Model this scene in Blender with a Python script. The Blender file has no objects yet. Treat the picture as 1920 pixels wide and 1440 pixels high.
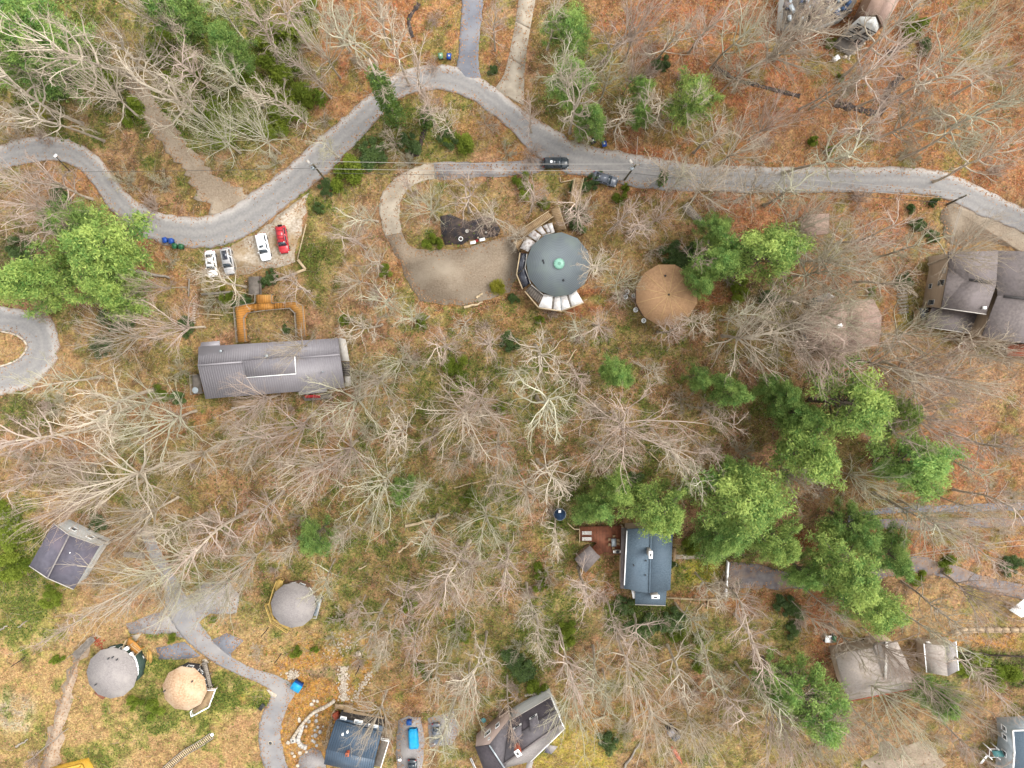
import bpy, math, random
import numpy as np
from mathutils import Vector

# ------------------------------------------------------------------ camera, world, sun, exposure
scn = bpy.context.scene
COL = scn.collection
CAM_H = 134.0
FPX = 1340.0                      # focal length in pixels of the 1920 wide photograph
TILT = -math.atan(120.0 / FPX)    # the drone looks almost straight down
cam_data = bpy.data.cameras.new("camera")
cam_data.sensor_width = 36.0
cam_data.lens = 36.0 * FPX / 1920.0
cam_data.clip_start = 1.0
cam_data.clip_end = 3000.0
cam = bpy.data.objects.new("camera", cam_data)
cam.location = (0, 0, CAM_H)
cam.rotation_euler = (TILT, 0, 0)
COL.objects.link(cam)
scn.camera = cam

SUN_AZ, SUN_EL = math.radians(68), math.radians(52)     # soft light from the right, a little from the top
world = bpy.data.worlds.new("World")
scn.world = world
world.use_nodes = True
wn = world.node_tree
wn.nodes.clear()
sky = wn.nodes.new("ShaderNodeTexSky")
sky.sky_type = 'NISHITA'
sky.sun_disc = False
sky.sun_elevation = SUN_EL
sky.sun_rotation = SUN_AZ
hs = wn.nodes.new("ShaderNodeHueSaturation")
hs.inputs['Saturation'].default_value = 0.05             # overcast: the sky is grey
bg = wn.nodes.new("ShaderNodeBackground")
bg.inputs['Strength'].default_value = 0.15
wo = wn.nodes.new("ShaderNodeOutputWorld")
wn.links.new(sky.outputs[0], hs.inputs['Color'])
wn.links.new(hs.outputs[0], bg.inputs[0])
wn.links.new(bg.outputs[0], wo.inputs[0])
sd = bpy.data.lights.new("sun", 'SUN')
sd.energy = 0.75
sd.angle = math.radians(24)
sd.color = (1.0, 0.955, 0.89)
sun = bpy.data.objects.new("sun", sd)
to_sun = Vector((math.sin(SUN_AZ) * math.cos(SUN_EL), math.cos(SUN_AZ) * math.cos(SUN_EL), math.sin(SUN_EL)))
sun.rotation_euler = to_sun.to_track_quat('Z', 'Y').to_euler()
sun.location = (60, 20, 90)
COL.objects.link(sun)
scn.view_settings.view_transform = 'Standard'
scn.view_settings.look = 'None'
scn.view_settings.gamma = 1.0
scn.view_settings.use_curve_mapping = False
scn.view_settings.exposure = 2.28

# ------------------------------------------------------------------ pixel of the 1920x1440 photograph -> point at height z
_ct, _st = math.cos(TILT), math.sin(TILT)

def P(px, py, z=0.0):
    dx, dy, dz = px - 960.0, 720.0 - py, -FPX
    wy, wz = dy * _ct - dz * _st, dy * _st + dz * _ct
    t = (CAM_H - z) / (-wz)
    return Vector((dx * t, wy * t, z))

def to_px(x, y, z=0.0):
    z = z - CAM_H
    cy, cz = y * _ct + z * _st, -y * _st + z * _ct
    return 960.0 + FPX * x / (-cz), 720.0 - FPX * cy / (-cz)

def lin(c):
    c = np.asarray(c, float) / 255.0
    return np.where(c <= 0.04045, c / 12.92, ((c + 0.055) / 1.055) ** 2.4)

def A(r, g, b, k=0.5):
    """surface colour from the tone seen in the photograph (which is exposed about one stop up)"""
    v = lin((r, g, b)) * k
    return (float(v[0]), float(v[1]), float(v[2]), 1.0)

# ------------------------------------------------------------------ numpy value noise
_rs = np.random.RandomState(5)
_tab = _rs.rand(256, 256)

def vnoise(x, y):
    xi, yi = np.floor(x).astype(int), np.floor(y).astype(int)
    fx, fy = x - xi, y - yi
    fx, fy = fx * fx * (3 - 2 * fx), fy * fy * (3 - 2 * fy)
    g = lambda a, b: _tab[a & 255, b & 255]
    return (g(xi, yi) * (1 - fx) + g(xi + 1, yi) * fx) * (1 - fy) + (g(xi, yi + 1) * (1 - fx) + g(xi + 1, yi + 1) * fx) * fy

def fbm(x, y, o=4):
    s, a, t = 0, 0.5, 0
    for i in range(o):
        s = s + a * vnoise(x * 2 ** i + 17 * i, y * 2 ** i + 31 * i)
        t += a
        a *= 0.5
    return s / t

def inside(poly, px, py):
    poly = np.asarray(poly, float)
    r = np.zeros(px.shape, bool)
    j = len(poly) - 1
    for i in range(len(poly)):
        xi, yi = poly[i]
        xj, yj = poly[j]
        c = ((yi > py) != (yj > py)) & (px < (xj - xi) * (py - yi) / (yj - yi + 1e-12) + xi)
        r ^= c
        j = i
    return r

# ------------------------------------------------------------------ materials
def mat(name, c1, c2=None, scale=3.0, rough=0.85, bump=0.0, bscale=None, spec=0.3, metal=0.0, rnd=0.0, lo=0.35, hi=0.65,
        c3=None, scale3=0.4, attr=None, wave=None, stretch=None, trans=0.0):
    m = bpy.data.materials.new(name)
    m.use_nodes = True
    nt = m.node_tree
    nt.nodes.clear()
    N, L = nt.nodes.new, nt.links.new
    out = N("ShaderNodeOutputMaterial")
    b = N("ShaderNodeBsdfPrincipled")
    b.inputs['Roughness'].default_value = rough
    b.inputs['Metallic'].default_value = metal
    b.inputs['Specular IOR Level'].default_value = spec
    L(b.outputs[0], out.inputs[0])
    tc = N("ShaderNodeTexCoord")
    src = tc.outputs['Object']
    if stretch:
        mp = N("ShaderNodeMapping")
        mp.inputs['Scale'].default_value = stretch
        L(src, mp.inputs[0])
        src = mp.outputs[0]
    def noise(s, d=4.0):
        n = N("ShaderNodeTexNoise")
        n.inputs['Scale'].default_value = s
        n.inputs['Detail'].default_value = d
        L(src, n.inputs['Vector'])
        return n.outputs['Fac']
    def ramp(fac, a, bb):
        r = N("ShaderNodeMapRange")
        r.inputs[1].default_value, r.inputs[2].default_value = a, bb
        L(fac, r.inputs[0])
        return r.outputs[0]
    def mix(f, a, bb):
        x = N("ShaderNodeMix")
        x.data_type = 'RGBA'
        if isinstance(f, float):
            x.inputs[0].default_value = f
        else:
            L(f, x.inputs[0])
        for k, v in ((6, a), (7, bb)):
            if isinstance(v, tuple):
                x.inputs[k].default_value = v
            else:
                L(v, x.inputs[k])
        return x.outputs[2]
    col = c1
    if c2 is not None:
        if attr:
            at = N("ShaderNodeAttribute")
            at.attribute_name = attr
            fac = at.outputs['Fac']
        elif wave:
            w = N("ShaderNodeTexWave")
            w.wave_type = wave
            if wave == 'RINGS':
                w.rings_direction = 'Z'
            w.inputs['Scale'].default_value = scale
            w.inputs['Distortion'].default_value = 1.2
            w.inputs['Detail'].default_value = 2.0
            L(src, w.inputs['Vector'])
            fac = w.outputs['Fac']
        else:
            fac = ramp(noise(scale), lo, hi)
        col = mix(fac, c1, c2)
    if c3 is not None:
        col = mix(ramp(noise(scale3, 5.0), 0.45, 0.7), col, c3)
    if rnd:
        oi = N("ShaderNodeObjectInfo")
        h = N("ShaderNodeHueSaturation")
        h.inputs['Hue'].default_value = 0.5
        r = N("ShaderNodeMapRange")
        r.inputs[3].default_value, r.inputs[4].default_value = 1 - rnd, 1 + rnd
        L(oi.outputs['Random'], r.inputs[0])
        L(r.outputs[0], h.inputs['Value'])
        if isinstance(col, tuple):
            h.inputs['Color'].default_value = col
        else:
            L(col, h.inputs['Color'])
        col = h.outputs[0]
    if isinstance(col, tuple):
        b.inputs['Base Color'].default_value = col
    else:
        L(col, b.inputs['Base Color'])
    if bump:
        bp = N("ShaderNodeBump")
        bp.inputs['Strength'].default_value = min(1.0, bump)
        bp.inputs['Distance'].default_value = 0.06 * max(1.0, bump)
        L(noise(bscale or scale * 2), bp.inputs['Height'])
        L(bp.outputs[0], b.inputs['Normal'])
    if trans:
        tr = N("ShaderNodeBsdfTranslucent")
        if isinstance(col, tuple):
            tr.inputs[0].default_value = col
        else:
            L(col, tr.inputs[0])
        ms = N("ShaderNodeMixShader")
        ms.inputs[0].default_value = trans
        L(b.outputs[0], ms.inputs[1])
        L(tr.outputs[0], ms.inputs[2])
        L(ms.outputs[0], out.inputs[0])
    return m

# ------------------------------------------------------------------ mesh builder
ORI = {}

class MB:
    def __init__(s):
        s.v, s.loops, s.counts, s.n, s.c = [], [], [], 0, []
    def add(s, V, F, col=None):
        V = np.asarray(V, float).reshape(-1, 3)
        if isinstance(F, np.ndarray):
            s.loops.append((F + s.n).ravel())
            s.counts.append(np.full(len(F), F.shape[1]))
        else:
            s.loops.append(np.array([i for f in F for i in f], int) + s.n)
            s.counts.append(np.array([len(f) for f in F], int))
        s.v.append(V)
        s.c.append(np.full(len(V), 0.5) if col is None else np.broadcast_to(np.asarray(col, float), (len(V),)))
        s.n += len(V)
        return s
    def box(s, c, size, rz=0.0, rx=0.0, ry=0.0, taper=1.0):
        x, y, z = (k / 2 for k in size)
        V = np.array([(-x, -y, -z), (x, -y, -z), (x, y, -z), (-x, y, -z), (-x * taper, -y * taper, z), (x * taper, -y * taper, z), (x * taper, y * taper, z), (-x * taper, y * taper, z)])
        if rx:
            a, b = math.cos(rx), math.sin(rx)
            V = V @ np.array([(1, 0, 0), (0, a, b), (0, -b, a)])
        if ry:
            a, b = math.cos(ry), math.sin(ry)
            V = V @ np.array([(a, 0, -b), (0, 1, 0), (b, 0, a)])
        a, b = math.cos(rz), math.sin(rz)
        V = V @ np.array([(a, b, 0), (-b, a, 0), (0, 0, 1)])
        return s.add(V + np.array(c), [(3, 2, 1, 0), (4, 5, 6, 7), (0, 1, 5, 4), (1, 2, 6, 5), (2, 3, 7, 6), (3, 0, 4, 7)])
    def beam(s, a, b, w, h):
        """a bar from a to b, w wide and h high"""
        a, b = Vector(a), Vector(b)
        d = b - a
        rz = math.atan2(d.y, d.x)
        ry = -math.atan2(d.z, math.hypot(d.x, d.y))
        return s.box((a + b) / 2, (d.length, w, h), rz=rz, ry=ry)
    def slab(s, pts, t, down=None):
        """solid under the polygon pts (3-D), t thick, or down to height `down`"""
        pts = [Vector(p) for p in pts]
        n = len(pts)
        if sum(pts[i].x * pts[(i + 1) % n].y - pts[(i + 1) % n].x * pts[i].y for i in range(n)) < 0:
            pts.reverse()
        low = [Vector((p.x, p.y, p.z - t if down is None else down)) for p in pts]
        F = [tuple(range(n)), tuple(range(2 * n - 1, n - 1, -1))] + [(i + n, (i + 1) % n + n, (i + 1) % n, i) for i in range(n)]
        return s.add([tuple(p) for p in pts + low], F)
    def tube(s, pts, r, sides=6, caps=True):
        pts = np.array([tuple(p) for p in pts], float)[None]
        r = np.broadcast_to(np.asarray(r, float), pts.shape[1:2])[None]
        V, F = tubes(pts, r, sides)
        n = pts.shape[1]
        s.add(V, F)
        if caps:
            s.add(V, [tuple(range(sides - 1, -1, -1)), tuple(range((n - 1) * sides, n * sides))])
        return s
    def lathe(s, c, prof, n=12, a0=0.0):
        c = np.array(c, float)
        V = []
        for r, z in prof:
            for k in range(n):
                a = a0 + 2 * math.pi * k / n
                V.append((r * math.cos(a), r * math.sin(a), z))
        F = []
        m = len(prof)
        for i in range(m - 1):
            for k in range(n):
                F.append((i * n + k, i * n + (k + 1) % n, (i + 1) * n + (k + 1) % n, (i + 1) * n + k))
        F.append(tuple(range(n - 1, -1, -1)))
        F.append(tuple(range((m - 1) * n, m * n)))
        return s.add(np.array(V) + c, F)
    def mesh(s, name, m, origin=(0, 0, 0), smooth=False, attr=None):
        me = bpy.data.meshes.new(name)
        V = np.concatenate(s.v) - np.array(tuple(origin))
        lo = np.concatenate(s.loops)
        ct = np.concatenate(s.counts)
        me.vertices.add(len(V))
        me.vertices.foreach_set('co', V.astype(np.float32).ravel())
        me.loops.add(len(lo))
        me.loops.foreach_set('vertex_index', lo.astype(np.int32))
        me.polygons.add(len(ct))
        me.polygons.foreach_set('loop_start', np.concatenate([[0], np.cumsum(ct)[:-1]]).astype(np.int32))
        if smooth:
            me.polygons.foreach_set('use_smooth', np.ones(len(ct), bool))
        if attr:
            a = me.attributes.new(attr, 'FLOAT', 'POINT')
            a.data.foreach_set('value', np.concatenate(s.c).astype(np.float32))
        me.materials.append(m)
        me.update()
        me.validate()
        return me
    def build(s, name, m, parent=None, smooth=False, attr=None, local=False, origin=None):
        o0 = origin if origin is not None else (ORI.get(parent.name, (0, 0, 0)) if parent is not None and not local else (0, 0, 0))
        o = bpy.data.objects.new(name, s.mesh(name, m, o0, smooth, attr))
        COL.objects.link(o)
        if parent is not None:
            o.parent = parent
            ORI[o.name] = ORI.get(parent.name, (0, 0, 0))
        else:
            o.location = o0
        return o

def tubes(Pt, R, sides):
    K, n = Pt.shape[:2]
    T = np.gradient(Pt, axis=1)
    T /= np.linalg.norm(T, axis=2, keepdims=True) + 1e-9
    ref = np.where(np.abs(T[..., 2:3]) < 0.9, np.array([0, 0, 1.0]), np.array([1.0, 0, 0]))
    U = np.cross(T, ref)
    U /= np.linalg.norm(U, axis=2, keepdims=True) + 1e-9
    W = np.cross(T, U)
    a = np.arange(sides) * 2 * math.pi / sides
    V = Pt[:, :, None, :] + R[:, :, None, None] * (np.cos(a)[None, None, :, None] * U[:, :, None, :] + np.sin(a)[None, None, :, None] * W[:, :, None, :])
    base = (np.arange(K) * n * sides)[:, None, None] + (np.arange(n - 1) * sides)[None, :, None]
    k = np.arange(sides)[None, None, :]
    k2 = (np.arange(sides) + 1) % sides
    F = np.stack([base + k, base + k2[None, None], base + sides + k2[None, None], base + sides + k], -1).reshape(-1, 4)
    return V.reshape(-1, 3), F

def thing(name, label, cat, loc=(0, 0, 0), rz=0.0, group=None):
    o = bpy.data.objects.new(name, None)
    o.empty_display_size = 0.5
    o.location = tuple(loc)
    o.rotation_euler = (0, 0, rz)
    COL.objects.link(o)
    ORI[o.name] = tuple(loc)
    tag(o, label, cat, group)
    return o

def tag(o, label, cat, group=None):
    o['label'] = label
    o['category'] = cat
    if group:
        o['group'] = group
    return o

def kind(o, k):
    o['kind'] = k
    return o

def dup(root, loc, rz=0.0, sc=(1, 1, 1), label=None, group=None):
    r = root.copy()
    COL.objects.link(r)
    r.location, r.rotation_euler, r.scale = loc, (0, 0, rz), sc
    if label:
        r['label'] = label
    if group:
        r['group'] = group
    for ch in list(root.children):
        c = ch.copy()
        COL.objects.link(c)
        c.parent = r
        for g in list(ch.children):
            d = g.copy()
            COL.objects.link(d)
            d.parent = c
    return r

def inset(poly, d):
    """move every edge of the polygon (Vectors, any turn) inwards by d"""
    n = len(poly)
    ar = sum(poly[i].x * poly[(i + 1) % n].y - poly[(i + 1) % n].x * poly[i].y for i in range(n))
    sg = 1 if ar > 0 else -1
    out = []
    for i in range(n):
        p0, p1, p2 = poly[i - 1], poly[i], poly[(i + 1) % n]
        e1, e2 = (p1 - p0).to_2d().normalized(), (p2 - p1).to_2d().normalized()
        n1, n2 = Vector((-e1.y, e1.x)) * sg, Vector((-e2.y, e2.x)) * sg
        b = n1 + n2
        den = max(0.35, 1 + n1.dot(n2))
        q = p1.to_2d() + b * (d / den)
        out.append(Vector((q.x, q.y, p1.z)))
    return out

def smooth_line(pts, n):
    """Catmull-Rom through pts, n points evenly spaced along it"""
    p = np.array([tuple(q)[:2] for q in pts], float)
    p = np.vstack([2 * p[0] - p[1], p, 2 * p[-1] - p[-2]])
    out = []
    for i in range(1, len(p) - 2):
        t = np.linspace(0, 1, 12, endpoint=False)[:, None]
        a, b, c, d = p[i - 1], p[i], p[i + 1], p[i + 2]
        out.append(0.5 * (2 * b + (c - a) * t + (2 * a - 5 * b + 4 * c - d) * t ** 2 + (3 * b - a - 3 * c + d) * t ** 3))
    out = np.vstack(out + [p[-2][None]])
    L = np.concatenate([[0], np.cumsum(np.linalg.norm(np.diff(out, axis=0), axis=1))])
    s = np.linspace(0, L[-1], n)
    return np.stack([np.interp(s, L, out[:, 0]), np.interp(s, L, out[:, 1])], 1)

# ------------------------------------------------------------------ the materials used
M = {}
M['bark'] = mat('bark', A(226, 210, 188), A(180, 164, 144), 2.5, 0.95, 0.6, 6, rnd=0.22, stretch=(1, 1, 0.3))
M['bark_dark'] = mat('bark_dark', A(138, 124, 108), A(104, 92, 80), 2.5, 0.95, 0.6, 6, stretch=(1, 1, 0.3))
M['twig_pale'] = mat('twig_pale', A(184, 164, 141), A(222, 208, 186), attr='tint', rough=0.9, rnd=0.2)
M['twig_pink'] = mat('twig_pink', A(184, 157, 138), A(216, 196, 180), attr='tint', rough=0.9, rnd=0.12)
M['twig_green'] = mat('twig_green', A(180, 168, 136), A(214, 209, 182), attr='tint', rough=0.9, rnd=0.12)
M['pine'] = mat('pine_needles', A(116, 164, 82), A(206, 226, 120), attr='tint', rough=0.7, rnd=0.12, spec=0.2, trans=0.45)
M['pine_deep'] = mat('deep_green_needles', A(112, 162, 84), A(190, 218, 118), attr='tint', rough=0.7, rnd=0.12, spec=0.2, trans=0.45)
M['moss_leaf'] = mat('mossy_leaves', A(116, 142, 50), A(180, 194, 78), attr='tint', rough=0.8, rnd=0.12, spec=0.15, trans=0.45)
M['holly_leaf'] = mat('holly_leaves', A(70, 98, 50), A(128, 154, 80), attr='tint', rough=0.5, rnd=0.12, spec=0.35, trans=0.2)
M['yellow_leaf'] = mat('yellow_leaves', A(162, 166, 44), A(214, 208, 82), attr='tint', rough=0.7, rnd=0.05, trans=0.45)
M['gold_leaf'] = mat('golden_flowers', A(214, 160, 30), A(240, 200, 60), attr='tint', rough=0.7, trans=0.3)
M['ivy_leaf'] = mat('ivy_leaves', A(62, 98, 38), A(130, 158, 66), attr='tint', rough=0.55, rnd=0.08, trans=0.3)
M['asphalt'] = mat('asphalt', A(164, 160, 158), A(144, 142, 143), 0.35, 0.9, 0.5, 14, c3=A(178, 172, 166), scale3=0.12, spec=0.3)
M['asphalt_dark'] = mat('dark_asphalt', A(140, 142, 150), A(120, 122, 132), 0.6, 0.9, 0.5, 14, c3=A(158, 156, 158), scale3=0.3)
M['leafy_lane'] = mat('leafy_lane', A(146, 138, 136), A(116, 108, 110), 0.8, 0.9, 0.5, 10, c3=A(160, 132, 108), scale3=0.35)
M['concrete'] = mat('concrete', A(210, 197, 177), A(188, 175, 155), 0.8, 0.9, 0.3, 9, c3=A(160, 146, 128), scale3=0.3)
M['gravel'] = mat('gravel', A(178, 160, 138), A(150, 132, 112), 3.5, 0.95, 1.0, 9, c3=A(196, 180, 158), scale3=0.18)
M['gravel_grey'] = mat('grey_gravel', A(172, 166, 164), A(142, 136, 136), 4.0, 0.95, 1.0, 10, c3=A(190, 184, 178), scale3=0.25)
M['gravel_white'] = mat('white_gravel', A(226, 214, 198), A(184, 166, 142), 2.4, 0.95, 1.0, 10, c3=A(178, 148, 104), scale3=0.25)
M['mud'] = mat('dark_mud', A(84, 66, 56), A(54, 46, 44), 1.2, 0.7, 0.6, 4)
M['mulch'] = mat('black_mulch', A(52, 52, 60), A(78, 68, 66), 1.5, 0.8, 1.0, 5, c3=A(110, 92, 80), scale3=0.7)
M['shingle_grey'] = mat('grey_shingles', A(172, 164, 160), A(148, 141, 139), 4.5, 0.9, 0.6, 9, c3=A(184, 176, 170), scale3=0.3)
M['shingle_tan'] = mat('tan_shingles', A(226, 192, 156), A(192, 154, 118), 3.0, 0.9, 0.6, 9, c3=A(232, 204, 172), scale3=0.3)
M['shingle_brown'] = mat('brown_shingles', A(198, 158, 118), A(178, 138, 102), 3.0, 0.9, 0.6, 9, c3=A(190, 150, 112), scale3=0.25, stretch=(1, 1, 1))
M['hip_pale'] = mat('pale_hip_shingles', A(214, 176, 128), A(196, 158, 112), 2.0, 0.9)
M['shingle_pink'] = mat('pinkish_brown_shingles', A(186, 158, 144), A(168, 140, 126), 3.0, 0.9, 0.6, 9, c3=A(190, 160, 140), scale3=0.2)
M['shingle_teal'] = mat('teal_shingles', A(138, 147, 152), A(120, 129, 134), 1.1, 0.9, 0.6, 10, wave='RINGS', c3=A(140, 152, 148), scale3=0.3)
M['shingle_slate'] = mat('slate_blue_shingles', A(112, 130, 144), A(94, 112, 127), 4.0, 0.9, 0.6, 9, c3=A(110, 126, 140), scale3=0.3)
M['shingle_dark'] = mat('dark_grey_shingles', A(138, 128, 125), A(117, 108, 106), 2.2, 0.9, 0.6, 9, c3=A(140, 130, 130), scale3=0.25)
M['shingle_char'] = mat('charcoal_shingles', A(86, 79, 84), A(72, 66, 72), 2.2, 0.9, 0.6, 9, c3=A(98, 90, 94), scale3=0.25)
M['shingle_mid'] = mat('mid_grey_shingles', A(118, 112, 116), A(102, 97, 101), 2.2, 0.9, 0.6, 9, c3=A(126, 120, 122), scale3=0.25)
M['shingle_purple'] = mat('purple_grey_shingles', A(118, 114, 126), A(103, 99, 111), 1.2, 0.9, 0.5, 9, c3=A(128, 118, 130), scale3=0.25)
M['shingle_taupe'] = mat('taupe_shingles', A(200, 188, 178), A(180, 168, 158), 3.2, 0.9, 0.6, 9, c3=A(192, 178, 166), scale3=0.3)
M['metal_grey'] = mat('grey_metal_roof', A(158, 153, 157), A(147, 142, 147), 0.25, 0.5, spec=0.4)
M['rib_grey'] = mat('grey_metal_seam', A(174, 169, 173), None, rough=0.5)
M['metal_navy'] = mat('navy_metal_roof', A(84, 104, 124), A(74, 94, 114), 0.25, 0.45, spec=0.4)
M['rib_navy'] = mat('navy_metal_seam', A(48, 62, 78), None, rough=0.45, metal=0.15)
M['white'] = mat('white_paint', (0.8, 0.8, 0.79, 1), None, rough=0.5)
M['offwhite'] = mat('off_white_paint', A(222, 216, 206), A(206, 198, 188), 1.5, 0.7)
M['white_panel'] = mat('white_roof_panel', (0.74, 0.73, 0.72, 1), A(228, 220, 214), 0.5, 0.6)
M['stained_panel'] = mat('stained_white_panel', A(226, 220, 216), A(150, 132, 122), 1.6, 0.7, lo=0.5, hi=0.7)
M['mint'] = mat('mint_dome', A(152, 204, 182), A(134, 188, 168), 2.0, 0.35)
M['mint_dark'] = mat('green_dome_rib', A(80, 122, 104), None, rough=0.5)
M['glass'] = mat('window_glass', A(46, 56, 66), A(70, 82, 92), 0.6, 0.08, spec=0.6)
M['glass_dark'] = mat('dark_glass_panel', A(38, 42, 54), A(54, 58, 72), 0.4, 0.12, spec=0.6)
M['tan_wall'] = mat('tan_siding', A(208, 184, 158), A(194, 170, 144), 1.0, 0.85, stretch=(0.3, 0.3, 5))
M['brown_wall'] = mat('brown_siding', A(140, 110, 88), A(122, 94, 74), 1.0, 0.85, stretch=(0.3, 0.3, 5))
M['pink_wall'] = mat('pinkish_siding', A(214, 190, 178), A(202, 178, 166), 1.0, 0.85, stretch=(0.3, 0.3, 5))
M['white_wall'] = mat('white_siding', A(222, 222, 216), A(204, 204, 200), 1.0, 0.8, stretch=(0.3, 0.3, 5))
M['green_wall'] = mat('green_siding', A(62, 84, 74), A(52, 72, 64), 1.0, 0.8)
M['dark_wall'] = mat('dark_siding', A(72, 68, 66), A(60, 56, 56), 1.0, 0.85)
M['deck_orange'] = mat('orange_stained_deck', A(216, 150, 66), A(192, 126, 50), 1.2, 0.75, 0.2, 8, c3=A(206, 156, 88), scale3=0.3)
M['deck_red'] = mat('red_stained_deck', A(156, 96, 68), A(132, 80, 58), 1.2, 0.75, 0.2, 8)
M['deck_tan'] = mat('weathered_tan_deck', A(182, 154, 116), A(158, 130, 98), 1.2, 0.85, 0.2, 8)
M['deck_grey'] = mat('weathered_grey_boards', A(150, 140, 130), A(126, 117, 108), 1.2, 0.85, 0.2, 8)
M['deck_gap'] = mat('dark_board_edge', A(96, 64, 36), None, rough=0.9)
M['timber'] = mat('pale_timber', A(222, 200, 164), A(198, 174, 138), 1.5, 0.8, 0.2, 8)
M['timber_grey'] = mat('grey_timber', A(176, 164, 150), A(148, 138, 126), 1.5, 0.85, 0.3, 8)
M['timber_dark'] = mat('dark_timber', A(92, 78, 68), A(72, 60, 52), 1.5, 0.85, 0.3, 8)
M['lumber'] = mat('fresh_lumber', A(226, 184, 108), A(206, 158, 84), 1.0, 0.8)
M['yellow'] = mat('yellow_paint', A(228, 180, 66), A(214, 164, 54), 0.8, 0.6)
M['yellow_wood'] = mat('yellow_wood', A(218, 186, 108), A(200, 164, 86), 1.0, 0.75)
M['stone_pale'] = mat('pale_stone', A(228, 214, 194), A(196, 180, 160), 1.6, 0.9, 0.6, 4, rnd=0.1)
M['stone_grey'] = mat('grey_flagstone', A(204, 200, 194), A(176, 170, 164), 1.2, 0.9, 0.4, 4, rnd=0.1)
M['stone_orange'] = mat('orange_flagstone', A(222, 170, 104), A(200, 146, 82), 1.2, 0.9, 0.4, 4, rnd=0.1)
M['stone_wall'] = mat('tan_wall_stone', A(206, 180, 146), A(170, 144, 114), 1.6, 0.9, 0.6, 4, rnd=0.12)
M['brick_red'] = mat('red_brick', A(186, 92, 62), A(160, 76, 52), 5.0, 0.9, 0.5, 8)
M['terracotta'] = mat('orange_red_roof', A(198, 112, 82), A(178, 98, 72), 1.0, 0.85, 0.4, 5)
M['red'] = mat('red_fabric', A(206, 48, 52), A(186, 38, 44), 1.0, 0.7)
M['cyan'] = mat('cyan_tarp', A(20, 176, 228), A(10, 156, 212), 1.2, 0.45, 0.5, 3)
M['blue_side'] = mat('deep_blue_paint', A(14, 88, 168), A(10, 76, 150), 1.0, 0.5)
M['blue_plastic'] = mat('blue_plastic', A(30, 86, 178), A(24, 72, 158), 1.0, 0.45)
M['green_plastic'] = mat('green_plastic', A(42, 110, 66), A(34, 94, 56), 1.0, 0.45)
M['pale_green_plastic'] = mat('pale_green_plastic', A(112, 160, 126), A(98, 146, 112), 1.0, 0.5)
M['black_plastic'] = mat('black_plastic', A(46, 48, 54), A(58, 60, 66), 1.0, 0.5)
M['teal_cloth'] = mat('teal_cloth', A(92, 150, 150), A(74, 130, 132), 1.0, 0.7)
M['navy_cloth'] = mat('navy_cloth', A(54, 84, 122), A(42, 68, 102), 1.0, 0.7)
M['orange_plastic'] = mat('orange_plastic', A(210, 96, 54), A(188, 80, 46), 1.0, 0.45)
M['metal_light'] = mat('galvanised_metal', A(196, 204, 208), A(172, 182, 188), 1.0, 0.4, metal=0.4)
M['metal_dark'] = mat('dark_metal', A(78, 80, 84), None, rough=0.5, metal=0.3)
M['pole_wood'] = mat('pole_wood', A(118, 112, 86), A(96, 88, 70), 2.0, 0.9, 0.4, 5)
M['wire'] = mat('power_wire', A(196, 190, 182), None, rough=0.5)
M['wire_dark'] = mat('dark_wire', A(92, 88, 86), None, rough=0.6)
M['tyre'] = mat('tyre_rubber', A(40, 40, 42), None, rough=0.9)
M['rim'] = mat('wheel_rim', A(170, 172, 176), None, rough=0.35, metal=0.6)
M['lamp_clear'] = mat('headlight_glass', A(236, 236, 232), None, rough=0.15)
M['lamp_red'] = mat('taillight_glass', A(176, 28, 30), None, rough=0.2)
for nm, c in (('white', (0.78, 0.79, 0.80, 1)), ('silver', A(206, 204, 204)), ('red', A(214, 44, 56)), ('black', A(56, 66, 74)), ('grey', A(104, 110, 122)), ('blue', A(40, 116, 190))):
    M['car_' + nm] = mat('car_paint_' + nm, c, None, rough=0.28, spec=0.55)

# ------------------------------------------------------------------ ROADS: outlines in photograph pixels
ROAD_T = [(-300, 380), (-180, 330), (-60, 300), (0, 272), (60, 255), (130, 262), (182, 292), (216, 335), (252, 374), (300, 399), (350, 407), (392, 403), (432, 388), (482, 354), (540, 310), (592, 262),
          (642, 222), (700, 168), (742, 139), (790, 124), (850, 124), (902, 146), (960, 190), (1010, 225), (1070, 260), (1130, 278), (1200, 290), (1300, 307), (1400, 311),
          (1500, 313), (1600, 313), (1700, 313), (1760, 320), (1805, 336), (1850, 356), (1900, 381), (1990, 425), (2100, 470), (2260, 520)]
ROAD_B = [(-300, 434), (-180, 384), (-60, 352), (0, 322), (50, 306), (100, 301), (142, 313), (172, 342), (202, 386), (242, 426), (290, 453), (340, 464), (400, 464), (452, 448), (502, 415), (552, 375), (602, 335),
          (652, 285), (702, 232), (742, 190), (782, 173), (832, 170), (882, 186), (922, 215), (962, 250), (1002, 290), (1060, 322), (1120, 334), (1185, 350), (1250, 356), (1330, 359),
          (1420, 361), (1520, 361), (1620, 361), (1720, 363), (1775, 374), (1830, 400), (1900, 428), (1990, 470), (2100, 518), (2260, 570)]
SIDE_L = [(880, -240), (868, -40), (866, 20), (862, 70), (858, 110), (854, 140)]
SIDE_R = [(920, -240), (908, -40), (905, 20), (899, 70), (897, 110), (902, 150)]
CONC_L = [(987, -240), (975, -40), (972, 0), (963, 60), (946, 135), (926, 168)]
CONC_R = [(1020, -240), (1008, -40), (1004, 0), (995, 50), (985, 120), (982, 198)]
LANE_L = [(230, 150), (262, 210), (300, 268), (350, 330), (396, 408)]
LANE_R = [(262, 142), (300, 200), (345, 258), (395, 318), (470, 366)]
DRIVE_GREY = [(812, 306), (860, 304), (940, 303), (1012, 296), (1030, 312), (1010, 326), (940, 330), (860, 334), (812, 336)]
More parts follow.
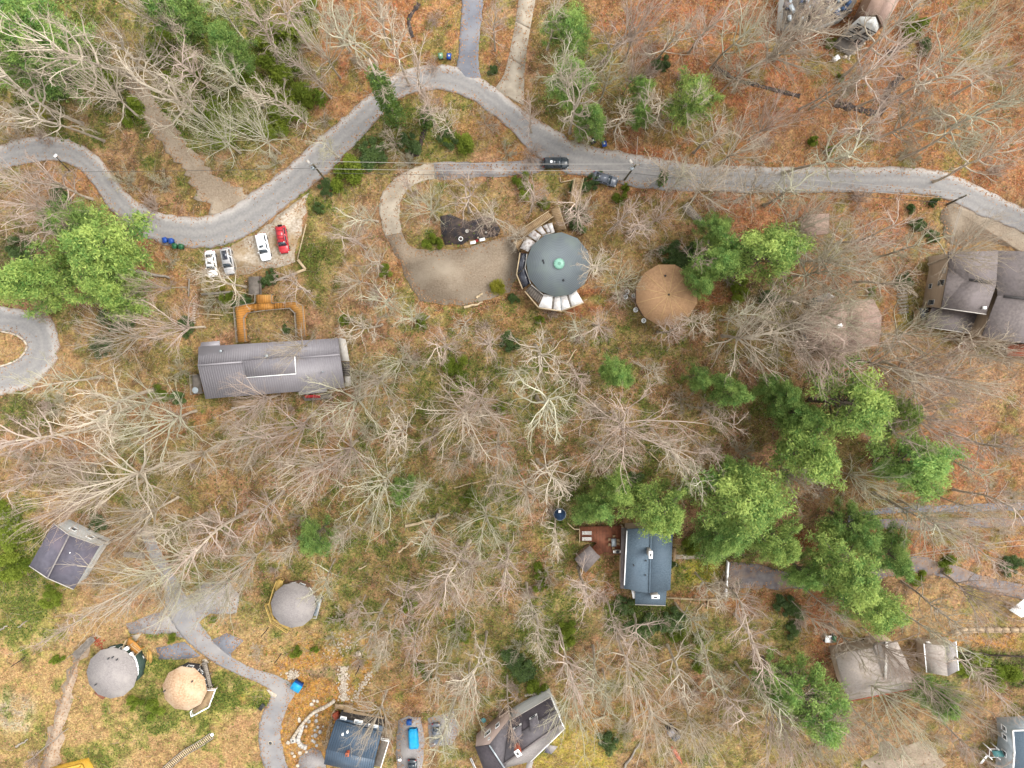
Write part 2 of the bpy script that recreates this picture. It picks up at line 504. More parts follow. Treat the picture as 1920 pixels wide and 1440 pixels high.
CURVE_O = [(814, 306), (782, 312), (748, 329), (722, 354), (711, 382), (714, 412), (722, 442)]
CURVE_I = [(814, 336), (796, 338), (771, 350), (753, 372), (749, 398), (751, 420), (753, 436)]
YARD = [(722, 440), (753, 434), (768, 458), (800, 470), (850, 466), (890, 462), (930, 446), (972, 440), (976, 480), (966, 520), (958, 548), (930, 556), (872, 574), (820, 570), (790, 562), (766, 530), (748, 490)]
PARK = [(384, 474), (440, 456), (480, 440), (520, 408), (562, 374), (576, 362), (572, 398), (560, 450), (552, 494), (520, 500), (470, 512), (420, 520), (392, 512)]
LOOP = [(-60, 560), (0, 572), (50, 578), (96, 594), (108, 622), (111, 652), (102, 684), (80, 712), (44, 732), (0, 742), (-60, 752)]
LOOP_IN = [(-60, 612), (0, 621), (24, 626), (40, 634), (50, 647), (46, 661), (30, 676), (0, 687), (-60, 700)]
ROUND_L = [(262, 992), (275, 1030), (296, 1075), (310, 1110), (312, 1140), (318, 1160), (346, 1198), (392, 1236), (440, 1262), (490, 1284), (508, 1304), (494, 1334), (485, 1370), (487, 1410), (500, 1450), (515, 1500)]
ROUND_R = [(284, 994), (298, 1028), (322, 1070), (344, 1110), (362, 1140), (372, 1165), (394, 1196), (428, 1228), (470, 1252), (515, 1266), (556, 1290), (540, 1324), (527, 1362), (528, 1398), (540, 1445), (560, 1500)]
APRON = [(236, 1170), (300, 1148), (345, 1120), (385, 1094), (430, 1090), (446, 1118), (444, 1148), (392, 1152), (372, 1166), (346, 1196), (310, 1186), (246, 1190)]
PAD_W = [(292, 1215), (345, 1204), (376, 1231), (350, 1236), (298, 1237)]
PAD_E = [(386, 1206), (425, 1187), (457, 1201), (433, 1225), (436, 1243), (408, 1226)]
CAR_PAD = [(748, 1352), (765, 1344), (788, 1346), (796, 1380), (792, 1450), (745, 1450), (742, 1400)]
CAR_PAD2 = [(800, 1345), (850, 1335), (862, 1370), (846, 1396), (806, 1400)]
BLUE_GRAVEL = [(556, 1450), (562, 1420), (574, 1411), (588, 1401), (602, 1408), (608, 1428), (612, 1450)]
EAST_A = [(1590, 968), (1640, 955), (1700, 950), (1780, 948), (1860, 944), (1990, 940)]
EAST_A2 = [(1590, 984), (1640, 966), (1700, 961), (1780, 960), (1860, 958), (1990, 955)]
EAST_B = [(1596, 976), (1660, 972), (1740, 978), (1830, 972), (1990, 968)]
EAST_B2 = [(1600, 994), (1660, 990), (1740, 994), (1830, 988), (1990, 984)]
LOW_A = [(1366, 1054), (1440, 1062), (1500, 1078), (1600, 1070), (1690, 1050), (1730, 1044), (1800, 1064), (1860, 1084), (1990, 1110)]
LOW_B = [(1366, 1102), (1440, 1104), (1500, 1104), (1600, 1094), (1690, 1078), (1730, 1074), (1800, 1094), (1860, 1112), (1990, 1140)]
EAST_DRIVE = [(1762, 396), (1790, 380), (1830, 398), (1900, 426), (1990, 466), (1990, 540), (1900, 470), (1846, 446), (1800, 460), (1776, 448)]
PATH_W = [(118, 1290), (128, 1260), (140, 1225), (172, 1188), (184, 1196), (158, 1230), (142, 1280), (128, 1320), (118, 1380), (104, 1450), (76, 1450), (92, 1380), (104, 1320)]
BOTTOM_YARD = [(1640, 1450), (1612, 1425), (1650, 1400), (1716, 1392), (1760, 1412), (1768, 1450)]

M['path_dirt'] = mat('path_dirt', A(190, 168, 146), A(170, 148, 126), 0.8, 0.95, 0.8, 7, c3=A(206, 184, 158), scale3=0.3)

def road_poly(a, b):
    return list(a) + list(b)[::-1]

HARD = [road_poly(ROAD_T, ROAD_B), road_poly(SIDE_L, SIDE_R), road_poly(CONC_L, CONC_R), road_poly(LANE_L, LANE_R), DRIVE_GREY, road_poly(CURVE_O, CURVE_I), YARD, PARK, APRON,
        road_poly(ROUND_L, ROUND_R), PAD_W, PAD_E, CAR_PAD, CAR_PAD2, BLUE_GRAVEL, road_poly(EAST_A, EAST_A2), road_poly(EAST_B, EAST_B2), road_poly(LOW_A, LOW_B), PATH_W]
ROOFS = [[(372, 640), (640, 634), (658, 724), (388, 748)], [(975, 425), (1120, 425), (1120, 580), (975, 580)], [(1195, 500), (1303, 500), (1303, 608), (1195, 608)],
         [(1716, 480), (1920, 470), (1920, 640), (1735, 612)], [(1500, 565), (1652, 562), (1652, 650), (1510, 660)], [(1162, 995), (1260, 995), (1256, 1136), (1164, 1105)],
         [(55, 1062), (100, 981), (190, 1022), (138, 1105)], [(165, 1220), (262, 1220), (262, 1308), (165, 1308)], [(304, 1252), (388, 1252), (388, 1334), (304, 1334)],
         [(508, 1094), (596, 1094), (596, 1178), (508, 1178)], [(610, 1340), (730, 1340), (715, 1440), (608, 1440)], [(886, 1400), (1032, 1306), (1058, 1366), (950, 1440)],
         [(1565, 1225), (1800, 1205), (1797, 1260), (1592, 1314)], [(1078, 1045), (1102, 1024), (1124, 1044), (1098, 1072)]]

# ------------------------------------------------------------------ GROUND: one sheet, finely divided in view, out to the horizon
gx = np.concatenate([[-1500, -600, -300, -190], np.arange(-150, -120, 1.0), np.arange(-120, 120.01, 0.5), np.arange(121, 151, 1.0), [190, 300, 600, 1500]])
gy = np.concatenate([[-1500, -600, -300, -170], np.arange(-134, -104, 1.0), np.arange(-104, 78.01, 0.5), np.arange(79, 109, 1.0), [150, 300, 600, 1500]])
GX, GY = np.meshgrid(gx, gy)
PX, PY = to_px(GX, GY)
n1, n2, n3 = fbm(GX / 9, GY / 9), fbm(GX / 3.2 + 40, GY / 3.2 + 9), fbm(GX / 1.1 + 80, GY / 1.1 + 33, 3)

def mixc(c, col, w):
    return c + (np.array(col, float) - c) * w[..., None]

cover = np.zeros(GX.shape + (3,)) + np.array([162.0, 132, 94])
cover = mixc(cover, (182, 140, 112), np.clip((n1 - 0.48) * 6, 0, 1))
cover = mixc(cover, (142, 128, 76), np.clip((n2 - 0.52) * 7, 0, 1) * 0.8)
cover = mixc(cover, (120, 92, 66), np.clip((n3 - 0.56) * 7, 0, 1) * 0.6)
RUST, ORANGE, TAN, PINK, OLIVE, MOSS, GRASS, LIME, DARKG, STRAW, SOIL, BROWN = ((172, 108, 73), (184, 134, 92), (200, 164, 116), (186, 142, 114), (138, 128, 72), (116, 120, 58),
                                                                              (132, 144, 66), (150, 162, 72), (76, 92, 52), (206, 174, 122), (200, 146, 72), (146, 108, 76))
BLOBS = [
    (1500, 150, 560, 300, RUST, .85), (1300, 80, 260, 140, RUST, .7), (1700, 260, 280, 120, ORANGE, .6), (720, 60, 190, 170, RUST, .8), (840, 70, 40, 120, ORANGE, .9),
    (640, 200, 90, 60, ORANGE, .8), (930, 130, 40, 90, ORANGE, .8), (1880, 310, 120, 70, RUST, .8), (1560, 290, 300, 24, ORANGE, .8), (1180, 300, 110, 20, RUST, .9),
    (200, 90, 330, 190, MOSS, .75), (430, 170, 190, 140, GRASS, .6), (420, 60, 160, 70, GRASS, .6), (60, 110, 130, 100, GRASS, .6), (200, 120, 120, 60, PINK, .5),
    (1090, 160, 110, 120, OLIVE, .8), (1060, 70, 70, 80, MOSS, .7), (1250, 200, 90, 60, OLIVE, .7), (400, 380, 60, 34, ORANGE, .9), (480, 320, 60, 30, TAN, .8), (360, 360, 30, 40, OLIVE, .7),
    (150, 350, 50, 60, ORANGE, .8), (110, 330, 60, 20, ORANGE, .8), (250, 430, 40, 50, ORANGE, .9), (300, 510, 60, 50, ORANGE, .7), (60, 400, 110, 70, PINK, .6), (30, 480, 60, 60, DARKG, .6),
    (780, 240, 130, 50, MOSS, .85), (850, 270, 120, 30, OLIVE, .8), (690, 280, 60, 40, DARKG, .5), (900, 235, 60, 30, ORANGE, .7), (660, 340, 60, 30, OLIVE, .8), (950, 280, 60, 16, ORANGE, .8),
    (610, 440, 50, 90, GRASS, .75), (600, 520, 40, 60, MOSS, .8), (620, 430, 40, 30, PINK, .5), (690, 450, 50, 80, PINK, .6), (720, 530, 50, 60, RUST, .5), (790, 590, 60, 50, ORANGE, .8),
    (700, 620, 120, 60, PINK, .5), (880, 370, 90, 40, OLIVE, .6), (800, 470, 20, 50, GRASS, .7), (900, 590, 90, 40, RUST, .5), (940, 600, 60, 40, BROWN, .6),
    (480, 590, 70, 30, OLIVE, .7), (420, 590, 50, 40, MOSS, .55), (500, 600, 50, 25, TAN, .5), (370, 640, 40, 60, TAN, .6), (300, 600, 60, 60, TAN, .5), (330, 690, 60, 30, OLIVE, .6),
    (150, 660, 60, 60, TAN, .7), (150, 740, 90, 40, STRAW, .6), (130, 830, 50, 50, ORANGE, .8), (300, 780, 90, 40, RUST, .6), (390, 760, 60, 40, ORANGE, .5), (60, 780, 80, 50, DARKG, .5), (50, 700, 40, 20, TAN, .7),
    (20, 650, 40, 30, TAN, .8), (330, 890, 80, 50, OLIVE, .7), (90, 880, 50, 40, DARKG, .45), (220, 910, 60, 40, MOSS, .6), (420, 880, 60, 60, ORANGE, .4), (80, 950, 70, 40, TAN, .5),
    (30, 1020, 60, 90, LIME, .8), (60, 1110, 110, 60, GRASS, .8), (100, 1120, 30, 40, OLIVE, .7), (200, 1100, 90, 60, TAN, .5),
    (230, 1300, 330, 190, STRAW, .75), (60, 1180, 90, 60, GRASS, .75), (180, 1160, 90, 30, TAN, .7), (60, 1370, 100, 70, OLIVE, .6), (310, 1250, 60, 26, LIME, .85), (300, 1330, 60, 50, GRASS, .75), (440, 1300, 80, 40, GRASS, .8),
    (400, 1330, 50, 60, LIME, .6), (180, 1420, 70, 30, GRASS, .6), (440, 1400, 50, 60, TAN, .7), (20, 1330, 50, 40, (206, 196, 184), .9), (60, 1260, 60, 60, TAN, .5), (330, 1185, 60, 18, GRASS, .7),
    (565, 1200, 120, 75, STRAW, .95), (620, 1130, 50, 60, STRAW, .85), (560, 1060, 60, 30, STRAW, .7), (470, 1150, 40, 30, MOSS, .5), (560, 1230, 40, 18, MOSS, .6), (630, 1170, 30, 30, GRASS, .6),
    (600, 1290, 110, 85, SOIL, 1), (665, 1270, 40, 50, SOIL, .95), (550, 1370, 48, 85, SOIL, 1), (600, 1400, 50, 40, SOIL, .7), (620, 1260, 50, 16, (150, 128, 112), .9), (490, 1310, 24, 18, LIME, .9),
    (1010, 700, 220, 120, OLIVE, .4), (850, 720, 120, 60, MOSS, .5), (1100, 640, 120, 60, BROWN, .5), (1080, 560, 60, 40, RUST, .8), (1240, 700, 120, 60, BROWN, .5), (1140, 830, 140, 70, BROWN, .4),
    (760, 910, 140, 90, OLIVE, .6), (600, 860, 80, 80, RUST, .35), (880, 960, 100, 60, MOSS, .5), (820, 1050, 100, 60, OLIVE, .5), (700, 1060, 80, 40, MOSS, .4), (930, 850, 80, 60, RUST, .3),
    (1080, 930, 60, 60, DARKG, .5), (1040, 1010, 40, 30, GRASS, .6), (1020, 1060, 60, 50, BROWN, .4), (1130, 1090, 40, 40, RUST, .5), (1200, 1160, 90, 40, (62, 82, 46), .85), (1060, 1160, 60, 50, GRASS, .5),
    (1310, 1075, 48, 30, (150, 148, 50), .95), (1310, 1035, 50, 14, GRASS, .7), (1300, 1110, 60, 16, RUST, .7), (1420, 1130, 80, 30, RUST, .6), (1400, 1010, 120, 50, DARKG, .4),
    (1300, 1200, 120, 60, OLIVE, .4), (980, 1250, 60, 80, MOSS, .75), (930, 1200, 60, 50, MOSS, .6), (860, 1230, 70, 60, OLIVE, .7), (870, 1285, 60, 24, PINK, .8), (720, 1290, 60, 40, OLIVE, .5), (760, 1300, 50, 30, RUST, .5),
    (1080, 1410, 90, 60, (184, 168, 74), .85), (1150, 1340, 60, 40, (180, 124, 70), .7), (1200, 1320, 40, 30, ORANGE, .5), (1290, 1320, 90, 50, BROWN, .5), (1320, 1400, 80, 50, MOSS, .55),
    (1540, 1190, 50, 60, RUST, .8), (1500, 1120, 60, 20, RUST, .7), (1480, 1200, 40, 60, OLIVE, .5), (1620, 1010, 180, 30, RUST, .6), (1560, 920, 60, 50, BROWN, .7), (1700, 1020, 220, 30, RUST, .8),
    (1800, 860, 160, 90, RUST, .75), (1780, 740, 180, 70, PINK, .6), (1640, 700, 90, 40, BROWN, .5), (1820, 1160, 140, 24, TAN, .8), (1860, 1205, 90, 22, (184, 130, 70), .9), (1860, 1250, 100, 40, DARKG, .7), (1740, 1140, 60, 40, TAN, .7),
    (1840, 1040, 140, 30, RUST, .6), (1650, 1330, 60, 30, BROWN, .6), (1760, 1300, 50, 30, GRASS, .7), (1700, 1390, 120, 40, PINK, .5), (1450, 1400, 120, 50, OLIVE, .5), (1850, 1400, 60, 60, PINK, .6),
    (1640, 480, 140, 100, PINK, .6), (1660, 430, 50, 50, RUST, .7), (1700, 570, 30, 60, OLIVE, .8), (1690, 590, 24, 50, (164, 148, 64), .6), (1670, 560, 30, 60, RUST, .6), (1540, 530, 60, 30, RUST, .7),
    (1400, 400, 70, 30, RUST, .8), (1180, 420, 70, 50, OLIVE, .5), (1310, 620, 60, 50, BROWN, .7), (1360, 560, 50, 40, RUST, .7), (1820, 410, 70, 30, TAN, .8), (1860, 440, 80, 40, TAN, .8), (1900, 700, 60, 60, PINK, .5),
    (1440, 560, 60, 40, DARKG, .4), (1450, 650, 100, 40, OLIVE, .5), (1200, 620, 50, 50, OLIVE, .6),
]
for bx, by, rx, ry, c, w in BLOBS:
    d = np.sqrt(((PX - bx) / rx) ** 2 + ((PY - by) / ry) ** 2)
    f = np.clip((1.15 - d) * 2.2 + (n2 - 0.5) * 2.4 + (n3 - 0.5) * 1.2, 0, 1) * (d < 1.6)
    cover = mixc(cover, c, f * w)
n4 = fbm(GX / 5.5 + 140, GY / 5.5 + 71)
n5 = fbm(GX / 1.9 + 210, GY / 1.9 + 17, 3)
cover = mixc(cover, (128, 132, 68), np.clip((n4 - 0.47) * 6, 0, 1) * np.clip((n5 - .38) * 5, 0, 1) * 0.72)
cover = mixc(cover, (188, 160, 126), np.clip((0.46 - n4) * 6, 0, 1) * np.clip((n5 - .45) * 5, 0, 1) * 0.5)
LOWL = np.clip((560 - PX) / 80, 0, 1) * np.clip((PY - 1120) / 60, 0, 1)
cover = mixc(cover, (142, 146, 76), LOWL * np.clip((n4 - .44) * 6, 0, 1) * np.clip((n5 - .4) * 4, 0, 1) * .42)
# fine mottling: every patch mixes a little of leaf litter, bare earth and green
cover = mixc(cover, (88, 70, 50), np.clip((n3 - 0.52) * 5, 0, 1) * 0.4)
MID = np.exp(-(((PX - 950) / 560) ** 2 + ((PY - 900) / 380) ** 2) ** 2)
cover = mixc(cover, (126, 128, 70), MID * np.clip((n5 - .44) * 6, 0, 1) * .62)
cover = mixc(cover, (216, 178, 142), np.clip((0.43 - n3) * 6, 0, 1) * 0.4)
far = (np.abs(GX) > 151) | (GY < -135) | (GY > 109)
cover[far] = np.array([146.0, 116, 80])
ROADMASK = np.zeros(PX.shape, bool)
for poly in HARD + ROOFS:
    ROADMASK |= inside(poly, PX, PY)
ROADMASK |= inside(LOOP, PX, PY) & ~inside(LOOP_IN, PX, PY)
ROADMASK |= inside(EAST_DRIVE, PX, PY)
_g = cover.mean(-1, keepdims=True)
cover = (_g + (cover - _g) * 0.98) * np.array([.985, .965, .90])
# litter and silt darken the verge beside the roads
z = -0.22 * fbm(GX / 2.1 + 11, GY / 2.1 + 5, 3)
z[(np.abs(GX) > 125) | (GY < -106) | (GY > 80)] = -0.1
z[ROADMASK] = -0.12
gm = bpy.data.materials.new('ground_cover')
gm.use_nodes = True
nt = gm.node_tree
nt.nodes.clear()
N, L = nt.nodes.new, nt.links.new
o_, b_, at_ = N("ShaderNodeOutputMaterial"), N("ShaderNodeBsdfPrincipled"), N("ShaderNodeAttribute")
at_.attribute_name = 'cover'
b_.inputs['Roughness'].default_value = 0.95
b_.inputs['Specular IOR Level'].default_value = 0.15
tc_ = N("ShaderNodeTexCoord")
def gnoise(sc, dt):
    n = N("ShaderNodeTexNoise")
    n.inputs['Scale'].default_value, n.inputs['Detail'].default_value = sc, dt
    n.inputs['Roughness'].default_value = 0.65
    L(tc_.outputs['Object'], n.inputs['Vector'])
    return n.outputs['Fac']
vo = N("ShaderNodeTexVoronoi")
vo.inputs['Scale'].default_value = 4.2
L(tc_.outputs['Object'], vo.inputs['Vector'])
leafv = N("ShaderNodeHueSaturation")
sep = N("ShaderNodeSeparateColor")
L(vo.outputs['Color'], sep.inputs[0])
mr = N("ShaderNodeMapRange")
mr.inputs[3].default_value, mr.inputs[4].default_value = 0.62, 1.36
L(sep.outputs[0], mr.inputs[0])
mr2 = N("ShaderNodeMapRange")
mr2.inputs[3].default_value, mr2.inputs[4].default_value = 0.485, 0.515
L(sep.outputs[1], mr2.inputs[0])
L(at_.outputs['Color'], leafv.inputs['Color'])
L(mr.outputs[0], leafv.inputs['Value'])
L(mr2.outputs[0], leafv.inputs['Hue'])
mx = N("ShaderNodeMix")
mx.data_type = 'RGBA'
mx.blend_type = 'MULTIPLY'
mx.inputs[0].default_value = 1.0
mr3 = N("ShaderNodeMapRange")
mr3.inputs[1].default_value, mr3.inputs[2].default_value = 0.3, 0.7
mr3.inputs[3].default_value, mr3.inputs[4].default_value = 0.72, 1.25
L(gnoise(1.6, 8.0), mr3.inputs[0])
L(leafv.outputs[0], mx.inputs[6])
L(mr3.outputs[0], mx.inputs[7])
L(mx.outputs[2], b_.inputs['Base Color'])
bp_ = N("ShaderNodeBump")
bp_.inputs['Strength'].default_value, bp_.inputs['Distance'].default_value = 0.9, 0.12
L(gnoise(5.0, 6.0), bp_.inputs['Height'])
L(bp_.outputs[0], b_.inputs['Normal'])
L(b_.outputs[0], o_.inputs[0])
nyg, nxg = GX.shape
idx = np.arange(nyg * nxg).reshape(nyg, nxg)
F = np.stack([idx[:-1, :-1], idx[:-1, 1:], idx[1:, 1:], idx[1:, :-1]], -1).reshape(-1, 4)
g = MB().add(np.stack([GX, GY, z], -1).reshape(-1, 3), F)
me = g.mesh('ground', gm)
ca = me.color_attributes.new('cover', 'FLOAT_COLOR', 'POINT')
rgba = np.ones((nyg * nxg, 4), np.float32)
rgba[:, :3] = lin(np.clip(cover, 0, 255).reshape(-1, 3)) * 0.5
ca.data.foreach_set('color', rgba.ravel())
ground = kind(bpy.data.objects.new('ground', me), 'structure')
COL.objects.link(ground)

# ------------------------------------------------------------------ road sheets
def sheet_mb(poly, zt, jit=0.25, seed=0):
    """a flat sheet with a slightly ragged edge and a skirt into the ground"""
    w = [P(x, y) for x, y in poly]
    pts = []
    rs = random.Random(seed)
    for i in range(len(w)):
        a, b = w[i], w[(i + 1) % len(w)]
        m = max(1, int((b - a).length / 1.2))
        for k in range(m):
            q = a.lerp(b, k / m)
            pts.append(Vector((q.x + rs.uniform(-jit, jit), q.y + rs.uniform(-jit, jit), zt)))
    return MB().slab(pts, 0.3)

def sheet(name, poly, m, zt, jit=0.25, seed=0):
    return kind(sheet_mb(poly, zt, jit, seed).build(name, m), 'structure')

road_m = bpy.data.materials.new('worn_road')
road_m.use_nodes = True
nt = road_m.node_tree
nt.nodes.clear()
N, L = nt.nodes.new, nt.links.new
o_, b_, at_, tc_ = N("ShaderNodeOutputMaterial"), N("ShaderNodeBsdfPrincipled"), N("ShaderNodeAttribute"), N("ShaderNodeTexCoord")
at_.attribute_name = 'across'
b_.inputs['Roughness'].default_value = 0.88
b_.inputs['Specular IOR Level'].default_value = 0.25
rp = N("ShaderNodeValToRGB")
cr = rp.color_ramp
cr.elements[0].position, cr.elements[0].color = 0.0, A(172, 150, 130)
cr.elements[1].position, cr.elements[1].color = 1.0, A(158, 138, 122)
for p_, c_ in ((0.05, A(190, 181, 172)), (0.14, A(194, 188, 182)), (0.24, A(168, 164, 160)), (0.36, A(154, 151, 149)), (0.5, A(166, 162, 158)), (0.66, A(152, 149, 147)), (0.82, A(164, 160, 156)), (0.95, A(166, 163, 162))):
    e = cr.elements.new(p_)
    e.color = c_
nz = gnoise(0.5, 6.0)
ad = N("ShaderNodeMath")
ad.operation = 'MULTIPLY_ADD'
L(nz, ad.inputs[0])
ad.inputs[1].default_value = 0.34
sb = N("ShaderNodeMath")
sb.operation = 'SUBTRACT'
L(at_.outputs['Fac'], sb.inputs[0])
sb.inputs[1].default_value = 0.17
L(sb.outputs[0], ad.inputs[2])
L(ad.outputs[0], rp.inputs[0])
mx = N("ShaderNodeMix")
mx.data_type = 'RGBA'
mx.blend_type = 'MULTIPLY'
mx.inputs[0].default_value = 1.0
mr3 = N("ShaderNodeMapRange")
mr3.inputs[1].default_value, mr3.inputs[2].default_value = 0.3, 0.7
mr3.inputs[3].default_value, mr3.inputs[4].default_value = 0.84, 1.14
L(gnoise(2.4, 9.0), mr3.inputs[0])
L(rp.outputs[0], mx.inputs[6])
L(mr3.outputs[0], mx.inputs[7])
L(mx.outputs[2], b_.inputs['Base Color'])
bp_ = N("ShaderNodeBump")
bp_.inputs['Strength'].default_value, bp_.inputs['Distance'].default_value = 0.5, 0.03
L(gnoise(14.0, 4.0), bp_.inputs['Height'])
L(bp_.outputs[0], b_.inputs['Normal'])
L(b_.outputs[0], o_.inputs[0])

def strip(name, a, b, m, zt, n=120, cols=10, jit=0.12, seed=1, flip=False):
    la = smooth_line([P(*q) for q in a], n)
    lb = smooth_line([P(*q) for q in b], n)
    rs = np.random.RandomState(seed)
    d = lb - la
    la = la + d * (rs.randn(n, 1) * jit / 6)
    lb = lb - d * (rs.randn(n, 1) * jit / 6)
    t = np.linspace(0, 1, cols)
    V = la[:, None, :] + (lb - la)[:, None, :] * t[None, :, None]
    crown = 0.05 * (1 - (2 * t - 1) ** 2)
    V = np.concatenate([V, np.broadcast_to((zt + crown)[None, :, None], (n, cols, 1))], 2)
    V = np.concatenate([V[:, :1] - np.array([0, 0, .3]), V, V[:, -1:] - np.array([0, 0, .3])], 1)
    tt = np.concatenate([[0], t, [1]])
    if flip:
        tt = 1 - tt
    c2 = cols + 2
    ix = np.arange(n * c2).reshape(n, c2)
    F = np.stack([ix[:-1, :-1], ix[1:, :-1], ix[1:, 1:], ix[:-1, 1:]], -1).reshape(-1, 4)
    mb = MB().add(V.reshape(-1, 3), F, np.broadcast_to(tt[None], (n, c2)).ravel())
    return kind(mb.build(name, m, attr='across', smooth=True), 'structure')

strip('road', ROAD_T, ROAD_B, road_m, 0.02, 260, seed=2)
strip('side_road', SIDE_L, SIDE_R, M['asphalt_dark'], 0.008, 60, seed=3)
strip('gravel_lane', LANE_L, LANE_R, M['gravel'], 0.004, 40, jit=0.5, seed=4)
sheet('driveway', DRIVE_GREY, M['gravel_grey'], 0.0, 0.2, 5)
strip('concrete_driveway', CURVE_O, CURVE_I, M['concrete'], 0.006, 40, seed=6)
sheet('gravel_yard', YARD, M['gravel'], 0.0, 0.3, 7)
sheet('gravel_parking', PARK, M['gravel_white'], -0.004, 0.35, 8)
strip('turning_loop', [(-60, 560), (0, 574), (50, 580), (92, 592), (106, 620), (110, 652), (101, 684), (78, 712), (44, 731), (0, 741), (-60, 752)],
      [(-60, 612), (-20, 618), (4, 622), (26, 627), (40, 635), (49, 647), (45, 660), (31, 675), (4, 686), (-20, 691), (-60, 700)], road_m, 0.0, 60, seed=9)
strip('lower_road', ROUND_L, ROUND_R, M['asphalt'], 0.004, 90, seed=10)
sheet('gravel_apron', APRON, M['gravel_grey'], 0.0, 0.3, 11)
sheet('asphalt_pad', PAD_W, M['asphalt_dark'], -0.004, 0.08, 12)
sheet('asphalt_pad', PAD_E, M['asphalt_dark'], -0.004, 0.08, 13)
sheet('parking_pad', CAR_PAD, M['gravel_grey'], 0.0, 0.2, 14)
sheet('parking_pad', CAR_PAD2, M['gravel_grey'], 0.0, 0.2, 15)
sheet('blue_gravel', BLUE_GRAVEL, M['gravel_grey'], 0.0, 0.2, 16)
strip('woodland_lane', EAST_A, EAST_A2, M['asphalt_dark'], 0.0, 40, jit=.5, seed=17)
strip('woodland_lane', EAST_B, EAST_B2, M['leafy_lane'], 0.0, 40, jit=.5, seed=18)
strip('low_lane', LOW_A, LOW_B, M['leafy_lane'], 0.0, 50, jit=.3, seed=19)
sheet('gravel_forecourt', EAST_DRIVE, M['gravel'], -0.004, 0.4, 20)
sheet('dirt_path', PATH_W, M['path_dirt'], -0.03, 0.7, 21)
sheet('bottom_yard', BOTTOM_YARD, M['gravel'], -0.02, 1.1, 22)
sheet('garden_path', [(1262, 1040), (1362, 1038), (1362, 1046), (1262, 1049)], M['concrete'], -0.02, 0.1, 23)
sheet('grey_patio', [(1529, 558), (1552, 548), (1566, 556), (1542, 572), (1532, 572)], M['stone_grey'], 0.02, 0.05, 24)
sheet('concrete_landing', [(246, 1192), (265, 1188), (254, 1203)], M['concrete'], 0.02, 0.02, 25)
# the concrete drive is cast in slabs
la, lb = smooth_line([P(*q) for q in CONC_L], 91), smooth_line([P(*q) for q in CONC_R], 91)
drive = kind(MB().slab([(*q, -0.02) for q in np.vstack([la, lb[::-1]])], 0.3).build('concrete_drive', M['gravel']), 'structure')
for k in range(6):
    i0, i1 = k * 15, k * 15 + 15
    pts = [(*q, 0.02) for q in la[i0:i1 + 1]] + [(*q, 0.02) for q in lb[i0:i1 + 1][::-1]]
    cen = np.mean(np.array(pts), 0)
    pts = [tuple(cen + (np.array(p) - cen) * 0.985) for p in pts]
    MB().slab(pts, 0.1).build('slab', M['concrete'], drive)
# wet ditches
def ditch(name, line, w, m, zt=-0.015, n=30):
    l = smooth_line([P(*q) for q in line], n)
    t = np.gradient(l, axis=0)
    t /= np.linalg.norm(t, axis=1, keepdims=True)
    nn = np.stack([-t[:, 1], t[:, 0]], 1)
    ww = w * (0.6 + 0.8 * np.random.RandomState(3).rand(n, 1))
    a, b = l + nn * ww / 2, l - nn * ww / 2
    V = np.concatenate([np.c_[a, np.full(n, zt)], np.c_[b, np.full(n, zt)], np.c_[a, np.full(n, -.3)], np.c_[b, np.full(n, -.3)]])
    i = np.arange(n - 1)
    F = np.concatenate([np.stack([i + n, i + n + 1, i + 1, i], 1), np.stack([i, i + 1, i + 1 + 2 * n, i + 2 * n], 1), np.stack([i + n + 3 - 3, i + 3 * n, i + 3 * n + 1, i + n + 1], 1)])
    return kind(MB().add(V, F).build(name, m), 'structure')
ditch('ditch', [(1340, 124), (1380, 148), (1440, 165), (1500, 180)], 0.7, M['mud'])
ditch('ditch', [(1565, 193), (1600, 202), (1648, 213), (1656, 196), (1668, 168), (1692, 142)], 1.3, M['mud'])
ditch('ditch', [(803, 214), (797, 240), (790, 262), (783, 286), (770, 292)], 0.9, M['mud'])
ditch('ditch', [(786, 6), (776, 20), (767, 34), (768, 52), (774, 70)], 0.7, M['mud'])
ditch('ditch', [(1660, 100), (1680, 92), (1700, 84)], 0.9, M['mud'])

# ================================================================== BUILDINGS
def poly3(pts):
    return [P(*p) for p in pts]

def walls(root, eave, m, d=0.45, name='wall', top=0.12, z0=-0.4):
    """walls under the eave polygon (3-D points), d inside it, up to just under the roof"""
    w = inset(eave, d)
    n = len(w)
    V = [(p.x, p.y, z0) for p in w] + [(p.x, p.y, p.z - top) for p in w]
    F = [(i, (i + 1) % n, (i + 1) % n + n, i + n) for i in range(n)] + [tuple(range(n, 2 * n))]
    ar = sum(w[i].x * w[(i + 1) % n].y - w[(i + 1) % n].x * w[i].y for i in range(n))
    if ar < 0:
        F = [tuple(reversed(f)) for f in F]
    MB().add(V, F).build(name, m, root)
    return w

def roof(root, planes, m, t=0.18, name='roof', parent=None):
    mb = MB()
    for k, pl in enumerate(planes):
        mb.slab(pl, t + 0.002 * k)
    return mb.build(name, m, parent or root)

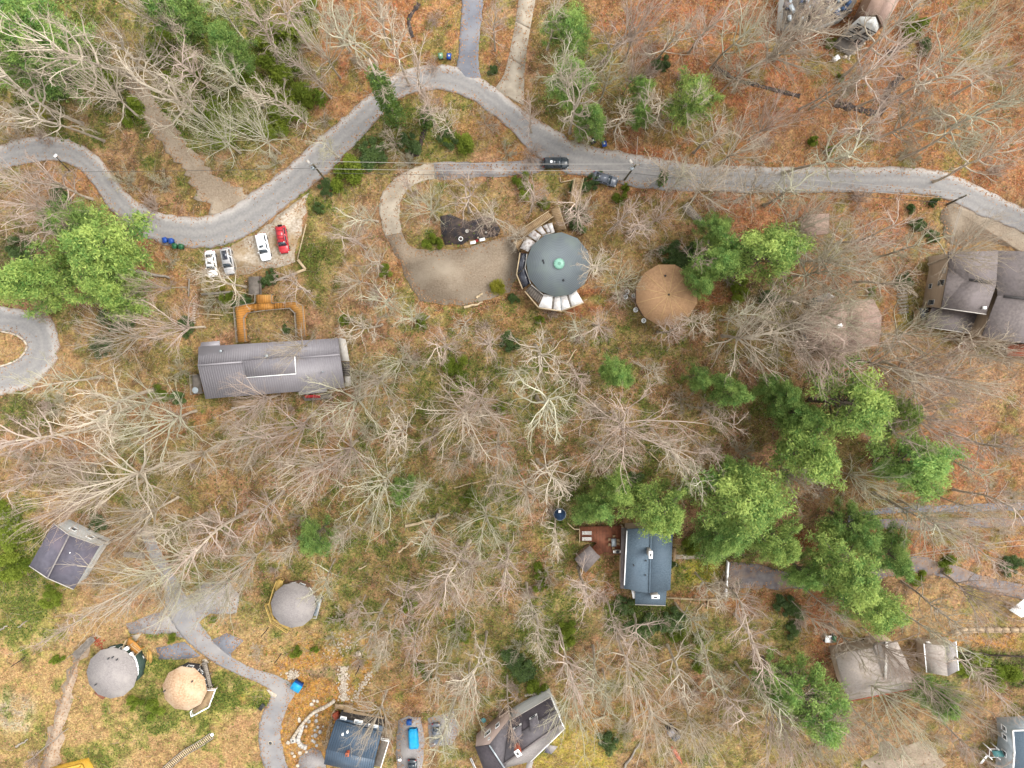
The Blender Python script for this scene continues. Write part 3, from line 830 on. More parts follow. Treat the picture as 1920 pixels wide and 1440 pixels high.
def window(root, a, b, t, zc, w, h, frame=None, pane=None, out=None):
    """a framed window in the wall running from a to b (world x, y), t along it, centre height zc"""
    a, b = Vector((a[0], a[1])), Vector((b[0], b[1]))
    d = (b - a).normalized()
    nn = Vector((d.y, -d.x))
    c = a.lerp(b, t)
    cc = Vector(out) if out is not None else Vector(ORI[root.name][:2])
    if (c - cc).dot(nn) < 0:
        nn = -nn
    rz = math.atan2(d.y, d.x)
    f = MB()
    e = 0.1
    for du, dv, sw, sh in ((0, h / 2, w + e, e), (0, -h / 2, w + e, e), (-w / 2, 0, e, h - e), (w / 2, 0, e, h - e)):
        q = c + d * du + nn * 0.03
        f.box((q.x, q.y, zc + dv), (sw, 0.12, sh), rz=rz)
    fr = f.build('window', frame or M['white'], root)
    q = c + nn * 0.012
    MB().box((q.x, q.y, zc), (w - e, 0.06, h - e), rz=rz).build('pane', pane or M['glass'], fr)
    return fr

def line_part(root, name, pts, w, h, m, lift=0.0):
    mb = MB()
    for a, b in zip(pts[:-1], pts[1:]):
        mb.beam((a[0], a[1], a[2] + lift), (b[0], b[1], b[2] + lift), w, h)
    return mb.build(name, m, root)

def ribs(root, quad, step, m, w=0.055, h=0.035, name='seam'):
    """standing seams over a roof plane a, b (eave), c, d (ridge): running from eave to ridge"""
    a, b, c, d = [Vector(q) for q in quad]
    n = max(2, int((b - a).length / step))
    mb = MB()
    for i in range(n + 1):
        t = i / n
        p, q = a.lerp(b, t), d.lerp(c, t)
        mb.beam((p.x, p.y, p.z + h / 2), (q.x, q.y, q.z + h / 2), w, h)
    return kind(mb.build(name, m, root), 'stuff')

def centre(pts):
    c = sum(pts, Vector()) / len(pts)
    return (c.x, c.y, 0.0)

def deck(root, poly, zt, m, name='deck', t=0.16, legs=True):
    pts = [P(x, y, zt) for x, y in poly]
    o = MB().slab(pts, t).build(name, m, root)
    if legs and zt > 0.5:
        for p in inset(pts, 0.15):
            MB().box((p.x, p.y, (zt - t - 0.3) / 2), (0.14, 0.14, zt - t + 0.3)).build('post', m, root)
    return o

def boards(root, poly, zt, m, along, step=0.6, name='joint', parent=None):
    """dark joints across a deck, as thin recessed-looking battens of one part"""
    px = [P(x, y, zt) for x, y in poly]
    d = Vector((along[0], -along[1], 0)).normalized()
    nn = Vector((-d.y, d.x, 0))
    s = [p.dot(d) for p in px]
    mb = MB()
    k = min(s) + step / 2
    while k < max(s):
        hits = []
        for i in range(len(px)):
            a, b = px[i], px[(i + 1) % len(px)]
            sa, sb_ = a.dot(d) - k, b.dot(d) - k
            if (sa > 0) != (sb_ > 0):
                hits.append(a.lerp(b, sa / (sa - sb_)))
        hits.sort(key=lambda p: p.dot(nn))
        for a, b in zip(hits[::2], hits[1::2]):
            if (b - a).length > 0.15:
                mb.beam((a.x, a.y, zt + 0.003), (b.x, b.y, zt + 0.003), 0.035, 0.012)
        k += step
    return kind(mb.build(name, m, parent or root), 'stuff')

def railing(root, line, zt, m, h=1.0, gap=1.6, closed=False, rail=0.09):
    pts = [P(x, y, zt) if len((x, y)) == 2 else None for x, y in line]
    seg = list(zip(pts[:-1], pts[1:]))
    for a, b in seg:
        MB().beam((a.x, a.y, zt + h), (b.x, b.y, zt + h), rail, rail).build('rail', m, root)
        MB().beam((a.x, a.y, zt + h * .5), (b.x, b.y, zt + h * .5), rail * .6, rail * .6).build('rail', m, root)
        n = max(1, int((b - a).length / gap))
        for i in range(n):
            q = a.lerp(b, i / n)
            MB().box((q.x, q.y, zt + h / 2 - 0.1), (0.1, 0.1, h + 0.16)).build('post', m, root)
    q = pts[-1]
    MB().box((q.x, q.y, zt + h / 2 - 0.1), (0.1, 0.1, h + 0.16)).build('post', m, root)

def steps(root, a, b, width, n, za, zb, m, gap=0.06, dark=None):
    """n treads from pixel a (height za) to pixel b (height zb)"""
    A_, B_ = P(*a, za), P(*b, zb)
    d = (B_ - A_)
    rz = math.atan2(d.y, d.x)
    dl = math.hypot(d.x, d.y) / n
    for i in range(n):
        c = A_.lerp(B_, (i + 0.5) / n)
        MB().box((c.x, c.y, c.z), (dl - gap, width, 0.14), rz=rz).build('step', m, root)
    s = Vector((-d.y, d.x, 0)).normalized() * (width / 2 + 0.05)
    for sg in (-1, 1):
        MB().beam(A_ + s * sg - Vector((0, 0, .12)), B_ + s * sg - Vector((0, 0, .12)), 0.09, 0.24).build('stringer', dark or m, root)

# ------------------------------------------------------------------ long grey metal-roofed house
ZE, ZR = 3.6, 4.7
eave = poly3([(372, 652, ZE), (380, 643, ZE), (411, 640, ZE), (412, 647, ZE), (494, 643, ZE), (548, 636, ZE), (634, 634, ZE), (646, 725, ZE), (561, 741, ZE), (559, 734, ZE), (514, 737, ZE), (470, 742, ZE), (386, 748, ZE)])
h1 = thing('house', 'long house under a grey ribbed metal roof behind an orange boardwalk', 'house', centre(eave))
walls(h1, eave, M['brown_wall'])
RL, RM, RQ = P(371, 685, ZR), P(455, 678.7, ZR), P(637, 665, ZR)
TL = [P(372, 652, ZE), P(380, 643, ZE), P(411, 640, ZE), P(412, 647, ZE), P(494, 643, ZE), P(548, 636, ZE), P(634, 634, ZE)]
roof(h1, [[RL, RQ, P(634, 634, ZE), P(372, 650, ZE)]], M['metal_grey'])
MB().slab([P(377, 642, 3.5), P(412, 639, 3.5), P(412, 652, 3.62), P(374, 655, 3.62)], .12).build('porch_roof', M['metal_grey'], h1)
BL = [P(386, 748, ZE), P(470, 742, ZE), P(514, 737, ZE), P(559, 734, ZE), P(561, 741, ZE), P(646, 725, ZE)]
roof(h1, [[RL, P(386, 748, ZE), P(646, 727, ZE), RQ]], M['metal_grey'], t=0.185)
MB().slab([P(559, 731, 3.55), P(614, 727, 3.55), P(612, 735, 3.4), P(561, 741, 3.4)], .12).build('porch_roof', M['metal_grey'], h1)
rr = roof(h1, [[P(455, 677, 5.0), P(552, 668, 5.0), P(554, 700, 4.45), P(461, 707, 4.45)]], M['metal_grey'], t=0.3, name='raised_roof')
line_part(rr, 'fascia', [P(461, 708, 4.45), P(554.5, 701, 4.45), P(552.5, 669, 5.0)], 0.12, 0.24, M['white'], -0.1)
ribs(h1, (P(376, 652, ZE), P(634, 634, ZE), RQ, RL), 0.42, M['rib_grey'])
ribs(h1, (BL[0], P(646, 725, ZE), RQ, RL), 0.42, M['rib_grey'])
ribs(h1, (P(461, 707, 4.45), P(554, 700, 4.45), P(552, 668, 5.0), P(455, 677, 5.0)), 0.42, M['rib_grey'])
line_part(h1, 'ridge_cap', [RL, RM, P(455.5, 677.5, ZR)], 0.3, 0.08, M['rib_grey'], 0.06)
line_part(h1, 'ridge_cap', [P(556, 671.1, ZR), RQ], 0.3, 0.08, M['rib_grey'], 0.06)
MB().slab(poly3([(635, 633, 3.2), (648, 636, 3.2), (655, 677, 3.2), (638, 677, 3.2)]), 0.2).build('porch_roof', M['offwhite'], h1)
MB().slab(poly3([(646, 706, 3.0), (657, 705, 3.0), (658, 723, 3.0), (647, 725, 3.0)]), 0.2).build('porch_roof', M['offwhite'], h1)
lv = MB().slab(poly3([(640, 678.5, 3.0), (655, 678, 3.0), (656, 704.5, 3.0), (643, 705, 3.0)]), 0.15).build('louvre_roof', M['dark_wall'], h1)
for k in range(8):
    q, w_ = P(641 + k * .3, 680 + k * 3.3, 3.05), P(655, 679.5 + k * 3.3, 3.05)
    MB().beam(q, w_, 0.12, 0.06).build('slat', M['deck_grey'], lv)
for x, y, s in ((415, 658, .35), (501, 667, .5), (578, 708, .25), (606, 697, .2)):
    c = P(x, y, 4.7)
    MB().lathe((c.x, c.y, 4.3), [(s / 2, 0), (s / 2, .7), (s * .75, .72), (s * .7, .82)], 8).build('roof_vent', M['metal_light'], h1)
for t in (0.1, 0.25, 0.42, 0.6, 0.8):
    a, b = P(412, 650, ZE), P(634, 638, ZE)
    window(h1, (a.x, a.y - .12), (b.x, b.y - .12), t, 1.9, 1.3, 1.2, out=ORI[h1.name][:2])
d1 = deck(h1, [(360, 703), (375, 702), (379, 738), (362, 739)], 1.0, M['deck_grey'])
railing(h1, [(362, 739), (360, 703), (372, 702)], 1.0, M['timber_grey'])
deck(h1, [(432, 752), (482, 749), (480, 760), (438, 764)], 1.0, M['deck_tan'], name='rear_deck')
railing(h1, [(438, 764), (480, 760)], 1.0, M['offwhite'], rail=0.16)
deck(h1, [(566, 744), (620, 738), (622, 747), (572, 752)], 0.8, M['deck_grey'], name='side_deck')
aw = MB()
for k in range(9):
    a, b = P(573 + k * 3.25, 740.5, 2.6), P(573.2 + k * 3.25, 746, 2.2)
    aw.beam(a, b, 0.29, 0.07)
awn = thing('awning', 'red slatted awning on the lower side of the ribbed metal roof', 'awning', tuple(P(587, 743, 2.4)))
aw.build('canopy', M['red'], awn)
for k in (0, 28):
    a = P(573 + k, 746, 2.2)
    MB().box((a.x, a.y, 1.0), (0.08, 0.08, 2.4)).build('post', M['metal_dark'], awn)
t_ = thing('patio_table', 'round pale table on the small deck beside the metal-roofed house', 'table', tuple(P(369, 731, 1.0)))
c = P(369, 731, 1.0)
MB().lathe((c.x, c.y, 1.66), [(.56, 0), (.58, .02), (.58, .06), (.54, .08)], 20).build('tabletop', M['metal_light'], t_)
MB().lathe((c.x, c.y, 1.0), [(.3, 0), (.3, .05), (.06, .08), (.06, .66)], 10).build('pedestal', M['metal_dark'], t_)

# ------------------------------------------------------------------ orange boardwalk
bw = thing('boardwalk', 'orange stained boardwalk looping in front of the grey metal-roofed house', 'boardwalk', tuple(P(510, 580)))
ZB = 1.7
PARTS = [[(441, 575), (470, 570), (470, 583), (467, 587), (460, 596), (463, 641), (447, 642)], [(483, 569.5), (512, 568.5), (512, 580), (483, 582)],
         [(533, 567), (556, 565.5), (570, 573), (574.5, 631), (558.5, 632), (555, 587), (545, 578), (533, 578.5)], [(481, 552.5), (512, 552.5), (512, 568), (481, 569)]]
for pl in PARTS:
    deck(bw, pl, ZB, M['deck_orange'])
    boards(bw, pl, ZB, M['deck_gap'], (1, 0) if pl is not PARTS[0] and pl is not PARTS[2] else (0.15, 1), 0.42)
for x0, x1, n, y0, y1, dz in ((470, 483, 5, 570, 583, -.15), (512, 533, 7, 567.5, 579, -.2)):
    for k in range(n):
        xa = x0 + (x1 - x0) * k / n
        p_ = [P(xa + .25, y0 - k * .1, ZB + dz), P(xa + (x1 - x0) / n - .9, y0 - k * .1, ZB + dz), P(xa + (x1 - x0) / n - .9, y1 - k * .1, ZB + dz), P(xa + .25, y1 - k * .1, ZB + dz)]
        MB().slab(p_, 0.1).build('step', M['deck_orange'], bw)
    MB().slab([P(x0, y0, ZB + dz - .2), P(x1, y0, ZB + dz - .2), P(x1, y1, ZB + dz - .2), P(x0, y1, ZB + dz - .2)], 0.06).build('stringer', M['deck_gap'], bw)
for ln in ([(447, 641), (441, 575), (470, 570), (481, 568)], [(463, 640), (460, 596), (467, 587), (500, 582), (545, 578), (555, 587), (558, 631)], [(574, 630), (570, 573), (556, 565.5), (513, 568.5)],
           [(481, 568), (481, 553)], [(512, 568), (512, 553)]):
    railing(bw, ln, ZB, M['timber_grey'], gap=2.0)

rp_ = thing('ramp', 'weathered grey plank ramp leading down to the orange boardwalk', 'ramp', tuple(P(478, 535)))
for k in range(14):
    y = 519 + k * 2.45
    MB().slab([P(466, y, .5 + k * .08), P(490, y - 1, .5 + k * .08), P(490, y + 1.3, .5 + k * .08), P(466, y + 2.2, .5 + k * .08)], 0.1).build('plank', M['deck_grey'], rp_)
MB().slab([P(466, 519, .4), P(490, 518, .4), P(490, 552, 1.5), P(466, 553, 1.5)], 0.12).build('deck', M['timber_dark'], rp_)
railing(rp_, [(490, 519), (490, 551)], 1.0, M['timber_dark'])

# ------------------------------------------------------------------ polygonal round houses
def round_house(name, label, cx, cy, r, n, a0, ze, za, m, wallm, hip=None):
    """n-sided house whose eave polygon is drawn by a circle of r pixels round (cx, cy)"""
    e = [P(cx + r * math.cos(a0 + 2 * math.pi * k / n), cy + r * math.sin(a0 + 2 * math.pi * k / n), ze) for k in range(n)]
    ap = P(cx, cy, ze)
    ap.z = za
    root = thing(name, label, 'house', (ap.x, ap.y, 0))
    walls(root, e, wallm, 0.5)
    V, F = [], []
    hub = 0.3
    for p in e:
        V += [tuple(p), (p.x, p.y, p.z - 0.2)]
    V += [(ap.x, ap.y, za), (ap.x, ap.y, ze - 0.2)]
    for k in range(n):
        j = (k + 1) % n
        F += [(2 * j, 2 * k, 2 * n), (2 * k + 1, 2 * j + 1, 2 * n + 1), (2 * k, 2 * j, 2 * j + 1, 2 * k + 1)]
    F = [tuple(reversed(f)) for f in F]
    ro = MB().add(V, F).build('roof', m, root)
    for p in e if hip else ():
        MB().beam((p.x, p.y, p.z + .01), (ap.x, ap.y, za + .01), 0.16, 0.04).build('hip_cap', hip, ro)
    c0 = e[:]
    for k in range(n):
        a, b = c0[k], c0[(k + 1) % n]
        w2 = inset(c0, 0.5)
        window(root, w2[k], w2[(k + 1) % n], 0.5, ze - 1.2, 1.1, 1.1)
    return root, e, ap

rh, e, ap = round_house('round_house', 'teal shingled round house with a mint roof dome and white sunroom panels', 1047, 496, 61, 12, math.radians(6), 4.6, 6.6, M['shingle_teal'], M['dark_wall'])
dm = MB().lathe((ap.x, ap.y, 6.45), [(.98, 0), (.96, .1), (.7, .2), (.35, .26), (.05, .28)], 20).build('skylight_dome', M['mint'], rh)
for k in range(12):
    a = 2 * math.pi * k / 12
    MB().beam((ap.x + .1 * math.cos(a), ap.y + .1 * math.sin(a), 6.74), (ap.x + .93 * math.cos(a), ap.y + .93 * math.sin(a), 6.57), 0.035, 0.04).build('rib', M['mint_dark'], dm)
for x, y in ((1056, 526), (1018, 489), (1020, 493)):
    c = P(x, y, 5.3)
    MB().lathe((c.x, c.y, 5.2), [(.16, 0), (.16, .5), (.2, .52)], 8).build('roof_vent', M['metal_dark'], rh)
Z1, Z2 = 4.0, 3.1
def sunroom(pts, m, name='sunroom_panel'):
    return MB().slab([P(x, y, Z1 if i in (0, 1) else Z2) for i, (x, y) in enumerate(pts)], 0.12).build(name, m, rh)
sunroom([(1020, 551), (1036.5, 554.5), (1034, 580), (1009.5, 576)], M['white_panel'])
sunroom([(1040.5, 555), (1050, 556), (1052, 582.5), (1038, 580.5)], M['white_panel'])
sunroom([(1052, 556), (1062, 552.5), (1069.5, 576.5), (1054, 582)], M['white_panel'])
sunroom([(1066, 551.5), (1081, 545.5), (1094, 567), (1073, 575.5)], M['white_panel'])
sunroom([(1036.5, 554.5), (1040.5, 555), (1038, 580.5), (1034, 580)], M['deck_grey'], 'roof_batten')
sunroom([(1062, 552.5), (1066, 551.5), (1073, 575.5), (1069.5, 576.5)], M['deck_grey'], 'roof_batten')
sunroom([(1050, 556), (1052, 556), (1054, 582), (1052, 582.5)], M['metal_light'], 'roof_batten')
sunroom([(988, 478), (991, 532.8), (979, 542), (973, 475)], M['glass_dark'], 'solar_panel') if False else None
sunroom([(988, 476), (984.5, 501), (969, 514), (975, 474)], M['glass_dark'], 'dark_panel')
sunroom([(984.5, 502), (994, 531), (980, 541), (969.5, 515)], M['glass_dark'], 'dark_panel')
sunroom([(996, 534), (1018, 553), (1010, 569), (985, 545)], M['deck_grey'], 'slatted_roof')
for k in range(7):
    a, b = P(996.5 + k * 3.2, 535 + k * 2.8, Z1 + .05), P(986.5 + k * 3.6, 545.5 + k * 3.5, Z2 + .05)
    MB().beam(a, b, 0.07, 0.07).build('slat', M['timber_dark'], rh)
sunroom([(990, 472), (1004, 454), (987, 444), (975, 465)], M['stained_panel'])
sunroom([(1006, 452), (1015, 442), (1001, 431), (990, 441)], M['stained_panel'])
sunroom([(1017, 440), (1024, 437.5), (1015, 424), (1004, 429)], M['stained_panel'])
sunroom([(1027, 436.5), (1032, 434.5), (1026, 420), (1018, 423.5)], M['stained_panel'])
sunroom([(1034, 437.5), (1040, 435), (1035, 417.5), (1027, 419.5)], M['white_panel'])
for q in ([(991, 479), (1013, 443)], [(1016, 442), (1040, 435)], [(988, 476), (984.5, 502), (995, 532)], [(996, 534), (1019, 553), (1050, 557)], [(1050, 557), (1082, 545)]):
    line_part(rh, 'gutter', [P(x, y, 4.2) for x, y in q], 0.14, 0.12, M['offwhite'])
for q in ([(975, 474), (968.5, 514.5), (979.5, 541.5)], [(984, 546), (1009, 576)], [(1009, 577), (1053, 583.5), (1095, 567.5)]):
    line_part(rh, 'eave_beam', [P(x, y, Z2) for x, y in q], 0.2, 0.2, M['timber'])
lo = [P(x, y, 3.2) for x, y in [(991, 470), (1016, 440), (1040, 433), (1036, 417), (1012, 423), (986, 443), (974, 466), (968, 514), (980, 542), (1009, 576), (1053, 583), (1095, 568), (1082, 546), (1050, 557), (1019, 553), (994, 533), (985, 502), (988, 478)]]
wl = MB()
for x, y in ((975, 466), (969, 514), (980, 541), (1009, 575), (1053, 582), (1094, 567), (1036, 418), (1003, 430)):
    q = P(x, y, 3.0)
    MB().box((q.x, q.y, 1.3), (.16, .16, 3.4)).build('post', M['timber'], rh)
line_part(rh, 'brace', [P(1053, 583, 2.6), P(1077, 588, 2.4)], 0.12, 0.12, M['timber'])
line_part(rh, 'brace', [P(1094, 564, 2.6), P(1101, 561, 2.4)], 0.12, 0.12, M['timber'])

dk = thing('timber_deck', 'weathered tan deck and walkway along the top side of the teal round house', 'deck', tuple(P(1035, 410)))
ZD = 2.4
for pl, al in (([(962, 441), (1028, 397), (1037, 407), (972, 452)], (1, -.66)), ([(1033, 392), (1047, 388), (1060, 430), (1042, 434), (1040, 423), (1044, 421), (1036, 402)], (.2, 1)), ([(960, 450), (980, 443), (985, 450), (974, 466), (973, 472)], (.5, 1))):
    deck(dk, pl, ZD, M['deck_tan'])
    boards(dk, pl, ZD, M['deck_gap'], al, 0.3)
railing(dk, [(962, 441), (1028, 397)], ZD, M['timber'])
railing(dk, [(972, 452), (1037, 407)], ZD, M['timber'])
railing(dk, [(1047, 388), (1060, 430)], ZD, M['timber'])
st = thing('timber_stair', 'straight wooden stair climbing from the teal round house to the road', 'stair', tuple(P(1081, 361)))
steps(st, (1084, 334), (1074, 388), 1.35, 19, 3.0, 2.4, M['deck_tan'], dark=M['timber'])
MB().beam(P(1078, 334, 3.0) + Vector((0, 0, .5)), P(1070, 382, 2.4) + Vector((0, 0, .5)), .1, .1).build('handrail', M['timber'], st)
MB().beam(P(1094, 334, 3.0) + Vector((0, 0, .5)), P(1081, 391, 2.4) + Vector((0, 0, .5)), .1, .1).build('handrail', M['timber'], st)
for x, y in ((1078, 334), (1074, 358), (1070, 382), (1094, 334), (1088, 362), (1081, 391)):
    q = P(x, y, 2.9)
    MB().box((q.x, q.y, 1.4), (.12, .12, 3.4)).build('post', M['timber'], st)
lt = thing('timber_edging', 'thin timber edging board left of the wooden stair top', 'edging', tuple(P(1064, 339)))
MB().beam(P(1051, 342, .1), P(1076, 337, .1), .14, .3).build('board', M['timber'], lt)
MB().beam(P(1051, 332, .1), P(1050.5, 341, .1), .14, .3).build('board', M['timber'], lt)

bh, e, ap = round_house('round_house', 'round house under a broad brown shingled cone roof', 1250, 553, 59, 12, math.radians(15), 4.6, 6.4, M['shingle_brown'], M['brown_wall'], hip=M['hip_pale'])
c = P(1247, 517, 5.3)
MB().lathe((c.x, c.y, 5.0), [(.14, 0), (.14, .6), (.2, .62)], 8).build('roof_vent', M['metal_dark'], bh)
MB().lathe((ap.x, ap.y, 6.35), [(.22, 0), (.1, .25)], 10).build('finial', M['timber_dark'], bh)
for k, (x, y, lab) in enumerate(((1175, 547, 'white round planter standing farthest from the brown cone roof'), (1172, 557, 'white round planter with a green plant, left of the brown cone roof'),
                                 (1188, 555, 'white round planter tucked under the left edge of the brown cone roof'), (1191, 581, 'white round planter on the lower left of the brown cone roof'), (1206, 601, 'lowest white round planter under the brown cone roof'))):
    c = P(x, y)
    pt = thing('planter', lab, 'planter', (c.x, c.y, 0), group='white planters round the brown cone roof')
    V = [(.2, -.2), (.42, .5), (.46, .55), (.36, .56), (.34, .48), (.1, .46)]
    MB().lathe((c.x, c.y, 0), V, 14).build('pot', M['white'], pt)
    mb = MB()
    rs = random.Random(k)
    for q in range(30):
        a = rs.uniform(0, 6.28)
        rr_ = rs.uniform(.02, .26)
        x0, y0 = c.x + rr_ * math.cos(a), c.y + rr_ * math.sin(a)
        mb.add([(x0, y0, .45), (x0 + .1 * math.cos(a), y0 + .1 * math.sin(a), .72), (x0 + .12, y0 - .04, .6)], [(0, 1, 2)], rs.random())
    mb.build('plant', M['holly_leaf'], pt, attr='tint')

gh, e, ap = round_house('round_house', 'larger grey-roofed round house with a green wall and white windows', 210, 1262, 48, 12, math.radians(3), 2.7, 4.2, M['shingle_grey'], M['green_wall'])
for x, y in ((204, 1234), (212, 1232), (180, 1283), (220, 1236)):
    c = P(x, y, 3.3)
    MB().lathe((c.x, c.y, 3.1), [(.13, 0), (.13, .6)], 8).build('roof_vent', M['metal_dark'], gh)
SUN = [(251, 1230), (262, 1247), (264, 1252), (258, 1278), (254, 1280)]
MB().slab([P(x, y, 1.9) for x, y in [(250, 1231), (256, 1229), (264.5, 1247), (259.5, 1274), (255, 1278), (258, 1262), (257, 1248)]], 2.7).build('sunroom', M['green_wall'], gh)
for k in range(6):
    a = [(250.5, 1232), (253, 1237), (255, 1243), (256.5, 1249), (257.4, 1256), (257, 1263)][k]
    q = P(*a, 2.0)
    MB().box((q.x, q.y, 1.95), (.62, .5, .24), rz=-math.radians(60 + k * 9)).build('window', M['white'], gh)
deck(gh, [(241, 1196), (255, 1206), (266, 1218), (252, 1229), (238, 1210)], 1.2, M['deck_orange'])
railing(gh, [(250, 1205), (266, 1218), (253, 1230)], 1.2, M['timber'])
railing(gh, [(240, 1198), (234, 1212)], 1.2, M['timber'])
deck(gh, [(176, 1300), (193, 1312), (197, 1308), (181, 1296)], 1.0, M['deck_red'], name='rear_deck')
for (x, y, lab) in ((238, 1215, 'white box chest on the orange deck, nearer the top of the grey round house'), (246, 1226, 'white box chest on the orange deck, beside the green wall')):
    q = P(x, y, 1.2)
    cb = thing('storage_chest', lab, 'chest', tuple(q))
    MB().box((q.x, q.y, 1.5), (1.3, .62, .6), rz=.55).build('box', M['offwhite'], cb)
    MB().box((q.x, q.y, 1.84), (1.4, .7, .07), rz=.55).build('lid', M['white'], cb)

th, e, ap = round_house('round_house', 'small round house with a pale tan shingled roof', 346, 1291, 42, 10, math.radians(8), 2.7, 4.1, M['shingle_tan'], M['dark_wall'])
for x, y in ((361, 1277), (309, 1295)):
    c = P(x, y, 3.3)
    MB().lathe((c.x, c.y, 3.1), [(.13, 0), (.13, .6)], 8).build('roof_vent', M['metal_dark'], th)
deck(th, [(387, 1290), (406, 1290), (394, 1321), (363, 1338), (361, 1330), (376, 1318)], 1.4, M['deck_tan'])
railing(th, [(387, 1289), (407, 1289.5), (394.5, 1322), (363, 1339), (361, 1330)], 1.4, M['white'])
fw = thing('footbridge', 'pale plank footbridge from the lower road to the tan round roof', 'footbridge', tuple(P(389, 1265)))
for k in range(13):
    t = k / 12
    a = P(383 + 10 * t, 1244 + 42 * t, 1.3)
    MB().box((a.x, a.y, 1.3), (.9, .33, .1), rz=math.radians(-13) * 0 + .2).build('plank', M['timber_grey'], fw)
for s in (-4.5, 4.5):
    a, b = P(383 + s, 1244, 1.25), P(393 + s, 1288, 1.25)
    MB().beam((a.x, a.y, 1.1), (b.x, b.y, 1.1), .1, .25).build('beam', M['timber_dark'], fw)
    MB().beam((a.x, a.y, 2.2), (b.x, b.y, 2.2), .09, .09).build('rail', M['timber_grey'], fw)
    for t in (0, .5, 1):
        q = a.lerp(b, t)
        MB().box((q.x, q.y, 1.0), (.1, .1, 2.5)).build('post', M['timber_grey'], fw)
ent = thing('entry_slab', 'pale flagstone at the road end of the plank footbridge', 'flagstone', tuple(P(384, 1240)))
MB().slab([P(x, y, .06) for x, y in [(378, 1237), (386, 1236), (391, 1243), (383, 1245)]], .3).build('stone', M['stone_pale'], ent)

yh, e, ap = round_house('round_house', 'grey-roofed round house edged with yellow deck railings', 550, 1135, 42.5, 12, 0.1, 2.9, 4.3, M['shingle_grey'], M['brown_wall'])
deck(yh, [(501, 1130), (508, 1128), (514, 1160), (544, 1176), (541, 1182), (511.5, 1163)], 1.5, M['yellow_wood'])
railing(yh, [(508, 1129), (499.5, 1131), (511.5, 1163.5), (541, 1183), (544, 1177)], 1.5, M['yellow_wood'], rail=.12)
deck(yh, [(515, 1102), (522, 1086), (531, 1090), (528, 1104), (518, 1110)], 1.5, M['yellow_wood'])
railing(yh, [(507, 1131), (515, 1102), (521, 1087)], 1.5, M['yellow_wood'], rail=.14)
deck(yh, [(594, 1122), (604, 1123), (595, 1156), (587, 1154)], 1.6, M['metal_light'], name='porch')
railing(yh, [(594, 1122), (604, 1123), (595, 1156), (587, 1154)], 1.6, M['offwhite'])

ph_e = poly3([(1592, 563, 3.8), (1638, 561, 3.8), (1653, 591, 3.8), (1652, 618, 3.8), (1648, 645, 3.8), (1592, 660, 3.8), (1526, 652, 3.8), (1502, 612, 3.8), (1534, 582, 3.8)])
ph = thing('house', 'many-sided house with a pinkish brown roof half hidden under bare branches', 'house', centre(ph_e))
walls(ph, ph_e, M['pink_wall'])
apx = P(1578, 612, 3.8)
apx.z = 5.4
roof(ph, [[ph_e[i], ph_e[(i + 1) % 9], apx] for i in range(9)], M['shingle_pink'])
q = P(1573, 611, 5.4)
MB().box((q.x, q.y, 5.5), (.9, .6, .5), rz=.3).build('roof_vent', M['white'], ph)
q = P(1592, 581, 4.8)
MB().lathe((q.x, q.y, 4.5), [(.12, 0), (.12, .6)], 8).build('roof_vent', M['metal_dark'], ph)
for k in range(9):
    w2 = inset(ph_e, .45)
    window(ph, w2[k], w2[(k + 1) % 9], .5, 2.0, 1.4, 1.2)
sh_e = poly3([(1506, 402, 2.8), (1555, 400, 2.8), (1554, 438, 2.8), (1505, 445, 2.8)])
sh = thing('carport', 'low brown-roofed carport between the road and bare trees', 'carport', centre(sh_e))
roof(sh, [sh_e], M['shingle_pink'])
for p in inset(sh_e, .3):
    MB().box((p.x, p.y, 1.2), (.16, .16, 3.0)).build('post', M['timber_dark'], sh)
line_part(sh, 'fascia', sh_e + [sh_e[0]], .1, .26, M['brown_wall'], -.12)

# ------------------------------------------------------------------ large brown-grey house at the right edge
b4 = thing('house', 'large tan-sided house with dark grey gabled roofs beside the forecourt', 'house', tuple(P(1810, 560)))
main_e = poly3([(1765, 577, 6.4), (1779, 501, 6.4), (1778, 472, 6.4), (1860, 470, 6.4), (1868, 534, 6.4), (1849, 589, 6.4)])
w4 = walls(b4, main_e, M['tan_wall'], .25)
r0, r1 = P(1809, 525, 8.6), P(1868, 534, 8.6)
roof(b4, [[P(1765, 577, 6.4), P(1849, 589, 6.4), r1, r0]], M['shingle_dark'])
roof(b4, [[P(1779, 501, 6.4), P(1765, 577, 6.4), r0]], M['shingle_dark'], t=.182)
roof(b4, [[P(1779, 501, 6.4), r0, r1, P(1872, 470, 6.4), P(1778, 472, 6.4)]], M['shingle_dark'], t=.184)
line_part(b4, 'gutter', [P(1764.5, 577.5, 6.4), P(1849, 589.5, 6.4)], .14, .16, M['offwhite'])
line_part(b4, 'ridge_vent', [P(1818, 524.5, 8.65), P(1860, 530.5, 8.65)], .4, .1, M['dark_wall'])
q = P(1846, 577, 7.2)
MB().box((q.x, q.y, 7.1), (.5, .5, .5)).build('roof_vent', M['white'], b4)
east_e = poly3([(1871, 553, 6.0), (1842, 629, 6.0), (1875, 638, 6.0), (1990, 652, 6.0), (1990, 476, 6.0), (1862, 470, 6.0)])
walls(b4, east_e, M['tan_wall'], .3, name='wing_wall')
ra, rb_ = P(1871, 553, 8.0), P(1990, 565, 8.0)
roof(b4, [[P(1871, 554, 8.0), rb_, P(1990, 652, 6.0), P(1875, 638, 6.0), P(1841, 630, 6.0)]], M['shingle_dark'], t=.186)
roof(b4, [[P(1871, 554, 8.0), P(1862, 469, 6.0), P(1990, 474, 6.0), rb_]], M['shingle_dark'], t=.188)
line_part(b4, 'ridge_vent', [P(1882, 555.5, 8.06), P(1935, 561, 8.06)], .4, .1, M['dark_wall'])
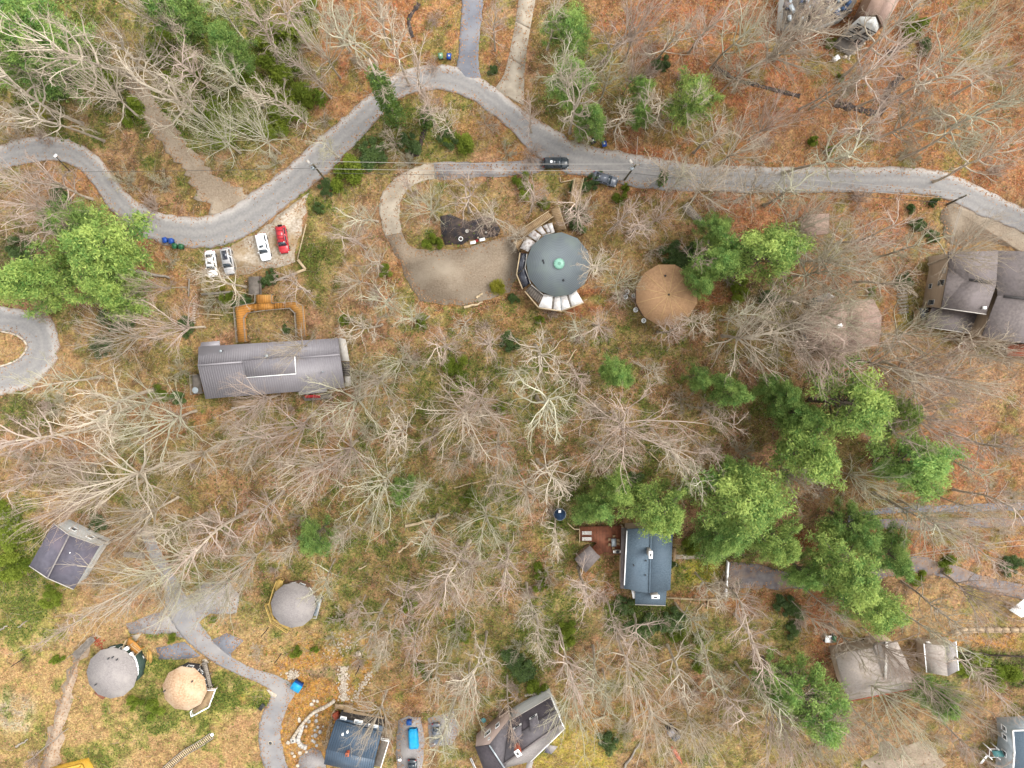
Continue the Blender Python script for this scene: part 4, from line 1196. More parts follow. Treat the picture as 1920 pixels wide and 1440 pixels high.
low_e = poly3([(1748, 576, 3.4), (1834, 588, 3.4), (1818, 624, 3.0), (1735, 612, 3.0)])
walls(b4, low_e, M['brown_wall'], .4, name='lean_to_wall')
roof(b4, [low_e], M['shingle_dark'], t=.19)
line_part(b4, 'gutter', [P(1735, 613, 3.0), P(1818, 625, 3.0)], .12, .14, M['offwhite'])
# the west wall with its windows: base line as seen
wa, wb = P(1765, 577, 6.4), P(1779, 501, 6.4)
i0, i1 = w4[0], w4[1]
window(b4, i0, i1, .62, 4.6, 1.0, 1.9, frame=M['offwhite'])
window(b4, i0, i1, .12, 2.6, .9, 1.9, frame=M['offwhite'])
window(b4, i0, i1, .55, 1.4, .9, 1.0, frame=M['offwhite'])
window(b4, i0, i1, .93, 4.8, .9, .9, frame=M['offwhite'], pane=M['offwhite'])
dk4 = deck(b4, [(1716, 582), (1748, 577), (1738, 611), (1712, 606)], 1.0, M['deck_tan'])
MB().slab([P(x, y, 2.6) for x, y in [(1724, 578), (1743, 576), (1738, 600), (1728, 602)]], .1).build('porch_roof', M['glass_dark'], b4)
deck(b4, [(1790, 634), (1880, 630), (1900, 640), (1880, 648), (1800, 646)], 1.2, M['deck_tan'], name='rear_deck')
railing(b4, [(1790, 634), (1800, 646), (1880, 648)], 1.2, M['timber_grey'])
fl = thing('timber_edging', 'thin tan timber edging left of the tan-sided house deck', 'edging', tuple(P(1700, 622)))
MB().beam(P(1680, 620, .1), P(1716, 627, .1), .2, .3).build('board', M['timber'], fl)
for k in range(8):
    y = 543 + k * 6
    s_ = thing('timber_step', f'{["topmost", "second", "third", "fourth", "fifth", "sixth", "seventh", "lowest"][k]} timber step in the bank left of the tan-sided house', 'step', tuple(P(1692, y)), group='timber steps in the bank')
    MB().beam(P(1683 + (k > 4) * 3, y + 2, .12), P(1701 + (k > 4) * 2, y, .12), .32, .26).build('sleeper', M['timber_grey'], s_)
sr = thing('shed', 'low orange-red roofed shed with a white tank at the right edge', 'shed', tuple(P(1912, 656)))
sre = poly3([(1890, 646, 2.4), (1990, 643, 2.4), (1990, 672, 2.0), (1889, 668, 2.0)])
walls(sr, sre, M['brown_wall'], .2)
roof(sr, [sre], M['terracotta'], t=.12)
q = P(1882, 653)
MB().lathe((q.x, q.y, -.1), [(.6, 0), (.62, .1), (.62, 1.3), (.3, 1.6), (.2, 1.65)], 14).build('tank', M['white'], sr)

# ------------------------------------------------------------------ slate-blue roofed house with the red deck
ZE, ZR = 5.4, 6.6
e7 = poly3([(1176, 992, ZE), (1262, 990, ZE), (1257, 1106, ZE), (1249, 1108, ZE), (1217, 1112, ZE), (1191, 1109, ZE), (1180, 1105, ZE), (1170, 1104, ZE)])
b7 = thing('house', 'slate-blue shingled house with a white chimney and a red deck', 'house', centre(e7))
w7 = walls(b7, e7, M['tan_wall'])
ra, rb_ = P(1221, 990, ZR), P(1217.5, 1112, ZR)
roof(b7, [[ra, rb_, P(1191, 1109, ZE), P(1180, 1105, ZE), P(1170, 1104, ZE), P(1176, 992, ZE)]], M['shingle_slate'])
roof(b7, [[ra, P(1262, 990, ZE), P(1257, 1106, ZE), P(1249, 1108, ZE), rb_]], M['shingle_slate'], t=.184)
line_part(b7, 'ridge_cap', [ra, rb_], .3, .05, M['shingle_slate'], .04)
line_part(b7, 'gutter', [P(1175.5, 995, ZE), P(1170.5, 1097, ZE)], .16, .16, M['white'])
low = poly3([(1165, 990, 3.3), (1175, 990, 3.3), (1171, 1104, 3.3), (1163, 1103, 3.3)])
walls(b7, low, M['tan_wall'], .3, name='lean_to_wall')
roof(b7, [low], M['shingle_dark'], t=.15, name='lean_to_roof')
ext = poly3([(1191, 1109, 4.3), (1250, 1108, 4.3), (1248, 1135, 3.6), (1191, 1133, 3.6)])
walls(b7, ext, M['white_wall'], .3, name='extension_wall')
roof(b7, [ext], M['shingle_slate'], t=.15, name='extension_roof')
line_part(b7, 'gutter', [P(1190.5, 1133.5, 3.6), P(1248, 1135.5, 3.6)], .12, .12, M['offwhite'])
def chimney(root, x, y, z0, z1, sx, sy, m, cap, rz=0.0):
    q = P(x, y, z1)
    c_ = MB().box((q.x, q.y, (z0 + z1) / 2), (sx, sy, z1 - z0), rz=rz).build('chimney', m, root)
    MB().box((q.x, q.y, z1 + .06), (sx + .2, sy + .2, .12), rz=rz).build('chimney_cap', cap, c_)
    MB().box((q.x, q.y, z1 + .22), (sx * .45, sy * .45, .24), rz=rz).build('flue', M['metal_dark'], c_)
chimney(b7, 1220, 1040, 6.0, 8.8, .5, 1.2, M['offwhite'], M['white'])
chimney(b7, 1229, 1119, 3.6, 6.0, 1.3, .5, M['offwhite'], M['white'])
q = P(1196, 1121, 4.0)
for x, y in ((1211, 1051), (1188, 1060), (1210, 1078)):
    c = P(x, y, 6.4)
    MB().lathe((c.x, c.y, 6.0), [(.12, 0), (.12, .7)], 8).build('roof_vent', M['metal_dark'], b7)
deck(b7, [(1262, 1028), (1268, 1029), (1266, 1052), (1262, 1053)], 1.0, M['deck_tan'], name='stoop')
deck(b7, [(1261, 1057), (1269, 1057), (1269, 1062), (1261, 1062)], .6, M['stone_pale'], name='stoop')
MB().slab([P(x, y, 3.2) for x, y in [(1184, 1107), (1191, 1109), (1190, 1122), (1187, 1122)]], .1).build('porch_roof', M['white'], b7)
for t in (.2, .5, .8):
    window(b7, w7[1], w7[2], t, 2.2, 1.2, 1.3)
rd = thing('red_deck', 'reddish brown deck on the left side of the slate-blue roofed house', 'deck', tuple(P(1130, 1010)))
RP = [(1086, 988), (1165, 986), (1163, 1036), (1131, 1036), (1118, 1017), (1086, 1014)]
ZK = 1.4
deck(rd, RP, ZK, M['deck_red'])
boards(rd, RP, ZK, M['deck_gap'], (1, 0), .6)
railing(rd, [(1163, 1037), (1131, 1037)], ZK, M['deck_red'])
railing(rd, [(1086, 1014), (1086, 990), (1076, 990), (1064, 979)], ZK, M['timber'])
for k in range(4):
    a, b = P(1118 - k * 2.2 + 0, 1019 + k * 2, ZK - .25 * (k + 1)), P(1131 - k * 2.2, 1037 + k * 1.3, ZK - .25 * (k + 1))
    MB().beam(a, b, .4, .12).build('step', M['deck_red'], rd)
q = P(1150, 1015, ZK)
dt = thing('dining_table', 'grey rectangular dining table on the red deck', 'table', tuple(q))
MB().box((q.x, q.y, ZK + .73), (.9, 1.5, .06), rz=.06).build('tabletop', M['metal_light'], dt)
for sx in (-.35, .35):
    for sy in (-.62, .62):
        MB().box((q.x + sx, q.y + sy, ZK + .35), (.06, .06, .7)).build('leg', M['metal_dark'], dt)
for lab, dx, dy, rz in (('upper left of the dining table', -.8, .55, 0), ('lower left of the dining table', -.8, -.5, 0), ('upper right of the dining table', .8, .35, math.pi), ('lower right of the dining table', .8, -.3, math.pi),
                        ('at the top end of the dining table', .05, 1.15, -math.pi / 2), ('at the bottom end of the dining table', -.05, -1.2, math.pi / 2)):
    c = thing('chair', 'tan outdoor chair at the ' + lab.replace('at the ', '') + ' on the red deck', 'chair', (q.x + dx, q.y + dy, ZK), rz, 'tan chairs round the deck dining table')
    MB().box((0, 0, .43), (.5, .5, .06)).build('seat', M['deck_tan'], c, local=True)
    MB().box((-.23, 0, .68), (.06, .48, .46)).build('backrest', M['deck_tan'], c, local=True)
    for sx in (-.2, .2):
        for sy in (-.2, .2):
            MB().box((sx, sy, .2), (.05, .05, .4)).build('leg', M['timber_dark'], c, local=True)
for lab, y in (('upper white sun lounger on the red deck', 998.5), ('lower white sun lounger on the red deck', 1009.5)):
    q = P(1100, y, ZK)
    l_ = thing('sun_lounger', lab, 'sun lounger', tuple(q), group='white loungers on the red deck')
    MB().box((q.x, q.y, ZK + .3), (1.8, .62, .06)).build('frame', M['white'], l_)
    for k in range(7):
        MB().box((q.x - .3 + k * .19, q.y, ZK + .345), (.15, .56, .04)).build('slat', M['offwhite'], l_)
    MB().box((q.x - .66, q.y, ZK + .5), (.6, .58, .05), ry=.6).build('backrest', M['offwhite'], l_)
    for sx in (-.75, .75):
        for sy in (-.25, .25):
            MB().box((q.x + sx, q.y + sy, ZK + .14), (.06, .06, .3)).build('leg', M['white'], l_)
q = P(1156, 1032, ZK)
gr = thing('grill', 'white and black barbecue grill in the corner of the red deck', 'grill', tuple(q))
MB().box((q.x, q.y, ZK + .45), (1.1, .55, .8)).build('cart', M['offwhite'], gr)
MB().lathe((q.x + .05, q.y, ZK + .86), [(.3, 0), (.3, .12), (.2, .26), (.05, .3)], 14).build('lid', M['black_plastic'], gr)
for s in (-.62, .62):
    MB().box((q.x + s, q.y, ZK + .82), (.25, .45, .04)).build('shelf', M['white'], gr)
b = poly3([(1077, 1048, 2.6), (1106, 1023, 2.6), (1126, 1044, 2.6), (1098, 1074, 2.6)])
s7 = thing('shed', 'small dark grey gable-roofed shed below the red deck', 'shed', centre(b))
walls(s7, b, M['brown_wall'], .3)
ra, rb_ = (b[0] + b[3]) / 2, (b[1] + b[2]) / 2
ra, rb_ = Vector((ra.x, ra.y, 3.5)), Vector((rb_.x, rb_.y, 3.5))
roof(s7, [[b[0], b[1], rb_, ra]], M['shingle_dark'], t=.1)
roof(s7, [[b[3], ra, rb_, b[2]]], M['shingle_dark'], t=.104)
# blue play tent
q = P(1049, 962)
pl = thing('trampoline_tent', 'dark blue cloth covered frame half hidden beside the red deck trees', 'play tent', tuple(q))
MB().lathe((q.x, q.y, 0), [(1.1, 1.0), (1.15, 1.05), (.7, 1.9), (.05, 2.6)], 10).build('canopy', M['navy_cloth'], pl)
MB().box((q.x - .1, q.y + .9, 2.15), (.5, .7, .1), rx=.5).build('patch', M['white'], pl)
for k in range(6):
    a = k * math.pi / 3
    MB().box((q.x + 1.05 * math.cos(a), q.y + 1.05 * math.sin(a), .45), (.08, .08, 1.3)).build('leg', M['metal_light'], pl)
MB().lathe((q.x, q.y, 0), [(1.16, .96), (1.2, .98), (1.2, 1.04), (1.16, 1.06)], 16).build('rim', M['metal_light'], pl)

# ------------------------------------------------------------------ house with the brick-red chimney
b8 = thing('house', 'grey-shingled gabled house with a brick-red chimney at the bottom edge', 'house', tuple(P(975, 1385)))
E1, R1 = 4.6, 7.4
n0, n1_, s0, s1 = P(954, 1352, E1), P(1033, 1306, E1), P(995, 1428, E1), P(1059, 1366, E1)
q0, q1 = P(946, 1430, R1), P(1053, 1355, R1)
main8 = [n0, n1_, s1, s0, P(944, 1440, E1)]
walls(b8, main8, M['white_wall'], .4)
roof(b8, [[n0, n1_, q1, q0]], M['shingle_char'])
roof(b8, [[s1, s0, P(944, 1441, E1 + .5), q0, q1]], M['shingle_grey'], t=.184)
up = lambda a, b, t, dz: Vector((a.x + (b.x - a.x) * t, a.y + (b.y - a.y) * t, a.z + (b.z - a.z) * t + dz))
roof(b8, [[up(n0, q0, .48, .22), up(n1_, q1, .48, .22), q1 + Vector((0, 0, .2)), q0 + Vector((0, 0, .2))]], M['shingle_mid'], t=.3, name='upper_roof')
for t0, t1 in ((.12, .30), (.47, .64)):
    a0, a1 = up(n0, n1_, t0, 0), up(n0, n1_, t1, 0)
    c0, c1 = up(q0, q1, t0, 0), up(q0, q1, t1, 0)
    f0, f1 = up(a0, c0, .22, 1.15), up(a1, c1, .22, 1.15)
    k0, k1 = up(a0, c0, .62, .4), up(a1, c1, .62, .4)
    dmr = MB().slab([f0, f1, k1, k0], .12).build('dormer', M['shingle_mid'], b8)
    g0, g1 = up(a0, c0, .24, .1), up(a1, c1, .24, .1)
    MB().add([tuple(g0), tuple(g1), (g1.x, g1.y, f1.z - .13), (g0.x, g0.y, f0.z - .13), (k0.x, k0.y, k0.z - .2), (k1.x, k1.y, k1.z - .2)], [(0, 1, 2, 3), (0, 3, 4), (1, 5, 2)]).build('dormer_front', M['white'], dmr)
    MB().beam(up(g0, g1, .25, .5) + Vector((-.05, .08, 0)), up(g0, g1, .75, .5) + Vector((-.05, .08, 0)), .06, .4).build('pane', M['glass'], dmr)
line_part(b8, 'ridge_cap', [q0, q1], .3, .1, M['shingle_dark'], .26)
line_part(b8, 'rake_board', [n1_, q1, s1], .16, .22, M['white'])
line_part(b8, 'gutter', [n0, n1_], .12, .14, M['offwhite'])
line_part(b8, 'gutter', [s0, s1], .12, .14, M['white'])
g0, g1, g2 = P(891, 1401, 4.6), P(917.5, 1397, 7.6), P(954, 1350, 4.6)
b0, b1 = P(906, 1441, 4.6), P(947, 1442, 7.6)
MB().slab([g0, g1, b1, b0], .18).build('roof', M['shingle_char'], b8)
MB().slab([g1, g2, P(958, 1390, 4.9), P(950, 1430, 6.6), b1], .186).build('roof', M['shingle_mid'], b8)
line_part(b8, 'ridge_cap', [g1, b1], .26, .08, M['metal_light'], .05)
wl = MB()
gw0, gw1, gw2 = [Vector((p.x, p.y, 0)) for p in (g0, g1, g2)]
ga, gb = g0.lerp(b0, .03), g2.copy()
d_ = (gb - ga).normalized()
mid = ga + d_ * (g1 - ga).dot(d_)
fv = [(ga.x, ga.y, -.4), (gb.x, gb.y, -.4), (gb.x, gb.y, 4.4), (mid.x, mid.y, 7.3), (ga.x, ga.y, 4.4)]
bk = Vector((d_.y, -d_.x, 0)) * .3
wl.add(fv + [(x + bk.x, y + bk.y, z_) for x, y, z_ in fv], [(0, 1, 2, 3, 4), (9, 8, 7, 6, 5), (0, 5, 6, 1), (1, 6, 7, 2), (2, 7, 8, 3), (3, 8, 9, 4), (4, 9, 5, 0)])
wl.build('gable_wall', M['pink_wall'], b8)
for t, zc, w_, h_ in ((.36, 3.0, 1.5, 1.4), (.66, 3.2, .9, 1.3), (.42, 5.4, .5, .6)):
    window(b8, ga, gb, t, zc, w_, h_, out=(b1.x, b1.y))
chimney(b8, 971, 1412, 5.0, 9.0, .8, 1.1, M['brick_red'], M['white'], rz=.6)
MB().slab([P(x, y, 3.6) for x, y in [(1020, 1397), (1034, 1413), (1022, 1413)]], .12).build('porch_roof', M['shingle_purple'], b8) if False else None
MB().slab(poly3([(990, 1425, 3.4), (1000, 1428, 3.4), (996, 1445, 3.0), (984, 1445, 3.0)]), .14).build('porch_roof', M['shingle_grey'], b8)
pg = poly3([(1022, 1396, 4.2), (1035, 1414, 3.2), (1040, 1405, 3.2)])
MB().slab([P(1022, 1396, 4.4), P(1021, 1411, 3.3), P(1034, 1414, 4.2)], .12).build('porch_roof', M['shingle_purple'], b8)
MB().slab([P(1022, 1396, 4.4), P(1034, 1414, 4.2), P(1046, 1400, 3.3)], .124).build('porch_roof', M['shingle_grey'], b8)
ORD = ['first', 'second', 'third', 'fourth', 'fifth', 'sixth', 'seventh', 'eighth', 'ninth', 'tenth']
RING = [(986, 1304), (990, 1302.5), (994, 1302), (999, 1302), (1003, 1300.5), (1007, 1300), (1011, 1300.5), (1017, 1307), (1013, 1311), (1007, 1313.5)]
for k, (x, y) in enumerate(RING):
    q = P(x, y)
    o_ = MB().lathe((q.x, q.y, -.15), [(.24, 0), (.3, .15), (.26, .34), (.1, .42)], 7, k).build('garden_stone', M['stone_pale'])
    tag(o_, ORD[k] + ' pale stone from the left in the arc edging the dormered house garden bed', 'stone', 'arc of pale garden stones')
q = P(998, 1318.5)
o_ = thing('garden_tub', 'deep blue tub in the garden bed behind the dormered roof', 'tub', tuple(q))
MB().lathe((q.x, q.y, -.1), [(.42, 0), (.5, .7), (.54, .72), (.46, .7), (.44, .6), (.1, .58)], 12).build('tub', M['blue_plastic'], o_)
q = P(907, 1348)
o_ = thing('trampoline', 'small round teal trampoline beside the pinkish gable wall', 'trampoline', tuple(q))
MB().lathe((q.x, q.y, .5), [(.05, 0), (.5, .02), (.5, .06), (.05, .04)], 16).build('mat', M['teal_cloth'], o_)
for k in range(4):
    MB().box((q.x + .42 * math.cos(k * 1.57), q.y + .42 * math.sin(k * 1.57), .18), (.06, .06, .7)).build('leg', M['metal_dark'], o_)
ws = thing('garden_stair', 'short white-edged garden stair beside the pinkish gable house', 'stair', tuple(P(886, 1432)))
for k in range(10):
    t = k / 9
    MB().beam(P(881 + 9 * t, 1423 + 20 * t, .35), P(884.5 + 9 * t, 1421.5 + 20 * t, .35), .12, .1).build('step', M['white'], ws)
MB().beam(P(882.5, 1421, .25), P(892, 1443, .25), .12, .3).build('stringer', M['timber_dark'], ws)

# ------------------------------------------------------------------ navy metal-roofed house
b9 = thing('house', 'house with a navy ribbed metal roof beside the curved stone wall', 'house', tuple(P(665, 1395)))
E9, R9 = 4.6, 6.4
t0_, t1_ = P(629.5, 1351, E9), P(716, 1374, E9)
r0, r1 = P(612, 1405.5, R9), P(703, 1425, R9)
l0, l1 = P(607.5, 1433, E9 + .8), P(698, 1452, E9 + .8)
walls(b9, [t0_, t1_, l1, l0], M['dark_wall'], .3)
roof(b9, [[t0_, t1_, r1, r0]], M['metal_navy'])
roof(b9, [[r0, r1, l1, l0]], M['metal_navy'], t=.184)
ribs(b9, (t0_, t1_, r1, r0), .42, M['rib_navy'])
ribs(b9, (l0, l1, r1, r0), .42, M['rib_navy'])
lean = [P(637, 1347, 3.6), P(720, 1362, 3.6), P(716, 1373, 4.0), P(630, 1350.5, 4.0)]
walls(b9, lean, M['dark_wall'], .2, name='lean_to_wall')
roof(b9, [lean], M['metal_navy'], t=.15, name='lean_to_roof')
for x, y, w_, h_ in ((672, 1354, 1.6, .8), (644, 1346.5, 1.2, .5), (700, 1361, 2.0, .5)):
    q = P(x, y, 4.0)
    fr = MB().box((q.x, q.y, 3.95), (w_, h_, .3), rz=-.2).build('skylight', M['white'], b9)
    MB().box((q.x, q.y, 4.12), (w_ - .3, h_ - .24, .06), rz=-.2).build('pane', M['metal_light'], fr)
for x, y in ((652, 1371), (643, 1375.5), (627.5, 1395)):
    q = P(x, y, 5.2)
    MB().box((q.x, q.y, 5.3), (.3, .35, .7)).build('roof_vent', M['white'], b9)
chimney(b9, 651, 1415, 5.2, 7.2, .5, .5, M['brick_red'], M['terracotta'])
deck(b9, [(628, 1320), (645, 1322), (644, 1331), (627, 1328)], .9, M['deck_tan'], name='deck')
deck(b9, [(646, 1321), (661, 1323), (663, 1333), (720, 1346), (718, 1360), (642, 1345)], .9, M['deck_tan'], name='deck')
deck(b9, [(716, 1365), (736, 1370), (733, 1385), (717, 1379)], 2.2, M['deck_tan'], name='side_deck')
railing(b9, [(716, 1381), (731, 1384), (714, 1439), (698, 1436)], 2.6, M['white'], gap=3.0, rail=.16)
deck(b9, [(717, 1382), (730, 1385), (713, 1438), (700, 1436)], 2.5, M['deck_grey'], name='terrace')
q = P(633, 1339)
o_ = thing('planter_box', 'rust-brown planter box at the corner of the navy metal roof', 'planter', tuple(q))
MB().box((q.x, q.y, .5), (1.1, 1.3, 1.2), rz=.5).build('box', M['brick_red'], o_)

# ------------------------------------------------------------------ purple-grey gabled house, left
b10 = thing('house', 'purple-grey gabled house beside the bright green shrubs at the left edge', 'house', tuple(P(118, 1048)))
E, R = 4.4, 5.8
a0, a1, a2, a3 = P(100, 981, E), P(55, 1061, E), P(138, 1105, E), P(187, 1023, E)
k0, k1 = P(130, 1003, R), P(89, 1084, R)
walls(b10, [a0, a1, a2, a3], M['white_wall'], .4)
roof(b10, [[a0, a1, k1, k0]], M['shingle_purple'])
roof(b10, [[k0, k1, a2, a3]], M['shingle_purple'], t=.184)
line_part(b10, 'ridge_cap', [k0, k1], .26, .07, M['shingle_grey'], .05)
line_part(b10, 'rake_board', [a1, k1, a2], .12, .2, M['offwhite'])
line_part(b10, 'rake_board', [a0, k0, a3], .12, .2, M['offwhite'])
q = P(129, 1033, 5.0)
MB().box((q.x, q.y, 5.25), (1.1, .25, .3), rz=-.5).build('roof_vent', M['white'], b10)
deck(b10, [(128, 998), (150, 996), (206, 1017), (190, 1022), (134, 1003)], 1.8, M['deck_grey'])
railing(b10, [(150, 996), (206, 1017)], 1.8, M['offwhite'])
deck(b10, [(192, 1020), (200, 1022), (168, 1072), (156, 1078)], 1.6, M['offwhite'], name='side_deck')
railing(b10, [(200, 1022), (168, 1072)], 1.6, M['offwhite'])
w2 = inset([a0, a1, a2, a3], .4)
for t in (.3, .7):
    window(b10, w2[3], w2[0], t, 2.4, 1.2, 1.2)
q = P(166, 996)
o_ = thing('heat_pump', 'grey heat pump unit above the deck of the purple-grey house', 'heat pump', tuple(q))
MB().box((q.x, q.y, .4), (.9, .9, 1.0), rz=.4).build('case', M['metal_light'], o_)
MB().lathe((q.x, q.y, .9), [(.36, 0), (.36, .03), (.1, .05)], 12).build('fan', M['metal_dark'], o_)

# ------------------------------------------------------------------ house with the pale screened porch, top edge
b14 = thing('house', 'brown-roofed house with a pale two-storey porch at the top edge', 'house', tuple(P(1640, 20)))
E, R = 6.6, 8.4
k0, k1 = P(1645, 27, R), P(1672, -22, R)
e0, e1, e2, e3 = P(1657, 53, E), P(1694, -14, E), P(1650, -34, E), P(1620, 29, E)
roof(b14, [[k0, k1, e1, e0]], M['terracotta'] if False else M['shingle_pink'])
roof(b14, [[k0, e3, e2, k1]], M['shingle_pink'], t=.184)
f = inset([e0, e1, e2, e3], .25)
walls(b14, [e0, e1, e2, e3], M['brown_wall'], .25, top=.1)
gA, gB = P(1613, 33, E), P(1649, 51, E)
d_ = (gB - gA).normalized()
nrm = Vector((-d_.y, d_.x, 0))
if nrm.dot(P(1550, 90) - P(1640, 20)) < 0:
    nrm = -nrm
off = nrm * .9
gv = [(gA + off), (gB + off)]
mid = (gA + gB) / 2 + off
fv = [(gv[0].x, gv[0].y, -.4), (gv[1].x, gv[1].y, -.4), (gv[1].x, gv[1].y, E - .2), (mid.x, mid.y, R - .2), (gv[0].x, gv[0].y, E - .2)]
bk = -nrm * 1.2
MB().add(fv + [(x + bk.x, y + bk.y, z_) for x, y, z_ in fv], [(0, 1, 2, 3, 4), (9, 8, 7, 6, 5), (0, 5, 6, 1), (1, 6, 7, 2), (2, 7, 8, 3), (3, 8, 9, 4), (4, 9, 5, 0)]).build('porch_wall', M['white_wall'], b14)
oc = mid - nrm * 5
for t in (.25, .74):
    for zc in (1.6, 4.9):
        window(b14, gv[0], gv[1], t, zc, 1.2, 1.9, frame=M['offwhite'], pane=M['glass_dark'], out=(oc.x, oc.y))
for zc in (3.3, 6.35):
    a, b = gv[0] + nrm * .06, gv[1] + nrm * .06
    MB().beam((a.x, a.y, zc), (b.x, b.y, zc), .1, .22).build('trim', M['dark_wall'], b14)
deck(b14, [(1578, 66), (1619, 84), (1593, 104), (1559, 84)], .4, M['deck_grey'], name='patio_deck')
railing(b14, [(1578, 66), (1559, 84)], .4, M['timber_dark'], h=.8)
b14b = thing('terrace_roof', 'cluttered flat grey roof terrace half hidden by branches at the top edge', 'roof terrace', tuple(P(1535, 20)))
fe = poly3([(1474, -40, 3.2), (1612, -40, 3.2), (1606, 4, 3.2), (1588, 30, 3.2), (1536, 48, 3.2), (1467, 44, 3.2)])
walls(b14b, fe, M['white_wall'], .1)
roof(b14b, [fe], M['deck_grey'], t=.15)
rs = random.Random(4)
for k in range(30):
    x, y = rs.uniform(1474, 1590), rs.uniform(0, 40)
    q = P(x, y, 3.2)
    MB().box((q.x, q.y, 3.2 + .25), (rs.uniform(.5, 1.5), rs.uniform(.4, 1.0), rs.uniform(.4, .9)), rz=rs.uniform(0, 3)).build('crate', M[rs.choice(['dark_wall', 'metal_light', 'navy_cloth', 'deck_grey', 'shingle_dark', 'timber_dark'])], b14b)
q = P(1566, 111)
o_ = thing('utility_box', 'small white box on the leaf litter below the pale porch deck', 'utility box', tuple(q))
MB().box((q.x, q.y, .3), (.9, .8, .9), rz=.6).build('case', M['white'], o_)
MB().box((q.x + .5, q.y + .2, .3), (.12, .7, .8), rz=.6).build('door', M['dark_wall'], o_)

# ------------------------------------------------------------------ yellow-roofed building, bottom left
yb_e = [Vector((p.x, p.y, 2.2)) for p in poly3([(97, 1438), (166, 1420), (178, 1446), (170, 1475), (100, 1490)])]
yb = thing('building', 'bright yellow flat-roofed building cut off by the bottom edge', 'building', centre(yb_e))
walls(yb, yb_e, M['yellow'], .05)
line_part(yb, 'parapet', [p + Vector((0, 0, .2)) for p in yb_e[:3]], .4, .5, M['yellow'])
for k in range(3):
    q = yb_e[0].lerp(yb_e[1], .25 + k * .25) + Vector((.2, -1.2, 0))
    MB().box((q.x, q.y, 2.35), (.9, .5, .4), rz=.25).build('roof_unit', M['metal_light'], yb)

# ------------------------------------------------------------------ taupe house and garage, lower right
E, R = 4.0, 6.0
p_ = poly3([(1566, 1226, E), (1636, 1216, E), (1640, 1206, E), (1683, 1204, E), (1709, 1266, E), (1711, 1291, E), (1593, 1314, E), (1582, 1290, E)])
b6 = thing('house', 'taupe shingled house with a pale lower roof slope and rusty gutter', 'house', centre(p_))
walls(b6, p_, M['tan_wall'])
k0, k1 = P(1589, 1288, R), P(1709, 1266, R)
roof(b6, [[k0, k1, P(1711, 1291, E), P(1593.5, 1314, E)]], M['shingle_taupe'])
vm, vt = P(1660, 1275, R), P(1662, 1203, R - .4)
roof(b6, [[P(1566, 1226, E), P(1636, 1216, E), vm, k0]], M['shingle_taupe'], t=.184)
roof(b6, [[P(1636, 1216, E), P(1640, 1206, E), vt, vm]], M['shingle_taupe'], t=.186)
roof(b6, [[vt, P(1683, 1204, E), P(1709, 1262, E), k1, vm]], M['shingle_taupe'], t=.188)
roof(b6, [[P(1566, 1226, E), k0, P(1593.5, 1314, E), P(1580, 1290, E)]], M['shingle_taupe'], t=.19)
line_part(b6, 'gutter', [P(1593, 1314.5, E), P(1711, 1292, E)], .16, .16, M['orange_plastic'])
line_part(b6, 'valley', [vt, vm], .5, .05, M['offwhite'], .03)
p_ = poly3([(1732, 1207, 3.2), (1737, 1261, 3.2), (1777, 1268, 4.2), (1797, 1257, 3.2), (1792, 1203, 3.2), (1773, 1211, 4.2)])
b6b = thing('garage', 'small two-slope taupe garage with white roof edges', 'garage', centre(p_))
walls(b6b, [p_[0], p_[1], P(1777, 1267, 3.2), p_[3], p_[4], P(1773, 1211, 3.2)], M['tan_wall'], .3)
roof(b6b, [[p_[0], p_[1], p_[2], p_[5]]], M['shingle_taupe'], t=.14)
roof(b6b, [[p_[5], p_[2], p_[3], p_[4]]], M['shingle_grey'], t=.144)
line_part(b6b, 'rake_board', [p_[0], p_[1]], .16, .2, M['white'])
line_part(b6b, 'rake_board', [p_[4], p_[3]], .16, .2, M['white'])
MB().slab(poly3([(1734, 1203, 2.4), (1742, 1202, 2.4), (1748, 1208, 2.6), (1738, 1208, 2.6)]), .1).build('porch_roof', M['offwhite'], b6b)

# ------------------------------------------------------------------ grey-blue house and playset, bottom right corner
p_ = poly3([(1899, 1370, 5.0), (1990, 1366, 5.0), (1990, 1480, 5.0), (1896, 1480, 5.0), (1902, 1410, 5.0)])
b16 = thing('house', 'grey-blue house with white window trim at the bottom right corner', 'house', centre(p_))
w2 = walls(b16, p_, M['metal_light'], .3)
roof(b16, [p_], M['shingle_slate'], t=.2)
line_part(b16, 'rake_board', [p_[1], p_[0], p_[4], p_[3]], .2, .24, M['white'])
for t in (.3, .75):
    window(b16, w2[4], w2[0], t, 2.0, 1.0, 1.3)
window(b16, w2[3], w2[4], .7, 2.0, 1.0, 1.3)
low = poly3([(1890, 1411, 2.8), (1903, 1418, 3.2), (1903, 1440, 3.2), (1892, 1434, 2.8)])
roof(b16, [low], M['shingle_slate'], t=.14, name='porch_roof')
walls(b16, low, M['metal_light'], .15, name='porch_wall')
q = P(1850, 1400)
ps = thing('playset', 'white-framed playset tower with a small teal roof', 'playset', tuple(q))
for sx in (-.8, .8):
    for sy in (-.8, .8):
        MB().box((q.x + sx, q.y + sy, 1.3), (.14, .14, 3.2)).build('post', M['white'], ps)
MB().box((q.x, q.y, 1.5), (1.7, 1.7, .12)).build('platform', M['brown_wall'], ps)
for s in (-.85, .85):
    MB().box((q.x + s, q.y, 2.1), (.08, 1.6, .1)).build('rail', M['white'], ps)
    MB().box((q.x, q.y + s, 2.1), (1.6, .08, .1)).build('rail', M['white'], ps)
a = MB().slab([(q.x - 1, q.y + 1, 2.9), (q.x + 1, q.y + 1, 2.9), (q.x + 1, q.y + .25, 3.7), (q.x - 1, q.y + .25, 3.7)], .08)
a.build('roof', M['teal_cloth'], ps)
